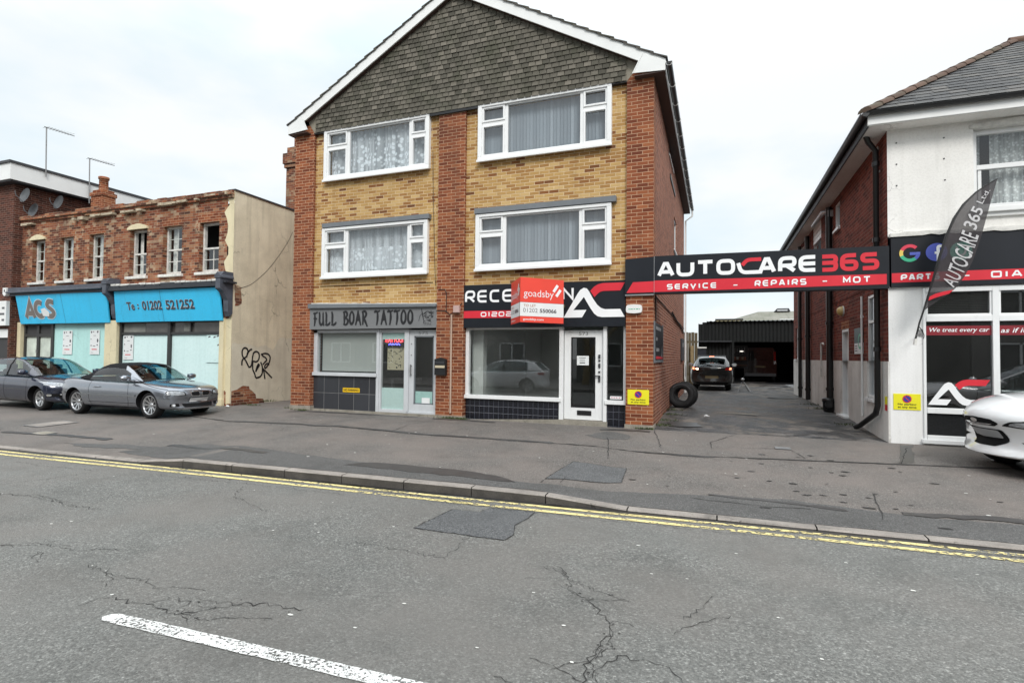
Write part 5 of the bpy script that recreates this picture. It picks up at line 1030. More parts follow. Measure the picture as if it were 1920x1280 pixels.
ACS = [[(-20.25,2.56),(-19.93,3.06),(-19.80,2.56)], [(-20.10,2.70),(-19.83,2.70)], arc2(-19.47, 2.82, .225, .9, 5.4, 14), arcs([(-18.72,3.02),(-18.95,3.08),(-19.10,2.93),(-18.90,2.82),(-18.74,2.70),(-18.92,2.57),(-19.14,2.62)], .12)]
def acs(m, w_, P):
    for pl in ACS: ribbon(m, pl, w_, P, 0)
piece('letter_outline', plain('pale_blue', (.55,.68,.75), .5), s, lambda m: acs(m, .21, P)); piece('lettering', plain('warm_grey', (.20,.175,.16), .5, .15), s, lambda m: acs(m, .15, P2))
piece('picture', M['paper'], s, lambda m: (m.add([tuple(Vector(lean(*p))+Vector((0,-.016,0))) for p in [(-19.35,2.60),(-19.05,2.58),(-19.0,2.72),(-19.2,2.86),(-19.42,2.82)]], [(0,1,2,3,4)]),))
s = fascia(-15.78, -11.53, -15.93, -11.59, 3.27, 3.25, 'sky blue fascia with phone number in dark letters beside the cream side wall', -13.85)
piece('letter_shadow', plain('pale_grey', (.42,.50,.55), .5), s, lambda m: (text_on(m, 'Te', -15.33, -14.99, 2.715, 2.945, P, bold=.04), text_on(m, ':', -14.87, -14.80, 2.74, 2.88, P, bold=.04), text_on(m, '01202', -14.67, -13.84, 2.705, 2.965, P, bold=.045), text_on(m, '521252', -13.69, -12.55, 2.70, 2.965, P, bold=.045)))
piece('lettering', plain('letter_slate', (.05,.06,.08), .5), s, lambda m: (text_on(m, 'Te', -15.31, -14.98, 2.70, 2.94, P2, bold=.015), text_on(m, ':', -14.86, -14.80, 2.73, 2.87, P2, bold=.015), text_on(m, '01202', -14.65, -13.83, 2.69, 2.955, P2, bold=.02), text_on(m, '521252', -13.67, -12.54, 2.685, 2.955, P2, bold=.02)))
# graffiti on the cream wall
GF = [[[.36,1.11],[.36,1.23],[.41,1.31],[.52,1.35],[.55,1.46],[.57,1.52],[.52,1.6],[.43,1.61],[.36,1.54],[.36,1.43],[.39,1.35],[.5,1.24],[.56,1.14],[.61,1.05],[.67,1.07],[.7,1.11]],[[.52,1.35],[.57,1.48],[.64,1.56],[.71,1.57]],[[.7,1.11],[.72,1.24],[.74,1.39],[.77,1.48],[.87,1.52],[.97,1.46],[.98,1.33],[.93,1.23],[.84,1.2],[.75,1.24],[.74,1.11],[.75,.98],[.81,.89],[.86,.76],[.89,.74],[1.03,.77],[1.1,.84],[1.11,.98],[1.09,1.11],[1.03,1.2]],[[.86,.92],[.9,1.07],[.95,1.15],[.99,1.11],[.91,1.0],[.86,.92]],[[1.04,1.44],[1.12,1.37],[1.22,1.33],[1.27,1.26],[1.16,1.17],[1.12,1.13]],[[1.04,1.42],[1.18,1.46],[1.32,1.44],[1.4,1.35],[1.37,1.2],[1.28,1.06],[1.19,1.0],[1.19,1.11],[1.3,1.17],[1.36,1.11]],[[1.09,1.02],[1.25,.91],[1.37,.81],[1.48,.72]],[[1.13,1.02],[1.17,.89],[1.21,.7]]]
mb = MB(); P = lambda a, z: (XB+.008+eps(), a, z)
for pl in GF: ribbon(mb, arcs(pl, .05, n=3), .048, P)
mb.build('graffiti', M['letter_black'], B)
# posters on the blanked windows
def flyposter(x0, x1, z0, z1, label):
    o = thing('poster', label, 'poster', ((x0+x1)/2, .07, z0), 0, 'white posters on the blanked shop windows'); piece('sheet', M['paper'], o, lambda m: m.box(x0, x1, .066, .070, z0, z1))
    rnd = random.Random(int(-x0*100)); w_ = x1-x0; h_ = z1-z0
    def pr(m):
        for u, v, a, b in ((.08,.86,.16,.1),(.3,.9,.12,.05),(.7,.88,.2,.09),(.3,.76,.4,.02),(.72,.48,.18,.16),(.05,.34,.16,.05),(.3,.33,.3,.03),(.7,.36,.16,.06),(.05,.60,.12,.05),(.1,.07,.34,.015)):
            p = [(x0+w_*(u+a/2+a*.6*math.cos(k)*rnd.uniform(.6,1)), z0+h_*(v+b/2+b*.6*math.sin(k)*rnd.uniform(.6,1))) for k in (0,1,2,3,4,5)]; m.add([(x,.0645,z) for x, z in p], [tuple(range(6))])
    piece('print', M['letter_grey'], o, pr); piece('red_print', M['red'], o, lambda m: m.quad((x0+w_*.2,.0645,z0+h_*.19),(x0+w_*.75,.0645,z0+h_*.19),(x0+w_*.75,.0645,z0+h_*.225),(x0+w_*.2,.0645,z0+h_*.225)))
flyposter(-18.72, -18.25, 1.36, 2.13, 'white poster on the blue-green window next to the dark doors'); flyposter(-17.38, -16.93, 1.37, 2.14, 'white poster on the blue-green window next to the middle cream pillar'); flyposter(-15.82, -15.38, 1.22, 1.97, 'white poster at the top corner of the pale pane right of the cream pillar')
o = thing('poster', 'faint see-through poster at the top right of the last pale pane', 'poster', (-12.1, .07, 1.2)); piece('sheet', M['aqua_pale'], o, lambda m: m.box(-12.36, -11.82, .066, .07, 1.18, 1.97)); piece('print', M['letter_grey'], o, lambda m: [m.quad((x,.0645,z),(x+.09,.0645,z+.02),(x+.08,.0645,z+.06),(x+.01,.0645,z+.04)) for x, z in ((-12.30,1.88),(-12.1,1.87),(-11.98,1.90),(-11.95,1.65))])

# brown brick block at the far left with a deep white roof edge
B = thing('brown_brick_building', 'dark brown brick block with deep white flat roof edge at far left', 'building', (-27, 0, 0))
mb = MB(); mb.wall('y', -36, -20.95, 0, 7.12, [(-22.4,-21.05,0,2.2)], -.25, .3); mb.wall('x', -.25, 14, 0, 7.12, [], -20.95, -.2); mb.build('wall', M['dark_brick'], B)
mb = MB(); mb.box(-36, -20.62, -.55, 14, 7.14, 7.68); mb.build('roof_edge', M['white'], B); mb = MB(); mb.box(-36, -20.58, -.6, 14, 7.68, 7.76); mb.box(-36, -20.66, -.5, 14, 7.09, 7.14); mb.build('roof_trim', M['charcoal'], B)
mb = MB(); mb.box(-22.4, -22.3, -.2, -.1, 0, 2.2); mb.box(-21.15, -21.05, -.2, -.1, 0, 2.2); mb.box(-22.3, -21.15, -.2, -.1, 1.9, 2.2); mb.box(-22.3,-21.15,-.2,-.1,.0,1.0); mb.build('shop_front', M['upvc'], B); mb = MB(); mb.quad((-22.3,-.14,1.0),(-21.15,-.14,1.0),(-21.15,-.14,1.9),(-22.3,-.14,1.9)); mb.build('shop_glass', M['room_dark'], B)
s = thing('shop_sign', 'white signboard at the left edge over the white shop front', 'sign', (-22, -.3, 2.3)); piece('panel', M['white'], s, lambda m: m.box(-23.5, -20.97, -.36, -.26, 2.30, 3.12)); piece('lettering', M['letter_grey'], s, lambda m: [m.box(-21.2-.2*(i%2), -21.06, -.362, -.36, 2.45+.2*i, 2.52+.2*i) for i in range(3)])
o = thing('alarm_box', 'white alarm box on the brown brick wall over the white signboard', 'alarm', (-21.1,-.3,3.3)); piece('case', M['white'], o, lambda m: m.prism([(-21.2,3.35),(-21.1,3.28),(-21.0,3.35),(-21.0,3.56),(-21.2,3.56)], 'y', -.36, -.25), bevel=.012); piece('badge', M['letter_grey'], o, lambda m: m.box(-21.13,-21.07,-.364,-.36,3.42,3.5))
for i, (y, z, lb) in enumerate(((-.05,6.70,'grey satellite dish highest and nearest the street on the brown wall'),(.95,6.73,'grey satellite dish furthest back along the brown brick wall'),(.2,6.25,'grey satellite dish lowest of the three, just above the derelict parapet'))):
    o = thing('satellite_dish', lb, 'satellite dish', (-20.95, y, z), 0, 'satellite dishes on the brown side wall')
    m = MB(); c = Vector((-20.66, y, z)); n_ = 20; prof = [(.0,.0),(.09,.012),(.17,.035),(.23,.07)]
    ax = Vector((.05,-.95,.22)).normalized(); q = Vector((0,0,1)).rotation_difference(ax).to_matrix()
    vs = [tuple(c+q @ Vector((r_*math.cos(6.283*k/n_), r_*1.12*math.sin(6.283*k/n_), h_))) for r_, h_ in prof for k in range(n_)]
    m.add(vs, [(a*n_+k, a*n_+(k+1)%n_, (a+1)*n_+(k+1)%n_, (a+1)*n_+k) for a in range(3) for k in range(n_)], 0, True); m.build('reflector', M['dish'], o)
    m = MB(); m.tube([c+q @ Vector((0,-.24,.06)), c+q @ Vector((0,-.12,.30)), c+q @ Vector((0,0,.36))], .012, 6); m.build('feed_arm', M['dish'], o); m = MB(); m.tube([(-20.95,y,z-.1),(-20.75,y,z-.1),c], .018, 6); m.build('bracket', M['dish'], o)
for i, (y, z0, z1, lb) in enumerate(((.43,7.5,9.22,'tall thin television aerial on the white roof edge at far left'),(1.83,6.95,8.62,'shorter television aerial beside the small brick chimney'))):
    o = thing('tv_aerial', lb, 'aerial', (-20.57, y, z0)); m = MB(); m.tube([(-20.57,y,z0),(-20.57,y-.03,z1)], .022, 6); m.build('mast', M['steel'], o)
    m = MB(); m.tube([(-20.57,y-.1,z1),(-20.4,y+.75,z1-.03)], .015, 5); m.build('boom', M['steel'], o)
    for k in range(9): m = MB(); yy = y-.05+.085*k; m.tube([(-20.73+.018*k,yy,z1+.0),(-20.35+.018*k,yy,z1-.02)], .006, 4); m.build('element', M['steel'], o)
o = thing('chimney_stack', 'small square red brick chimney with one pot on the derelict roof', 'chimney', (-19.4, 1.5, 5.7)); piece('stack', M['red_brick'], o, lambda m: (m.box(-19.93,-19.3,1.5,1.95,5.6,7.05), m.box(-19.96,-19.27,1.47,1.98,7.05,7.18), m.box(-19.9,-19.33,1.53,1.92,7.18,7.28))); piece('pot', M['red_brick'], o, lambda m: m.lathe([(.16,7.26),(.145,7.3),(.14,7.68),(.17,7.70),(.17,7.78),(.12,7.78),(.12,7.5)], (-19.61,1.72,0), 'z', 14))
o = thing('chimney_stack', 'tall weathered brick chimney with cream patches behind the brick block at its left edge', 'chimney', (-12.9,5,0)); piece('stack', M['old_brick'], o, lambda m: (m.box(-14.32,-12.6,5,6.4,0,8.6), m.box(-14.38,-12.5,4.94,6.46,8.6,8.75), m.box(-14.42,-12.4,4.9,6.5,8.75,9.15), m.box(-14.30,-12.5,5.0,6.4,9.15,9.4), m.box(-14.05,-12.9,5.1,6.3,9.4,9.85)))
# ------------------------------------------------------------------ white fronted building on the right, red brick along the yard
B = thing('white_shop_building', 'white rendered shop building with slate roof and red brick yard side', 'building', (8, 0, 0))
X0, X1, DB = 4.03, 12.6, 12.3
mb = MB(); mb.wall('y', X0, X1, 3.62, 5.52, [(5.27, 7.25, 4.02, 5.40)], .0, .22); mb.build('front_wall', M['white_render'], B)
mb = MB(); mb.wall('y', X0, X1, -.05, 2.74, [(4.53, 8.4, .10, 2.70)], -.0, .25); mb.build('shop_front_wall', M['white_paint'], B)
SWN = [(.80,1.41,.70,2.72),(8.6,9.25,.75,2.1),(11.2,11.75,1.45,2.6),(3.88,4.45,4.70,5.35),(6.4,7.9,4.1,5.55),(9.6,10.6,4.2,5.4)]; SDR = (3.05,3.76,.14,2.16)
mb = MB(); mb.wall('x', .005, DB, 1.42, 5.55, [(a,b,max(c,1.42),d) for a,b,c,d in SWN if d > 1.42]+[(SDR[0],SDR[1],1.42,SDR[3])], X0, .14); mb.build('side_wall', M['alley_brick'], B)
mb = MB(); mb.wall('x', .0, DB, -.1, 1.42, [(a,b,c,1.42) for a,b,c,d in SWN if c < 1.42]+[(SDR[0],SDR[1],-.1,1.42)], X0-.012, .14)
mb.quad((X0-.012,0,1.42),(X0+.1,0,1.42),(X0+.1,DB,1.42),(X0-.012,DB,1.42)); mb.quad((X0-.012,-.001,-.1),(X0+.02,-.001,-.1),(X0+.02,-.001,1.42),(X0-.012,-.001,1.42)); mb.build('painted_dado', M['plinth_paint'], B)
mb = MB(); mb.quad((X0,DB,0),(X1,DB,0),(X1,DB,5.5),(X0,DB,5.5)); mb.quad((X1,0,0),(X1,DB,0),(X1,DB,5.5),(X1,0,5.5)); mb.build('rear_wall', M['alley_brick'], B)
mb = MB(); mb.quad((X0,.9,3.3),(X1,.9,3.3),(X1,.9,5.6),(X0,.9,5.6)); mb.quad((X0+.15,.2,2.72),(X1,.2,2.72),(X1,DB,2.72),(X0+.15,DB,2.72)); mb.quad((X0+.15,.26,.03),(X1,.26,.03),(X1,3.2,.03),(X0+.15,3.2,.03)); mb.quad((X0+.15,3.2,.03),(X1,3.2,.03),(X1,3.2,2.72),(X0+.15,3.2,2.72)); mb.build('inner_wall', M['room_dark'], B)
for a, b, c, d in SWN:
    f = MB(); x = X0+(.012 if a < 5 else .04); t = .055; f.box(x,x+.07,a,a+t,c,d); f.box(x,x+.07,b-t,b,c,d); f.box(x,x+.07,a+t,b-t,c,c+t); f.box(x,x+.07,a+t,b-t,d-t,d); 
    if d-c > 1.2: f.box(x,x+.07,a+t,b-t,d-.55,d-.5)
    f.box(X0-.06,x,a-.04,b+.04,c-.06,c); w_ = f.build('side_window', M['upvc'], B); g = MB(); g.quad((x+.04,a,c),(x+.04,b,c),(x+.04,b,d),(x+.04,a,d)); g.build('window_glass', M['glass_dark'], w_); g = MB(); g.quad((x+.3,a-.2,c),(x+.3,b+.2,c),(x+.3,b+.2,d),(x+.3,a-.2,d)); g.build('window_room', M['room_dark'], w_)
w_ = piece('window_boarding', M['white'], B, lambda m: [m.box(X0+.02,X0+.05,6.45,7.85,5.0+k*.14,5.12+k*.14) for k in range(4)])
a, b, c, d = SDR; f = MB(); x = X0+.005; f.box(x,x+.09,a,a+.06,c,d); f.box(x,x+.09,b-.06,b,c,d); f.box(x,x+.09,a+.06,b-.06,d-.06,d); f.box(X0-.12,x+.1,a-.06,b+.06,.03,.15); dr_ = f.build('yard_door', M['upvc'], B)
m = MB(); m.obox(Matrix.Translation((x+.26,b-.28,1.12)) @ Matrix.Rotation(R(35),4,'Z'), .05, .55, 1.95); m.build('door_leaf', M['upvc'], dr_); m = MB(); m.quad((x+.7,a,c),(x+.7,b,c),(x+.7,b,d),(x+.7,a,d)); m.build('doorway', M['room_dark'], dr_)
m = MB(); m.box(X0-.005,X0+.02,2.98,3.82,2.17,2.36); m.build('lintel', M['red_brick'], B)
m = MB(); m.box(X0-.008,X0,.0,12.3,2.86,2.91); m.build('string_course', M['alley_brick'], B)
# gutters, downpipes
def pipe(y, r, z0, z1, off=.09, mat='black_pipe'):
    m = MB(); m.tube([(X0-off, y, z1), (X0-off, y, z0)], r, 10)
    for z in [z0+.3+k*1.7 for k in range(4) if z0+.3+k*1.7 < z1]: m.tube([(X0-off, y, z), (X0-off, y, z+.07)], r*1.25, 10); m.box(X0-off, X0, y-.02, y+.02, z+.02, z+.05)
    m.build('downpipe', M[mat], B)
m = MB(); m.tube([(3.72,.15,5.60),(3.80,.26,5.45),(3.935,.32,5.28),(3.935,.32,.62),(3.935,.46,.46),(3.90,1.45,.13),(3.82,1.52,.08)], .050, 10)
for z in (1.6,3.6,5.0): m.tube([(3.935,.32,z),(3.935,.32,z+.08)], .062, 10)
m.build('downpipe', M['black_pipe'], B)
pipe(4.75, .075, .35, 5.4); pipe(8.3, .07, .15, 5.4); pipe(10.0, .06, .12, 5.4); pipe(.45, .016, 2.9, 5.4, .03, 'oldwhite'); pipe(1.72, .02, .3, 2.75, .03, 'upvc')
m = MB(); m.lathe([(.1,.1),(.14,.15),(.14,.34),(.16,.36),(.16,.44),(.1,.46)], (X0-.12,4.72,0), 'z', 14); m.tube([(X0-.14,4.55,.3),(X0-.14,4.9,.25)], .09, 10); m.build('drain_hopper', M['black_pipe'], B)
m = MB(); m.tube([(X0-.05,6.2,1.9),(X0-.05,6.2,.95)], .025, 6); m.tube([(X0-.05,6.2,1.88),(X0-.05,5.9,1.9),(X0-.05,5.8,1.85)], .022, 6); m.build('vent_pipe', M['oldwhite'], B)
GX = 3.66; m = MB(); prof = [(GX-.055+.058*math.cos(t), 5.70+.058*math.sin(t)) for t in [math.pi+math.pi*k/8 for k in range(9)]]
m.add([(x_, -.47, z_) for x_, z_ in prof]+[(x_, 12.6, z_) for x_, z_ in prof], [(k,k+1,10+k,9+k) for k in range(8)], 0, True); m.add([(x_,-.47,z_) for x_, z_ in prof], [tuple(range(9))]); m.add([(x_,12.6,z_) for x_, z_ in prof], [tuple(range(9))])
m.box(GX-.12, GX-.11, -.4, 12.6, 5.70, 5.73); m.build('gutter', M['black_pipe'], B)
m = MB(); prof = [(-.415+.058*math.cos(t), 5.735+.062*math.sin(t)) for t in [math.pi+math.pi*k/8 for k in range(9)]]; m.add([(3.62,y_,z_) for y_, z_ in prof]+[(12.8,y_,z_) for y_, z_ in prof], [(k,k+1,10+k,9+k) for k in range(8)], 0, True); m.build('gutter', M['black_pipe'], B)
m = MB(); m.box(GX+.0, 12.8, -.36, -.335, 5.53, 5.80); m.build('fascia_board', M['white'], B); m = MB(); m.box(GX, 12.8, -.34, 0, 5.515, 5.53); m.box(GX, X0, 0, 12.6, 5.515, 5.53); m.each('soffit', M['white_render'], B); m = MB(); m.box(GX, GX+.025, -.335, 12.6, 5.5, 5.70); m.build('fascia_board', M['charcoal'], B)
# hipped slate roof
m = MB(); k_ = .71; ez, ex, ey = 5.75, GX-.06, -.42; hp = 3.45; apx = (ex+hp, ey+hp, ez+k_*hp)
rows = 20
for i in range(rows):
    t0, t1 = i/rows*hp, (i+1.3)/rows*hp
    x = ex+t0-(.1 if i % 2 else 0); 
    while x < 12.8:
        a_, b_ = max(x, ex+t0), x+.245; u = random.uniform(-.003,.004)
        if b_ > a_+.03:
            t1c = min(t1, hp); al = max(a_, ex+t1c) if a_ < ex+t1c else a_
            if al > b_: al = b_-.005
            m.add([(a_,ey+t0,ez+k_*t0+.018+u),(b_,ey+t0,ez+k_*t0+.018+u),(b_,ey+t1c,ez+k_*t1c+.004),(al,ey+t1c,ez+k_*t1c+.004)], [(0,1,2,3)])
        x += .25
    y = ey+t0
    while y < 12.8:
        a_, b_ = max(y, ey+t0), y+.245; t1c = min(t1, hp); al = max(a_, ey+t1c)
        if al < b_: m.add([(ex+t0,a_,ez+k_*t0+.018),(ex+t0,b_,ez+k_*t0+.018),(ex+t1c,b_,ez+k_*t1c+.004),(ex+t1c,al,ez+k_*t1c+.004)], [(0,1,2,3)])
        y += .25
m.build('roof', M['slate'], B, recalc=False)
m = MB(); m.add([(ex,ey,ez),(12.8,ey,ez),(12.8,ey+hp,apx[2]),apx], [(0,1,2,3)]); m.add([(ex,ey,ez),apx,(apx[0],12.8,apx[2]),(ex,12.8,ez)], [(0,1,2,3)]); m.build('roof_deck', M['charcoal'], B)
m = MB(); n = 15
for i in range(n):
    p = Vector((ex,ey,ez)).lerp(Vector(apx), i/n); q = Vector((ex,ey,ez)).lerp(Vector(apx), (i+1)/n)-Vector((.01,.01,.005)); s_ = Vector((1,-1,0)).normalized(); up = Vector((0,0,1)); r_ = .125
    ring = lambda c, lift: [c+s_*r_*math.cos(t)+up*(r_*.75*math.sin(t)-.03+lift) for t in [math.pi*k/6 for k in range(7)]]
    A_, B_ = ring(p, .018), ring(q, .0); m.add([tuple(v) for v in A_+B_], [(k,k+1,8+k,7+k) for k in range(6)], 0, True); m.add([tuple(v) for v in A_], [tuple(range(7))])
m.tube([(apx[0]-.05,apx[1],apx[2]+.0),(12.8,apx[1],apx[2]+.0)], .105, 8); m.build('hip_ridge', M['ridge_tile'], B, recalc=False)
# sash window on the first floor
f = MB(); y = .10; f.box(5.27,5.35,y,y+.09,4.02,5.38); f.box(7.17,7.25,y,y+.09,4.02,5.38); f.box(5.35,7.17,y,y+.09,5.30,5.38); f.box(5.35,7.17,y-.02,y+.09,4.02,4.10); f.box(5.35,7.17,y,y+.08,4.70,4.78); f.box(5.37,5.42,y+.02,y+.07,4.10,4.70); f.box(6.2,6.3,y,y+.09,4.1,5.3)
w_ = f.build('window', M['upvc'], B, bevel=.006); g = MB(); g.quad((5.35,y+.05,4.1),(7.17,y+.05,4.1),(7.17,y+.05,5.3),(5.35,y+.05,5.3)); g.build('window_glass', M['glass'], w_)
g = MB(); n = 90; pr = [(5.60+1.55*k/n, .30+.02*math.sin(k*.9)) for k in range(n+1)]; g.add([(x_,y_,4.05) for x_,y_ in pr]+[(x_,y_,5.35) for x_,y_ in pr], [(k,k+1,n+2+k,n+1+k) for k in range(n)], 0, True); pr = [(5.30+.16*k/12, .31+.02*math.sin(k*.9)) for k in range(13)]; g.add([(x_,y_,4.05) for x_,y_ in pr]+[(x_,y_,5.35) for x_,y_ in pr], [(k,k+1,14+k,13+k) for k in range(12)], 0, True); g.build('net_curtain', M['lace_c'], w_, recalc=False)
f = MB(); f.box(5.22,7.3,-.10,.10,3.93,4.02); f.box(5.24,7.28,-.05,.0,3.86,3.93); f.build('sill', M['white'], w_, bevel=.01)
f = MB(); pts = [(5.22,5.38),(7.3,5.38)]+[(7.3-2.08*k/10, 5.44+.06*math.sin(math.pi*k/10)) for k in range(11)]; f.prism(pts, 'y', -.03, .12); f.build('window_head', M['oldwhite'], w_)
f = MB()
for x_, z_ in ((4.17,5.28),(4.17,4.9),(4.17,4.52),(4.86,5.28),(4.86,4.92),(4.87,4.55)): f.lathe([(.0,-.01),(.012,-.01),(.012,.0)], (x_,0,z_), 'y', 8)
f.each('fixing_hole', M['charcoal'], B)
# shop window: white mullions, fanlights over, big panes, low black panels
f = MB(); y0, y1 = -.03, .07; xs = [4.53, 5.535, 6.52, 7.5, 8.4]
for i, x_ in enumerate(xs): wd = .045 if i else .04; f.box(x_-wd if i else x_, x_+wd, y0, y1, .10, 2.70)
for i in range(4):
    a_, b_ = xs[i]+.045, xs[i+1]-.045
    for z0_, z1_ in ((.10,.17),(.545,.64),(2.115,2.215),(2.62,2.70)): f.box(a_, b_, y0, y1, z0_, z1_)
    f.box(a_, b_, y0+.02, y1, 2.215, 2.245); f.box(a_,a_+.03,y0+.02,y1,2.245,2.62); f.box(b_-.03,b_,y0+.02,y1,2.245,2.62)
f.box(4.5, 8.45, -.06, .05, .03, .10); w_ = f.build('shop_window', M['upvc'], B, bevel=.005)
g = MB(); g.quad((4.55,.02,.6),(8.4,.02,.6),(8.4,.02,2.65),(4.55,.02,2.65)); g.build('window_glass', glass('glass_tint', (.30,.32,.32), 3.0, film=.05), w_)
g = MB(); g.quad((4.55,.02,.1),(8.4,.02,.1),(8.4,.02,.6),(4.55,.02,.6)); g.build('kick_panel', plain('obscure_glass', (.02,.021,.022), .12, .3, 40, bump=.004), w_)
g = MB(); [g.box(4.6+i, 5.5+i, .16, .17, 2.22+.03*k, 2.236+.03*k) for i in range(1) for k in range(13)]; g.build('venetian_blind', plain('blind_dark', (.16,.16,.155), .5), w_)
P3 = Pf(.016); P4 = Pf(.012)
g = MB(); [g.quad(P3(a_,1.88),P3(b_,1.88),P3(b_,2.04),P3(a_,2.04)) for a_, b_ in ((4.575,5.49),(5.58,6.475),(6.565,7.455),(7.545,8.35))]; g.build('red_band', plain('band_red', (.24,.02,.03), .4), w_)
g = MB(); text_on(g, 'We treat every car', 4.63, 5.46, 1.915, 2.01, P4, shear=.25, bold=.008); text_on(g, 'as if it', 5.61, 5.95, 1.92, 2.0, P4, shear=.25, bold=.008); g.build('lettering', M['letter_white'], w_)
g = MB(); emblem(g, 4.60, 5.46, .69, 1.08, P4, 0, 1); g.build('emblem', [M['letter_white'], M['red']], w_)
# fittings on the yard side
o = thing('floodlight', 'grey tube street light arm high on the red brick yard wall', 'light', (X0, 5.0, 5.3)); piece('body', M['alu'], o, lambda m: m.tube([(3.94,4.72,5.30),(3.85,5.0,5.33),(3.8,6.3,5.28)], [.03,.07,.04], 10)); piece('bracket', M['alu'], o, lambda m: m.box(3.9, X0, 4.68, 4.76, 5.15, 5.32))
o = thing('wall_lamp', 'round yellowed bulkhead lamp over the yard door', 'lamp', (X0, 3.6, 2.5)); piece('globe', plain('old_lamp', (.55,.40,.16), .3), o, lambda m: m.lathe([(.0,-.14),(.06,-.13),(.10,-.09),(.115,-.03),(.11,0)], (X0,3.58,2.60), 'x', 16)); piece('base', M['oldwhite'], o, lambda m: m.lathe([(.12,-.03),(.125,0)], (X0,3.58,2.60), 'x', 16))
o = thing('wall_sign', 'dark green and white notice with a ring symbol beside the yard door', 'sign', (X0, 2.1, 1.6)); Pn = lambda t: (lambda a, z: (X0-t, -a, z))
piece('panel', [plain('sign_green', (.01,.05,.055), .4), M['paper']], o, lambda m: (m.box(X0-.02, X0, 1.72, 2.42, 1.80, 2.12, 0), m.box(X0-.02, X0, 1.72, 2.42, 1.57, 1.80, 1)), bevel=.002)
piece('ring', gm[2], o, lambda m: ribbon(m, arc2(-1.92, 1.83, .14, 0, 6.283, 24)[:-1], .05, Pn(.0225), 0, True)); piece('lettering', M['letter_grey'], o, lambda m: [m.quad(Pn(.0225)(-2.36,z_),Pn(.0225)(-2.15,z_),Pn(.0225)(-2.15,z_+.02),Pn(.0225)(-2.36,z_+.02)) for z_ in (1.73,1.68,1.63)])
o = thing('sticker', 'small yellow and red hazard sticker at the corner of the painted yard wall', 'sticker', (X0-.01, .12, .6)); piece('sheet', M['yellow_sign'], o, lambda m: m.box(X0-.016, X0-.012, .06, .20, .66, .80)); piece('lower_sheet', M['red'], o, lambda m: m.box(X0-.016, X0-.012, .06, .20, .55, .655))

# feather flag on a leaning pole fixed to the white wall
fm = NT('flag_cloth'); fm.col(fm.ramp(fm.noise(fm.ob(), 3, 3), [(.3,(.03,.026,.029)),(.7,(.055,.047,.051))])); fm.b.inputs['Alpha'].default_value = .87; fm.rough(.8)
s = thing('feather_flag', 'dark see-through feather flag reading AUTOCARE 365 Ltd. leaning by the white shop', 'flag', (4.25, -.5, 1.7))
cv = [(4.25,1.76),(4.32,2.08),(4.37,2.25),(4.43,2.50),(4.50,2.80),(4.57,3.12),(4.66,3.45),(4.77,3.74),(4.90,3.96),(5.07,4.14),(5.25,4.27),(5.36,4.335)]
FY = lambda z: -.60-.03*math.sin(z*2.3)
m = MB(); m.tube([(x_, FY(z_), z_) for x_, z_ in cv], [.014]*4+[.012]*4+[.009]*4, 6); m.build('pole', M['black'], s)
lead = arcs(cv[2:], .1, n=3); trail = [(5.36,4.335),(5.31,4.16),(5.25,3.95),(5.18,3.68),(5.10,3.35),(5.02,3.05),(4.92,2.80),(4.83,2.64),(4.72,2.53),(4.55,2.40),(4.37,2.25)]
def smp(pl, t):
    pl = [Vector(p) for p in pl]; L = [0]
    for a_, b_ in zip(pl[:-1], pl[1:]): L.append(L[-1]+(b_-a_).length)
    d_ = t*L[-1]
    for i in range(len(pl)-1):
        if d_ <= L[i+1]+1e-9: return pl[i].lerp(pl[i+1], (d_-L[i])/max(1e-9, L[i+1]-L[i]))
    return pl[-1]
m = MB(); NU, NV = 30, 8; tr = trail[::-1]
V = []
for i in range(NU+1):
    a_, b_ = smp(lead, i/NU), smp(tr, i/NU)
    for j in range(NV+1): p = a_.lerp(b_, j/NV); V.append((p.x, FY(p.y)+.03*math.sin(j/NV*3+p.y*2.2)*(j/NV), p.y))
m.add(V, [(i*(NV+1)+j,(i+1)*(NV+1)+j,(i+1)*(NV+1)+j+1,i*(NV+1)+j+1) for i in range(NU) for j in range(NV)], 0, True); m.build('cloth', fm.mat, s, recalc=False)
def FP(u, v, o_=.012):   # along the flag from the bottom (u), across it (v)
    a_, b_ = smp(lead, u), smp(tr, u); p = a_.lerp(b_, v); return (p.x, FY(p.y)+.03*math.sin(v*3+p.y*2.2)*v-o_, p.y)
m = MB(); ribbon(m, [(u/20, .03) for u in range(21)], .07, lambda u, v: FP(u, v, .004)); m.build('sleeve', M['black'], s, recalc=False)
fw = plain('flag_white', (.55,.54,.55), .7)
m = MB(); text_on(m, 'AUTOCARE', .235, .60, .93, .40, FP, bold=.01); text_on(m, '365', .625, .77, .80, .36, FP, bold=.015); text_on(m, 'Ltd.', .80, .905, .66, .36, FP); m.build('lettering', fw, s, recalc=False)
m = MB(); tp_ = smp_ = [(4.44,2.485),(4.52,2.53),(4.64,2.565),(4.76,2.585)]; bt_ = [(4.425,2.42),(4.52,2.465),(4.64,2.505),(4.70,2.525)]; V = [(x_, FY(z_)-.045, z_) for x_, z_ in tp_]+[(x_, FY(z_)-.045, z_) for x_, z_ in bt_]; m.add(V, [(k,k+1,5+k,4+k) for k in range(3)]); m.build('red_stripe', M['red'], s, recalc=False)
m = MB(); m.tube([(4.27,-.6,1.86),(4.40,-.30,1.90),(4.50,.0,1.92)], .012, 6); m.box(4.47, 4.53, -.012, .0, 1.86, 1.98); m.build('wall_bracket', M['steel'], s)
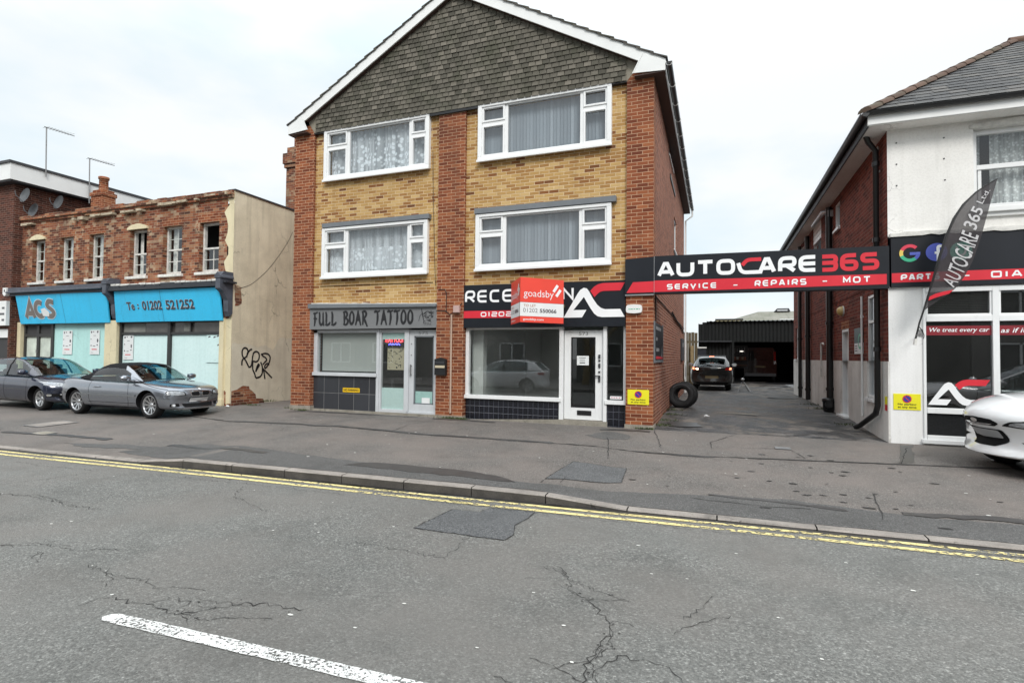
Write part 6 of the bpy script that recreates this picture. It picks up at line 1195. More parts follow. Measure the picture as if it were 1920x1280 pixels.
m = MB(); m.tube([(4.30,-.60,2.0),(4.35,-.6,1.93),(4.37,-.6,1.85),(4.36,-.6,1.80)], .006, 5); m.tube([(4.30,-.60,2.0),(4.33,-.6,1.95),(4.35,-.6,1.9)], .006, 5); m.build('tie_cord', M['black'], s); m = MB(); m.tube([(4.255,-.6,1.80),(4.24,-.6,1.70)], .026, 8); m.build('foot_clip', M['oldwhite'], s)
# ------------------------------------------------------------------ at the back of the yard
YS = 20.5
B = thing('workshop_shed', 'black corrugated open fronted workshop at the end of the yard', 'workshop', (3, YS, .1))
m = MB()
def corr(m, x0, x1, z0, z1, y, pitch=.18, amp=.025):
    x = x0; n = int((x1-x0)/pitch*6); pr = [(x0+(x1-x0)*k/n, y+amp*math.sin((x0+(x1-x0)*k/n)/pitch*6.283)) for k in range(n+1)]
    m.add([(a,b,z0) for a,b in pr]+[(a,b,z1) for a,b in pr], [(k,k+1,n+2+k,n+1+k) for k in range(n)], 0, True)
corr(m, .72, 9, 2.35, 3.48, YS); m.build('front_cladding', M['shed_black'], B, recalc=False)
m = MB(); corr(m, .28, .74, .1, 3.34, YS+.02); corr(m, .74, 2.1, .1, 2.4, YS+.04); m.build('side_cladding', M['shed_black'], B, recalc=False)
m = MB(); m.box(2.0, 2.12, YS-.05, YS+.1, .1, 2.4); m.build('post', M['shed_black'], B)
m = MB(); n = 300; pr = [(.7+8.3*k/n, 3.47+.035*math.sin((.7+8.3*k/n)/.22*6.283)) for k in range(n+1)]; m.add([(a,YS-.15,b) for a,b in pr]+[(a,YS+9,b+.5) for a,b in pr], [(k,k+1,n+2+k,n+1+k) for k in range(n)], 0, True); m.build('roof', M['charcoal'], B, recalc=False)
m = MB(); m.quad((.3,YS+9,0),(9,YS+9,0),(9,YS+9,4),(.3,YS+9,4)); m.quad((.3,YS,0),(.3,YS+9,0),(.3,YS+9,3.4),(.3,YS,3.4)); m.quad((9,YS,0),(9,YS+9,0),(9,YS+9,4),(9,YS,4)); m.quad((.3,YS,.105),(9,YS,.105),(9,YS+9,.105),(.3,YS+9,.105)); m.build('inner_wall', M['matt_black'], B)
m = MB(); m.box(.28,2.0,YS-.35,YS-.02,2.34,2.40); m.build('canopy', M['charcoal'], B)
rnd = random.Random(11)
o = thing('tool_rack', 'dim rack of tools and tins on the workshop wall left of the van', 'rack', (2.4, YS+2, .1))
piece('board', M['room_dark'], o, lambda m: m.box(2.1, 2.9, YS+2.0, YS+2.05, .9, 2.2))
for k in range(5): piece('tool', M['steel'], o, lambda m: m.box(2.2+.13*k, 2.23+.13*k, YS+1.96, YS+2, 1.75+rnd.uniform(-.1,.1), 1.95+rnd.uniform(-.05,.2)))
piece('shelf', plain('rust', (.16,.07,.035), .8), o, lambda m: (m.box(2.15, 2.85, YS+1.75, YS+2, 1.35, 1.38), m.box(2.15, 2.85, YS+1.75, YS+2, 1.05, 1.08)))
for k in range(5): piece('tin', plain('tin%d' % k, rnd.choice([(.2,.06,.03),(.25,.2,.15),(.12,.05,.03),(.3,.3,.28)]), .5), o, lambda m: m.lathe([(0,0),(.06,0),(.06,.17),(0,.17)], (2.22+.13*k, YS+1.87, 1.38), 'z', 10))
o = thing('work_lamp', 'lit white work lamp inside the workshop above the tins', 'lamp', (2.45, YS+1.6, 1.9)); piece('tube', emit('lamp_tube', (1,.95,.85), 1.1), o, lambda m: m.lathe([(0,-.035),(.08,-.02),(.11,.0),(.08,.02),(0,.03)], (2.55, YS+1.4, 1.86), 'z', 14)); piece('arm', M['charcoal'], o, lambda m: m.tube([(2.55,YS+1.4,1.9),(2.55,YS+1.9,2.1)], .02, 6))
B = thing('warehouse', 'grey roofed warehouse rising behind the black workshop', 'building', (5, 33, 0))
m = MB(); m.add([(3.0,32,4.2),(9.5,32,4.2),(9.0,35,5.12),(4.3,35,5.12)], [(0,1,2,3)]); m.add([(1.9,35,4.4),(4.3,35,5.12),(3.0,32,4.2)], [(0,1,2)]); m.build('roof', M['grey_roof'], B); m = MB(); m.quad((3.0,32.02,0),(9.5,32.02,0),(9.5,32.02,4.2),(3,32.02,4.2)); m.quad((3,32,0),(1.9,35,0),(1.9,35,4.4),(3,32,4.2)); m.build('wall', M['grey_roof'], B)
m = MB(); m.prism([(5.4,5.1),(6.5,5.1),(6.4,5.32),(5.6,5.32)], 'y', 34.6, 35); m.build('roof_vent', M['charcoal'], B); m = MB(); m.box(5.6,6.3,34.55,34.6,5.1,5.24); m.build('vent_grille', M['alu'], B); m = MB(); m.box(5.5,6.4,31.9,31.95,4.28,4.33); m.box(7.3,7.7,33,33.1,4.65,4.72); m.build('roof_light', M['paper'], B)
B = thing('rear_cabin', 'cream boarded flat roofed cabin beyond the workshop roof', 'building', (2.2,30,0)); m = MB(); m.box(1.2,2.95,30,33,0,4.18); m.build('wall', plain('cabin_cream', (.38,.34,.20), .7), B); m = MB(); m.box(1.15,3.0,29.95,33,4.18,4.26); m.build('roof', M['charcoal'], B); m = MB(); m.box(1.25,2.9,29.98,30,3.9,4.0); m.build('trim', plain('cabin_brown', (.13,.1,.05), .8), B)
B = thing('timber_fence', 'mossy weathered board fence at the back left of the yard', 'fence', (-.3,17,.1)); m = MB(); [m.box(-1.0+.15*k, -.86+.15*k, 17, 17.03, .05, 2.72+random.uniform(-.02,.02)) for k in range(9)]; m.build('boards', M['fence_wood'], B); m = MB(); m.box(-1,.36,17.03,17.1,.6,.7); m.box(-1,.36,17.03,17.1,2.2,2.3); m.build('rail', M['fence_wood'], B); m = MB(); m.box(.02,.16,16.85,16.98,.05,2.05); m.build('post', M['post_wood'], B)
B = thing('shed_door', 'dark blue-grey side door standing between the fence and the black workshop', 'door', (.3,18,.1)); m = MB(); m.box(.17,.72,18,18.05,.1,1.95); m.build('leaf', plain('door_navy', (.012,.014,.022), .6), B); m = MB(); m.box(.17,.75,17.95,18.06,1.95,2.02); m.build('frame', M['plinth_paint'], B)
# worn tyres leaning on the wall at the yard entrance
def tyre(x, y, z, tilt, rz, label, r=.335):
    o = thing('tyre', label, 'tyre', (x, y, z), 0, 'old tyres at the corner of the brick block')
    prof = [(r*.56,-.085),(r*.60,-.10),(r*.80,-.115),(r*.93,-.105),(r*.985,-.08),(r,-.05)]; prof = prof+[(a,-b) for a,b in prof[::-1]]+[(r*.54,.06),(r*.54,-.06)]+[prof[0]]
    m = MB(); m.lathe(prof, (0,0,0), 'y', 40)
    for k in range(48):
        a = k*6.283/48
        for s_ in (-1,1): c = Vector((r*1.002*math.cos(a), s_*.05, r*1.002*math.sin(a))); m.obox(Matrix.Translation(c) @ Matrix.Rotation(-a,4,'Y'), .012, .06, .028)
    b = m.build('casing', M['rubber'], o, local=True); b.rotation_euler = (tilt, 0, rz); b.location = (0,0,0)
    m = MB(); ribbon(m, arc2(0,0,r*.82,.6,2.4,12), .03, lambda a, b_: (a,-.1165,b_)); q = m.build('sidewall_marking', M['charcoal'], b, local=True)
    return o
tyre(.31, 4.15, .43, R(-14), R(-8), 'worn black tyre standing in front of the other at the yard corner', .345)
tyre(.375, 4.40, .445, R(-15), R(-11), 'worn black tyre behind the front one, against the brick wall', .345)
o = thing('axle_stand', 'small wire trestle with a white knob on the yard ground beside the black car', 'stand', (2.1,13,.1)); piece('legs', M['steel'], o, lambda m: (m.tube([(2.05,12.6,.11),(2.22,12.9,.55),(2.5,12.4,.11)], .018, 5), m.tube([(2.1,13.2,.11),(2.22,12.9,.55),(2.45,13.2,.11)], .018, 5))); piece('knob', M['paper'], o, lambda m: m.lathe([(0,-.05),(.06,-.03),(.07,.02),(.0,.06)], (2.22,12.9,.60), 'z', 10))
for x, y, lb in ((.98,1.9,'crumpled white paper scrap on the yard ground near the tyres'),(-11.05,-.35,'crumpled white paper scrap at the foot of the cream corner by the convertible')):
    o = thing('paper_scrap', lb, 'litter', (x, y, gz(x, y))); m = MB(); g_ = gz(x, min(y, 0))+(.09 if y > 0 else .0); m.add([(x-.06,y,g_+.03),(x,y-.05,g_+.05),(x+.08,y-.01,g_+.035),(x+.02,y+.05,g_+.06),(x-.02,y,g_+.075)], [(0,1,4),(1,2,4),(2,3,4),(3,0,4)]); m.build('sheet', M['paper'], o)
# moss and weeds along the wall feet
rnd = random.Random(4); m = MB()
spots = [(-4.6,-.03,.28),(-4.4,-.05,.22),(-.2,.9,.2),(.08,.6,.25),(.1,1.3,.3),(.12,2.2,.35),(.1,3.2,.3),(-10.9,.3,.3),(-11.2,1.2,.3),(-9.3,.1,.2),(-8.8,-.04,.2),(3.85,1.9,.3),(3.9,5.4,.3),(3.9,6.8,.4),(-4.25,-.05,.15)]
for sx, sy, sr in spots:
    for k in range(90):
        x = sx+rnd.gauss(0, sr*.5); y = sy+rnd.gauss(0, .05 if abs(sx) > 3.9 or sx > -1 else .025); 
        if y > -.02 and -9.2 < x < 0 : y = -rnd.uniform(.01,.05)
        z = gz(x, min(y, 0))+(.1*sm(0,3,y)+.012 if y > 0 else 0); a = rnd.uniform(0, 6.283); h = rnd.uniform(.012, .06); w_ = rnd.uniform(.006, .014)
        m.add([(x-w_*math.cos(a),y-w_*math.sin(a),z),(x+w_*math.cos(a),y+w_*math.sin(a),z),(x+rnd.gauss(0,.02),y+rnd.gauss(0,.02),z+h)], [(0,1,2)])
o = m.build('weeds', M['weed'], recalc=False); struct(o, 'stuff'); tag(o, 'moss and small weeds along the feet of the walls', 'weeds')
# ------------------------------------------------------------------ cars: lofted bodies, real wheels, panels laid on the body surface
def loft_ring(x, wd, zb, zs, ze, zc, bow=0.0, tuck=.93, lean=0.0, zl=None):
    """half ring of a body section at x: underside, sill, side, shoulder, deck edge, deck centre"""
    h = zs-zb
    pts = [(0, zb), (wd*.72, zb), (wd*tuck, zb+.05), (wd*.985, zb+h*.34), (wd, zb+h*.66), (wd*.985, zs), (wd*.90, ze), (wd*.55, ze+(zc-ze)*.75), (0, zc)]
    return [(x-bow*(y/max(wd,.01))**2*1.0-lean*(z-zb), y, z) for y, z in pts]
def eval_mesh(o):
    dg = bpy.context.evaluated_depsgraph_get(); dg.update(); me = bpy.data.meshes.new_from_object(o.evaluated_get(dg)); return me
def sharp(me, ang=32):
    try: me.set_sharp_from_angle(angle=R(ang))
    except Exception: pass
def make_car(name, label, paint, P, loc, rz, group=None, scale=1.0):
    """P: stations of the lower body, cabin curve, wheel data and outlines of lamps and grilles"""
    root = thing(name, label, 'car', loc, rz, group); root.scale = (scale,)*3
    # --- lower body
    rings = [loft_ring(*s[:6], **s[6]) for s in P['body']]; n = len(rings[0]); mb = MB(); V = []
    full = 2*n-2
    for rg in rings: V += [(x, y, z) for x, y, z in rg]+[(x, -y, z) for x, y, z in rg[-2:0:-1]]
    F = [(i*full+k, i*full+(k+1)%full, (i+1)*full+(k+1)%full, (i+1)*full+k) for i in range(len(rings)-1) for k in range(full)]
    F += [tuple(range(full))[::-1], tuple((len(rings)-1)*full+k for k in range(full))]
    mb.add(V, F, 0, True); body = mb.build('body', [M[paint], M['matt_black']], root, local=True)
    ss = body.modifiers.new('s', 'SUBSURF'); ss.levels = 2; ss.render_levels = 2
    # wheel arches
    cutm = MB(); wr, ww, ty = P['wheel'][:3]; ar = wr*P.get('arch', 1.13)
    for wx in P['axles']:
        for s in (1, -1): cutm.lathe([(0,-.17),(ar,-.17),(ar,.3),(0,.3)], (wx, s*(ty), P.get('wz', wr)+.01), 'y', 40, 0, True, sign=s)
    cut = cutm.build('cutter', [M['matt_black']], root, local=True)
    bo = body.modifiers.new('b', 'BOOLEAN'); bo.operation = 'DIFFERENCE'; bo.object = cut; bo.solver = 'EXACT'; bo.use_self = True
    try: bo.material_mode = 'TRANSFER'
    except Exception: pass
    bpy.context.view_layer.update(); me = eval_mesh(body); body.modifiers.clear(); old = body.data; body.data = me; bpy.data.meshes.remove(old); bpy.data.objects.remove(cut)
    me.materials.clear(); me.materials.append(M[paint]); me.materials.append(M['matt_black'])
    # inside of the arches goes black
    for p in me.polygons:
        p.use_smooth = True; c = p.center
        for wx in P['axles']:
            d = math.hypot(c.x-wx, c.z-P.get('wz', wr)-.01)
            if d < ar*1.003 and abs(c.y) < ty+.2 and (abs(d-ar) < .02 and abs(p.normal.y) < .5 or d < ar*.95): p.material_index = 1
        if c.z < P['body'][3][2]+.02 and p.normal.z < -.7: p.material_index = 1
    sharp(me, 38)
    bm = bmesh.new(); bm.from_mesh(me); bvh = BVHTree.FromBMesh(bm); bm.free()
    def proj(a, z, axis, off):
        if axis == 'f': o, d = Vector((4, a, z)), Vector((-1,0,0))
        elif axis == 'r': o, d = Vector((-4, a, z)), Vector((1,0,0))
        elif axis == 't': o, d = Vector((a, z, 3)), Vector((0,0,-1))
        else: o, d = Vector((a, 3 if axis == 'l' else -3, z)), Vector((0,-1 if axis == 'l' else 1,0))
        h = bvh.ray_cast(o, d)
        if h[0] is None: return None
        nn = h[1]
        if nn.dot(d) > 0: nn = -nn
        return tuple(h[0]+nn*off)
    def patch(nm, poly, axis, mat, parent, off=.006, m2=None, g=.035):
        pts = [Vector(p) for p in arcs(poly, .02, True, 2)]; den = []
        for i, p in enumerate(pts):
            q = pts[(i+1) % len(pts)]; k = max(1, int((q-p).length/g))
            den += [p.lerp(q, j/k) for j in range(k)]
        n0 = len(den); xs = [p.x for p in den]; ys = [p.y for p in den]; allp = list(den); pl = [tuple(p) for p in den]; x = min(xs)+g/2
        while x < max(xs):
            y = min(ys)+g/2
            while y < max(ys):
                if inside((x, y), pl): allp.append(Vector((x, y)))
                y += g
            x += g
        v, e, f, *_ = delaunay_2d_cdt(allp, [], [list(range(n0))], 1, 1e-5); w_ = [proj(p.x, p.y, axis, off) for p in v]; f = [t for t in f if all(w_[i] is not None for i in t)]
        m = MB(); m.add([p or (0,0,0) for p in w_], f, 0, True); return m.build(nm, mat, parent, local=True, recalc=False) if f else None
    def line(m, pts, axis, wd, off=.004, mi=0, closed=False):
        o = []; 
        for a_, b_ in zip(pts[:-1], pts[1:]):
            a_, b_ = Vector(a_), Vector(b_); k = max(1, int((b_-a_).length/.04)); o += [a_.lerp(b_, j/k) for j in range(k)]
        o.append(Vector(pts[-1])); o = [p for p in o if proj(p.x, p.y, axis, off)]
        if len(o) > 1: 
            def PP(a, z): return proj(a, z, axis, off) or proj(o[0].x, o[0].y, axis, off)
            ribbon(m, o, wd, PP, mi)
    m = MB()
    for pts, ax in P.get('gaps', []):
        for a in (('l', 'r_') if ax == 's' else (ax,)):
            line(m, pts, 'l' if a == 'l' else 'q' if a == 'r_' else a, .007)
    m.build('panel_gap', M['matt_black'], body, local=True, recalc=False)
    for nm, poly, axis, mat, mirror, off in P['patches']:
        for s in ((1, -1) if mirror else (1,)):
            pl = [(a, b) for a, b in poly] if s == 1 else ([(-a, b) for a, b in poly] if axis in 'fr' else poly)
            ax = axis if axis in 'frt' else ('l' if s == 1 else 'q')
            patch(nm, pl if s == 1 or axis not in 'fr' else pl[::-1], ax, M[mat], root, off)
    for pts, axis, wd, mat, nm, off in P.get('trims', []):
        for a in (('l', 'q') if axis == 's' else (axis,)):
            m = MB(); line(m, pts, a, wd, off); m.build(nm, M[mat], root, local=True, recalc=False)
    # --- cabin
    us = P['cabin']      # list of (x_top, z_top_centre, y_edge, z_edge, x_belt, y_belt, z_belt)
    vs = [-1, -.94, -.5, 0, .5, .94, 1]; ts = [0, P.get('rail', .09), .45, .90, 1]; rf, ra = P['roof_ix']
    roof, front, rear = MB(), MB(), MB(); sides = {}; rm = M[P.get('roof_mat', paint)]
    def over(i, v):
        x, zc, ye, ze, *_ = us[i]; bw = P.get('wbow', .10) if i <= rf or i >= ra else .03
        sg = 1 if i <= rf else -1 if i >= ra else 0
        return (x+sg*0-(.5*bw*v*v if i <= rf else -.5*bw*v*v if i >= ra else 0), ye*v, ze+(zc-ze)*(1-v*v))
    def sidep(i, t, s): a = Vector(over(i, s)); x, y, z = us[i][4:7]; b = Vector((x, y*s, z)); p = a.lerp(b, t); p.y += s*.035*math.sin(math.pi*t); return tuple(p)
    for i in range(len(us)-1):
        for k in range(len(vs)-1):
            q = [over(i, vs[k]), over(i, vs[k+1]), over(i+1, vs[k+1]), over(i+1, vs[k])]; glass_ = 0 < k < len(vs)-2
            tgt = front if i < rf and glass_ else rear if (i >= ra and glass_ and P.get('rear_glass', True)) else roof
            tgt.add(q, [(0,1,2,3)], 2 if (tgt is roof and i < rf) else 0, True)
        for s in (1, -1):
            for k in range(len(ts)-1):
                q = [sidep(i, ts[k], s), sidep(i, ts[k+1], s), sidep(i+1, ts[k+1], s), sidep(i+1, ts[k], s)]
                if i in P['side_glass'] and 0 < k < len(ts)-1: sides.setdefault((s, i in (P['side_glass'][:3] if len(P['side_glass']) > 4 and not P.get('oneglass') else P['side_glass'])), MB()).add(q, [(0,1,2,3)], 0, True)
                else: roof.add(q, [(0,1,2,3)], 1 if (i in P.get('bpillar', ())) else 2 if i < rf else 0, True)
    r_ = roof.build('roof', [rm, M['matt_black'], M[paint]], root, local=True, merge=True)
    f_ = front.build('windscreen', M['car_glass'], root, local=True, merge=True)
    if rear.f: rear.build('rear_window', M['car_glass'], root, local=True, merge=True)
    for sd in sides.values(): sd.build('side_window', M['car_glass'], root, local=True, merge=True)
    # seats and wheel seen through the glass
    it = MB(); zb_ = P['belt'] 
    for sx in P.get('seats', (.05,)):
        for s in (1, -1):
            it.obox(Matrix.Translation((sx, s*.37, zb_+.02)) @ Matrix.Rotation(R(-12),4,'Y'), .13, .46, .32); it.obox(Matrix.Translation((sx-.05, s*.37, zb_+.25)), .09, .25, .14)
    it.build('seats', M['interior'], root, local=True, bevel=.04)
    it = MB(); q = P.get('dash', .75); it.obox(Matrix.Translation((q, 0, zb_-.02)), .35, 1.2, .12); it.tube([(q-.28, -.37+.17*math.cos(a), zb_+.08+.17*math.sin(a)) for a in [k*.349 for k in range(18)]], .014, 5, closed=True); it.build('dashboard', M['interior'], root, local=True, bevel=.02)
    # --- mirrors
    mx, my, mz = P['mirror']
    for s in (1, -1):
        m = MB(); m.tube([(mx+.06, s*(my), mz+.06), (mx+.05, s*(my+.08), mz+.07), (mx+.03, s*(my+.17), mz+.065), (mx+.02, s*(my+.22), mz+.06)], [.035,.075,.075,.035], 10); m.tube([(mx+.08, s*(my-.06), mz-.02), (mx+.05, s*(my+.05), mz+.03)], .025, 6); m.build('mirror', M[P.get('mirror_mat', paint)], root, local=True)
        m = MB(); c = [(mx-.055, s*(my+.03+.16*u), mz+.065+.055*v) for u, v in ((0,-1),(1,-1),(1,1),(0,1))]; m.add(c, [(0,1,2,3)]); m.build('mirror_glass', M['chrome'], root, local=True)
    # --- wheels
    rim_r = P['wheel'][3]; sp = P['spokes']
    for wx in P['axles']:
        for s in (1, -1):
            hw = ww/2; m = MB(); pr = [(rim_r,-hw*.8),(rim_r+.02,-hw),(wr*.9,-hw),(wr*.985,-hw*.8),(wr,-hw*.4),(wr,hw*.4),(wr*.985,hw*.8),(wr*.9,hw),(rim_r+.02,hw),(rim_r,hw*.8)]
            m.lathe(pr, (wx, s*(ty-hw), P.get('wz', wr)), 'y', 40, sign=s); w_ = m.build('wheel', M['rubber'], root, local=True)
            m = MB(); m.lathe([(rim_r*1.03,hw*.86),(rim_r*.97,hw*.92),(rim_r*.90,hw*.62),(rim_r*.88,-hw*.8)], (wx, s*(ty-hw), P.get('wz', wr)), 'y', 40, sign=s); m.lathe([(0,hw*.55),(.045,hw*.55),(.06,hw*.4),(.07,hw*.1)], (wx, s*(ty-hw), P.get('wz', wr)), 'y', 16, sign=s)
            for k in range(sp[0]):
                for da in sp[1]:
                    a = 6.283*k/sp[0]+da; r0, r1 = .04, rim_r*.94; c = Vector((wx, s*(ty-hw), P.get('wz', wr))); d = Vector((math.cos(a), 0, math.sin(a))); t_ = Vector((-math.sin(a), 0, math.cos(a))); a2 = a+sp[3]*(1 if da >= 0 else -1); d2 = Vector((math.cos(a2), 0, math.sin(a2)))
                    yo = lambda f_: Vector((0, s*hw*f_, 0)); b0, b1 = sp[2], sp[2]*.75
                    q = [c+d*r0-t_*b0+yo(.42), c+d*r0+t_*b0+yo(.42), c+d2*r1+t_*b1+yo(.80), c+d2*r1-t_*b1+yo(.80)]; q2 = [p-yo(.28) for p in q]; m.add([tuple(p) for p in q+q2], [(0,1,2,3),(0,4,5,1),(1,5,6,2),(2,6,7,3),(3,7,4,0)])
            m.build('rim', M['alloy'], w_, local=True)
            m = MB(); m.lathe([(0,-hw*.3),(rim_r*.9,-hw*.3)], (wx, s*(ty-hw), P.get('wz', wr)), 'y', 24, sign=s); m.build('brake_disc', M['charcoal'], w_, local=True)
    return root, patch, proj
_b = lambda **k: k
def cabin(ws, rf_, rr, rw, belt, zt, yb, yr, mid=None, extra=()):
    pass

# grey two-door convertible, nose to the right
CV = dict(belt=.90, wheel=(.325,.235,.755+.02,.235), axles=(1.36,-1.365), arch=1.15, spokes=(10,(.0,),.022,.0), rail=.24, roof_ix=(2,7), roof_mat='softtop', rear_glass=False,
    body=[(-2.23,.60,.40,.62,.74,.76,_b(bow=-.10)),(-2.20,.70,.30,.72,.88,.91,_b(bow=-.16)),(-2.08,.78,.24,.76,.955,.985,_b(bow=-.10)),(-1.75,.84,.21,.79,.965,1.0,_b()),(-1.36,.868,.20,.80,.955,.985,_b()),(-.8,.865,.19,.80,.93,.95,_b()),(0,.86,.185,.80,.915,.93,_b()),(.7,.86,.185,.79,.90,.93,_b()),(1.0,.863,.19,.78,.885,.945,_b()),(1.36,.868,.20,.755,.845,.915,_b()),(1.75,.85,.20,.725,.79,.865,_b(bow=.06)),(2.05,.80,.20,.66,.73,.80,_b(bow=.16)),(2.20,.72,.22,.56,.64,.70,_b(bow=.22)),(2.255,.60,.26,.46,.52,.56,_b(bow=.20))],
    cabin=[(1.02,.94,.68,.915,1.02,.70,.915),(.60,1.20,.62,1.165,.75,.80,.90),(.30,1.318,.565,1.288,.60,.80,.90),(.20,1.35,.55,1.32,.52,.80,.90),(-.10,1.38,.545,1.345,-.05,.80,.905),(-.42,1.37,.54,1.33,-.42,.80,.915),(-.70,1.30,.545,1.25,-.82,.79,.925),(-.98,1.17,.57,1.12,-1.08,.77,.935),(-1.42,.995,.66,.965,-1.40,.70,.965)],
    side_glass=(1,2,3,4,5), oneglass=True, mirror=(.70,.83,.93), seats=(-.05,), dash=.72,
    gaps=[([(.62,.90),(.70,.75),(.72,.40),(.66,.25)],'s'),([(-.72,.92),(-.76,.7),(-.74,.42),(-.66,.25)],'s'),([(-.66,.245),(.66,.245)],'s'),([(1.0,.88),(1.9,.72)],'s'),([(2.14,-.6),(2.18,0),(2.14,.6)],'t'),([(-.78,.36),(0,.36),(.7,.36),(.95,.37)],'s')],
    trims=[([(-2.0,.56),(-1.72,.565)],'s',.05,'silver','bump_strip',.012),([(-.98,.565),(0,.56),(.98,.555)],'s',.045,'silver','bump_strip',.014),([(1.75,.54),(2.1,.53)],'s',.05,'silver','bump_strip',.012),([(-1.0,.235),(0,.23),(1.0,.235)],'s',.05,'silver','sill_skirt',.02)],
    patches=[('headlight',[(.37,.575),(.40,.665),(.55,.695),(.70,.70),(.765,.66),(.74,.60),(.6,.565)],'f','matt_black',True,.004),
             ('headlight_lens',[(.40,.585),(.425,.655),(.56,.68),(.70,.685),(.745,.65),(.72,.605),(.6,.575)],'f','headlamp',True,.009),
             ('indicator',[(1.93,.60),(2.08,.595),(2.06,.67),(1.93,.685)],'s','plate',True,.006),
             ('kidney_grille',[(.03,.545),(.03,.655),(.07,.675),(.24,.67),(.285,.64),(.25,.55)],'f','chrome',True,.006),
             ('grille_mesh',[(.05,.56),(.05,.645),(.08,.66),(.23,.655),(.26,.635),(.235,.565)],'f','matt_black',True,.012),
             ('number_plate',[(-.26,.40),(.26,.40),(.26,.51),(-.26,.51)],'f','plate',False,.02),
             ('lower_grille',[(-.40,.275),(.40,.275),(.44,.365),(-.44,.365)],'f','matt_black',False,.006),
             ('fog_recess',[(.50,.29),(.70,.30),(.70,.37),(.50,.375)],'f','matt_black',True,.006),('fog_light',[(.60,.305),(.66,.305),(.675,.335),(.66,.365),(.60,.365),(.585,.335)],'f','chrome',True,.012),
             ('splitter',[(-.6,.235),(.6,.235),(.6,.255),(-.6,.255)],'f','alloy',False,.016),
             ('tail_light',[(.45,.66),(.68,.66),(.70,.80),(.45,.80)],'r','red_lens',True,.006),
             ('badge',[(-.035,.705),(.035,.705),(.035,.735),(-.035,.735)],'f','letter_white',False,.008)])
car, patch, proj = make_car('parked_car', 'silver grey convertible with closed black soft top parked before the blue fascias', 'silver', CV, (-12.26,-1.84,gz(-12,-2.0)-.0), R(1.0), 'cars parked along the shop fronts', .915)
for s in (1, -1): m = MB(); m.tube([(-.55,s*.868,.745),(-.45,s*.895,.755),(-.38,s*.885,.755),(-.33,s*.865,.75)], .014, 6); m.build('door_handle', M['silver'], car, local=True)

def hatch(**k):
    """five-door hatchback proportions, nose low and short"""
    d = dict(belt=.92, wheel=(.315,.215,.76,.21), axles=(1.30,-1.30), arch=1.14, spokes=(5,(-.16,.16),.024,.02), roof_ix=(3,8),
    body=[(-2.08,.66,.36,.66,.80,.86,_b(bow=-.14)),(-2.03,.76,.26,.78,.96,1.0,_b(bow=-.16)),(-1.90,.83,.22,.85,.985,1.01,_b(bow=-.08)),(-1.6,.87,.20,.86,.975,1.0,_b()),(-1.30,.885,.19,.855,.96,.985,_b()),(-.7,.885,.175,.845,.945,.96,_b()),(0,.88,.175,.83,.935,.95,_b()),(.7,.88,.175,.82,.93,.96,_b()),(1.05,.885,.18,.80,.91,.985,_b()),(1.30,.885,.19,.785,.88,.965,_b(bow=.03)),(1.62,.865,.20,.75,.82,.91,_b(bow=.10)),(1.90,.82,.20,.69,.745,.83,_b(bow=.22)),(2.07,.74,.22,.58,.63,.71,_b(bow=.28)),(2.13,.62,.27,.47,.52,.57,_b(bow=.26))],
    cabin=[(1.12,.985,.70,.945,1.12,.74,.93),(.75,1.18,.66,1.14,.95,.81,.93),(.45,1.33,.62,1.29,.78,.82,.935),(.20,1.41,.59,1.375,.62,.82,.94),(-.20,1.465,.575,1.425,-.1,.82,.95),(-.28,1.468,.575,1.428,-.2,.82,.95),(-.80,1.465,.565,1.42,-.95,.815,.965),(-1.25,1.43,.55,1.38,-1.35,.80,.975),(-1.62,1.37,.54,1.31,-1.62,.76,.98),(-1.98,1.02,.62,1.0,-1.93,.68,.985)],
    side_glass=(1,2,3,5,6), bpillar=(4,), mirror=(.82,.84,.97), seats=(0,-.8), dash=.85,
    gaps=[([(.86,.92),(.90,.7),(.88,.40),(.78,.24)],'s'),([(-.18,.94),(-.2,.7),(-.18,.40),(-.14,.24)],'s'),([(-.98,.95),(-.95,.75),(-.75,.45),(-.72,.24)],'s'),([(-.72,.235),(.78,.235)],'s'),([(1.1,.90),(1.95,.72)],'s')],
    trims=[], patches=[])
    d.update(k); return d
MG = hatch(spokes=(6,(-.14,.14),.020,.03), patches=[('headlight',[(.42,.66),(.62,.655),(.80,.71),(.84,.80),(.72,.78),(.5,.735)],'f','headlamp',True,.006),('headlight_side',[(1.60,.70),(1.93,.65),(1.98,.70),(1.8,.76),(1.55,.795)],'s','headlamp',True,.006),
    ('headlight_mask',[(1.64,.715),(1.80,.695),(1.80,.735),(1.62,.77)],'s','lens',True,.010),('lower_grille',[(-.55,.28),(.55,.28),(.62,.46),(-.62,.46)],'f','matt_black',False,.006),('grille',[(-.4,.62),(.4,.62),(.4,.66),(-.4,.66)],'f','matt_black',False,.006),('number_plate',[(-.26,.48),(.26,.48),(.26,.59),(-.26,.59)],'f','plate',False,.012),
    ('fog_recess',[(1.68,.38),(2.0,.37),(2.02,.46),(1.70,.47)],'s','matt_black',True,.006),('daytime_lamp',[(1.86,.425),(2.03,.42),(2.03,.445),(1.86,.45)],'s','letter_white',True,.012),('fog_light',[(1.71,.395),(1.78,.395),(1.80,.425),(1.78,.455),(1.71,.455),(1.69,.425)],'s','chrome',True,.010)])
make_car('parked_car', 'dark blue hatchback parked behind the convertible at the left edge', 'navy', MG, (-16.28,-1.75,gz(-16,-2.0)), R(-1.5), 'cars parked along the shop fronts', .93)
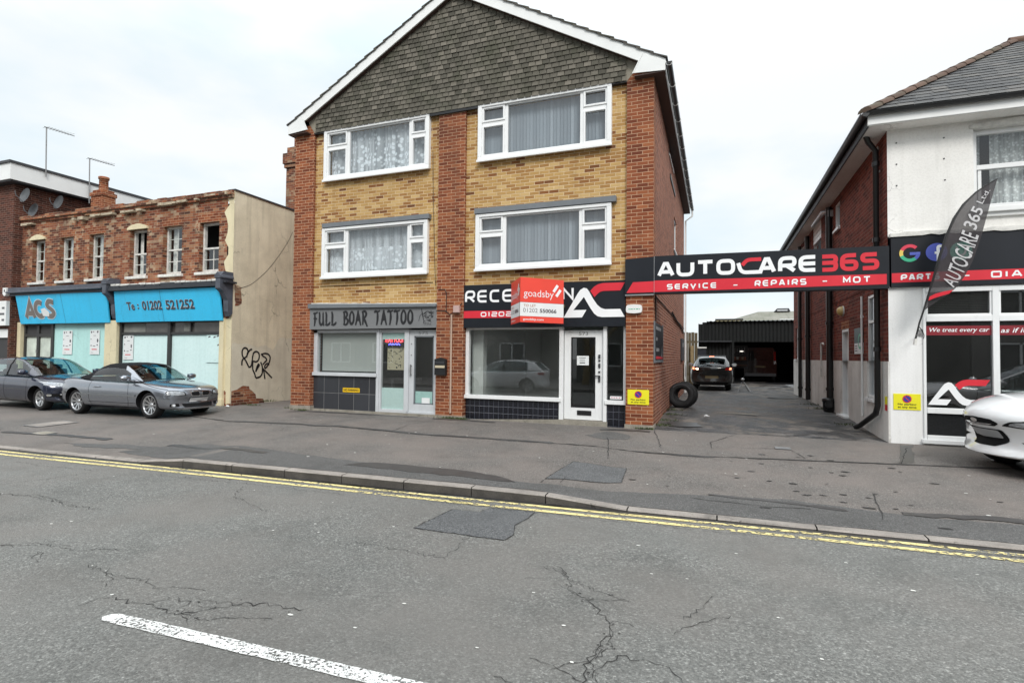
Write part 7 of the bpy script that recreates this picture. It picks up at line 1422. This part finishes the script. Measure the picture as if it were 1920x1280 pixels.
WH = hatch(belt=.96, body=[(-2.08,.66,.36,.66,.80,.86,_b(bow=-.14)),(-2.03,.76,.26,.78,.96,1.0,_b(bow=-.16)),(-1.90,.83,.22,.85,.985,1.01,_b(bow=-.08)),(-1.6,.87,.20,.86,.975,1.0,_b()),(-1.30,.885,.19,.855,.96,.985,_b()),(-.7,.885,.175,.845,.945,.96,_b()),(0,.88,.175,.83,.935,.95,_b()),(.7,.88,.175,.82,.93,.96,_b()),(1.05,.885,.18,.81,.93,1.0,_b()),(1.30,.885,.19,.79,.90,.985,_b(bow=.04)),(1.62,.87,.20,.76,.84,.935,_b(bow=.12)),(1.90,.83,.20,.70,.765,.865,_b(bow=.26)),(2.07,.75,.22,.60,.66,.75,_b(bow=.34)),(2.14,.64,.25,.46,.53,.60,_b(bow=.34))],
    gaps=[([(.86,.92),(.90,.7),(.88,.40),(.78,.24)],'s'),([(1.15,.905),(1.60,.80),(1.80,.735)],'s')],
    patches=[('headlight',[(1.22,.80),(1.50,.71),(1.76,.635),(1.95,.615),(1.90,.68),(1.72,.745),(1.45,.805)],'s','matt_black',True,.005),('headlight_lens',[(1.42,.76),(1.60,.70),(1.80,.645),(1.91,.632),(1.87,.67),(1.72,.715),(1.52,.77)],'s','headlamp',True,.010),('headlight_bulb',[(1.50,.735),(1.58,.715),(1.60,.75),(1.52,.765)],'s','matt_black',True,.014),
             ('headlight_front',[(.34,.615),(.60,.60),(.68,.66),(.62,.70),(.45,.675)],'f','matt_black',True,.005),('headlight_front_lens',[(.42,.63),(.58,.615),(.64,.655),(.58,.68),(.47,.665)],'f','headlamp',True,.010),
             ('upper_grille',[(-.26,.60),(.26,.60),(.33,.64),(.25,.685),(0,.70),(-.25,.685),(-.33,.64)],'f','matt_black',False,.005),('grille_chrome',[(-.20,.61),(.20,.61),(.26,.63),(-.26,.63)],'f','chrome',False,.011),('badge',[(-.06,.645),(0,.635),(.06,.645),(.06,.675),(0,.685),(-.06,.675)],'f','chrome',False,.014),
             ('lower_grille',[(-.20,.335),(.20,.335),(.33,.42),(.30,.56),(-.30,.56),(-.33,.42)],'f','matt_black',False,.006),('number_plate',[(-.26,.45),(.26,.45),(.26,.555),(-.26,.555)],'f','plate_grey',False,.014),
             ('fog_recess',[(1.58,.345),(1.74,.35),(1.83,.43),(1.66,.445),(1.54,.40)],'s','matt_black',True,.006)])
WH['body'] = [(s_[0], s_[1], s_[2], s_[3], s_[4]+.045*sm(.8,1.3,s_[0]), s_[5]+.055*sm(.8,1.3,s_[0]), s_[6]) for s_ in WH['body']]
WH['cabin'] = [(c[0]-.24+.12*(i > 7), *c[1:4], c[4]-.24+.12*(i > 7), *c[5:]) for i, c in enumerate(WH['cabin'])]; WH['mirror'] = (.58,.84,.97); WH['dash'] = .6
make_car('parked_car', 'white hatchback nosing in at the right edge before the white shop', 'white_car', WH, (6.66,-1.56,gz(6.5,-1.4)+.0), R(190), 'cars parked along the shop fronts', 1.05)
BK = hatch(patches=[('number_plate',[(-.26,.50),(.26,.50),(.26,.61),(-.26,.61)],'r','plate_amber',False,.01),('tail_light_housing',[(.50,.86),(.72,.84),(.80,.92),(.76,.99),(.56,.945)],'r','red_lens',True,.006),('bumper_recess',[(-.6,.28),(.6,.28),(.66,.36),(-.66,.36)],'r','matt_black',False,.006)], gaps=[([(-.66,.66),(.66,.66)],'r')])
M['lit_tail'] = emit('lit_tail', (1,.22,.10), 3.0); M['lit_reverse'] = emit('lit_reverse', (1,.85,.6), 6)
BK['patches'] += [('reverse_light',[(.50,.87),(.60,.855),(.64,.905),(.56,.925)],'r','lit_reverse',False,.012),('brake_light',[(.66,.87),(.74,.86),(.77,.93),(.70,.955)],'r','lit_tail',True,.012)]
car, patch, proj = make_car('parked_car', 'black hatchback with lit rear lamps seen from behind in the yard', 'black_car', BK, (1.03,14.75,.11), R(90), None, 1.0)
m = MB(); m.obox(Matrix.Translation((-1.70,0,1.425)) @ Matrix.Rotation(R(6),4,'Y'), .26, 1.12, .03); m.build('spoiler', M['black_car'], car, local=True, bevel=.01)
m = MB(); m.box(-1.84,-1.825,-.09,.09,1.40,1.425); m.build('high_brake_light', M['lit_tail'], car, local=True)
m = MB(); m.tube([(-1.99,.0,1.03),(-1.92,.25,1.10),(-1.86,.42,1.14)], .012, 5); m.build('rear_wiper', M['black'], car, local=True)
# dark van backed into the workshop
V = thing('van', 'dark red van in the unlit workshop, only its lamps and edges catching light', 'van', (3.55, YS+2.2, .11))
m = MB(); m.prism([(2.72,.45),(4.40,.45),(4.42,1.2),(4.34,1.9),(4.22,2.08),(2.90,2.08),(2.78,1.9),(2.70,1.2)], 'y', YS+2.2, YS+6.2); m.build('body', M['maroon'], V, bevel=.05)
m = MB(); m.quad((2.92,YS+2.19,1.35),(4.2,YS+2.19,1.35),(4.14,YS+2.19,1.9),(2.98,YS+2.19,1.9)); m.build('rear_window', M['car_glass'], V)
for x in (2.76,4.26): m = MB(); m.box(x, x+.11, YS+2.16, YS+2.2, 1.35, 1.85); m.build('tail_light', M['maroon'] if x < 3 else M['red_lens'], V); m = MB(); m.box(x+.01, x+.10, YS+2.15, YS+2.2, 1.15, 1.32); m.build('reverse_light', M['letter_white'], V)
m = MB(); m.box(2.75,4.37,YS+2.1,YS+2.2,.45,.62); m.build('bumper', M['charcoal'], V, bevel=.02); m = MB(); m.box(3.3,3.82,YS+2.17,YS+2.195,.95,1.06); m.build('number_plate', M['plate_amber'], V)
for x in (2.74,4.16): m = MB(); m.lathe([(0,0),(.32,0),(.34,.03),(.34,.19),(.32,.22),(0,.22)], (x,YS+3,.45), 'x', 24); m.build('wheel', M['rubber'], V)
# ------------------------------------------------------------------ across the road behind the camera: what the shop glass reflects
GF_ = hatch(patches=[('tail_light',[(.45,.80),(.78,.80),(.80,.90),(.45,.90)],'r','red_lens',True,.006)])
make_car('parked_car', 'white hatchback parked on the far side, seen mirrored in the empty shop window', 'white_car', GF_, (-8.05,-12.05,ZR), R(180), None, 1.03)
m = MB(); m.box(-70,50,-26,-13.15,-.3,-.06); o = struct(m.build('far_pavement', M['pave']))
HW = rendered('house_wall', (.17,.16,.15), (.09,.085,.08), .5)
for i, x in enumerate((-22,-12.5,-3,6.5,16)):
    B = thing('terraced_house', ['grey walled house with white windows far left across the road, mirrored in the glass','grey walled house second from left across the road, mirrored in the glass','grey walled house straight across the road, mirrored in the glass','grey walled house right of centre across the road, mirrored in the glass','grey walled house far right across the road, mirrored in the glass'][i], 'house', (x,-21,0), 0, 'houses across the road')
    m = MB(); m.wall('y', x-3.6, x+3.6, -.1, 5.4, [(x-2.6,x-.9,.9,2.3),(x+.9,x+2.6,.9,2.3),(x-2.6,x-.9,3.4,4.7),(x+.9,x+2.6,3.4,4.7),(x-.5,x+.5,-.1,2.1)], -20, -.2); m.box(x-3.6,x+3.6,-27,-20.3,-.1,5.4); m.build('wall', HW, B)
    m = MB(); m.prism([(-27.5,5.3),(-19.6,5.3),(-23.5,8.0)], 'x', x-3.9, x+3.9); m.build('roof', M['charcoal'], B)
    for a, z in ((-1.75,.9),(1.75,.9),(-1.75,3.4),(1.75,3.4)):
        m = MB(); h = 1.4 if z < 2 else 1.3; m.box(x+a-.85,x+a+.85,-20.1,-20.02,z,z+.08); m.box(x+a-.85,x+a+.85,-20.1,-20.02,z+h-.08,z+h); m.box(x+a-.85,x+a-.77,-20.1,-20.02,z,z+h); m.box(x+a+.77,x+a+.85,-20.1,-20.02,z,z+h); m.box(x+a-.04,x+a+.04,-20.1,-20.02,z,z+h); w_ = m.build('window', M['upvc'], B); m = MB(); m.quad((x+a-.85,-20.12,z),(x+a+.85,-20.12,z),(x+a+.85,-20.12,z+h),(x+a-.85,-20.12,z+h)); m.build('window_glass', M['room_dark'], w_)
    m = MB(); m.box(x-.5,x+.5,-20.15,-20.08,-.1,2.1); m.build('door', M['dark_timber'], B)
def tree(x, y, h, label, seed):
    B = thing('bare_tree', label, 'tree', (x, y, -.06), 0, 'bare trees across the road'); rnd = random.Random(seed); m = MB(); tw = MB()
    def br(p, d, L, r, lv):
        q = p+d*L; mid = p+d*L*.5+Vector((rnd.gauss(0,.05),rnd.gauss(0,.05),0))*L; (m if lv < 3 else tw).tube([p, mid, q], [r, r*.85, r*.65], 7 if lv < 2 else 4)
        if lv < 5:
            for _ in range(3 if lv < 4 else 2): br(q if rnd.random() < .7 else mid, (d+Vector((rnd.gauss(0,.5),rnd.gauss(0,.5),rnd.gauss(.15,.3)))).normalized(), L*rnd.uniform(.6,.8), r*.62, lv+1)
    br(Vector((x,y,-.1)), Vector((0,0,1)), h*.3, h*.022, 0); m.build('trunk', M['post_wood'], B); tw.build('crown', M['fence_wood'], B)
tree(-5.5,-17.5,9.5,'bare branched tree left of centre across the road, mirrored in the upstairs glass',1); tree(3.0,-17.0,11,'bare branched tree right of centre across the road, mirrored in the upstairs glass',2)
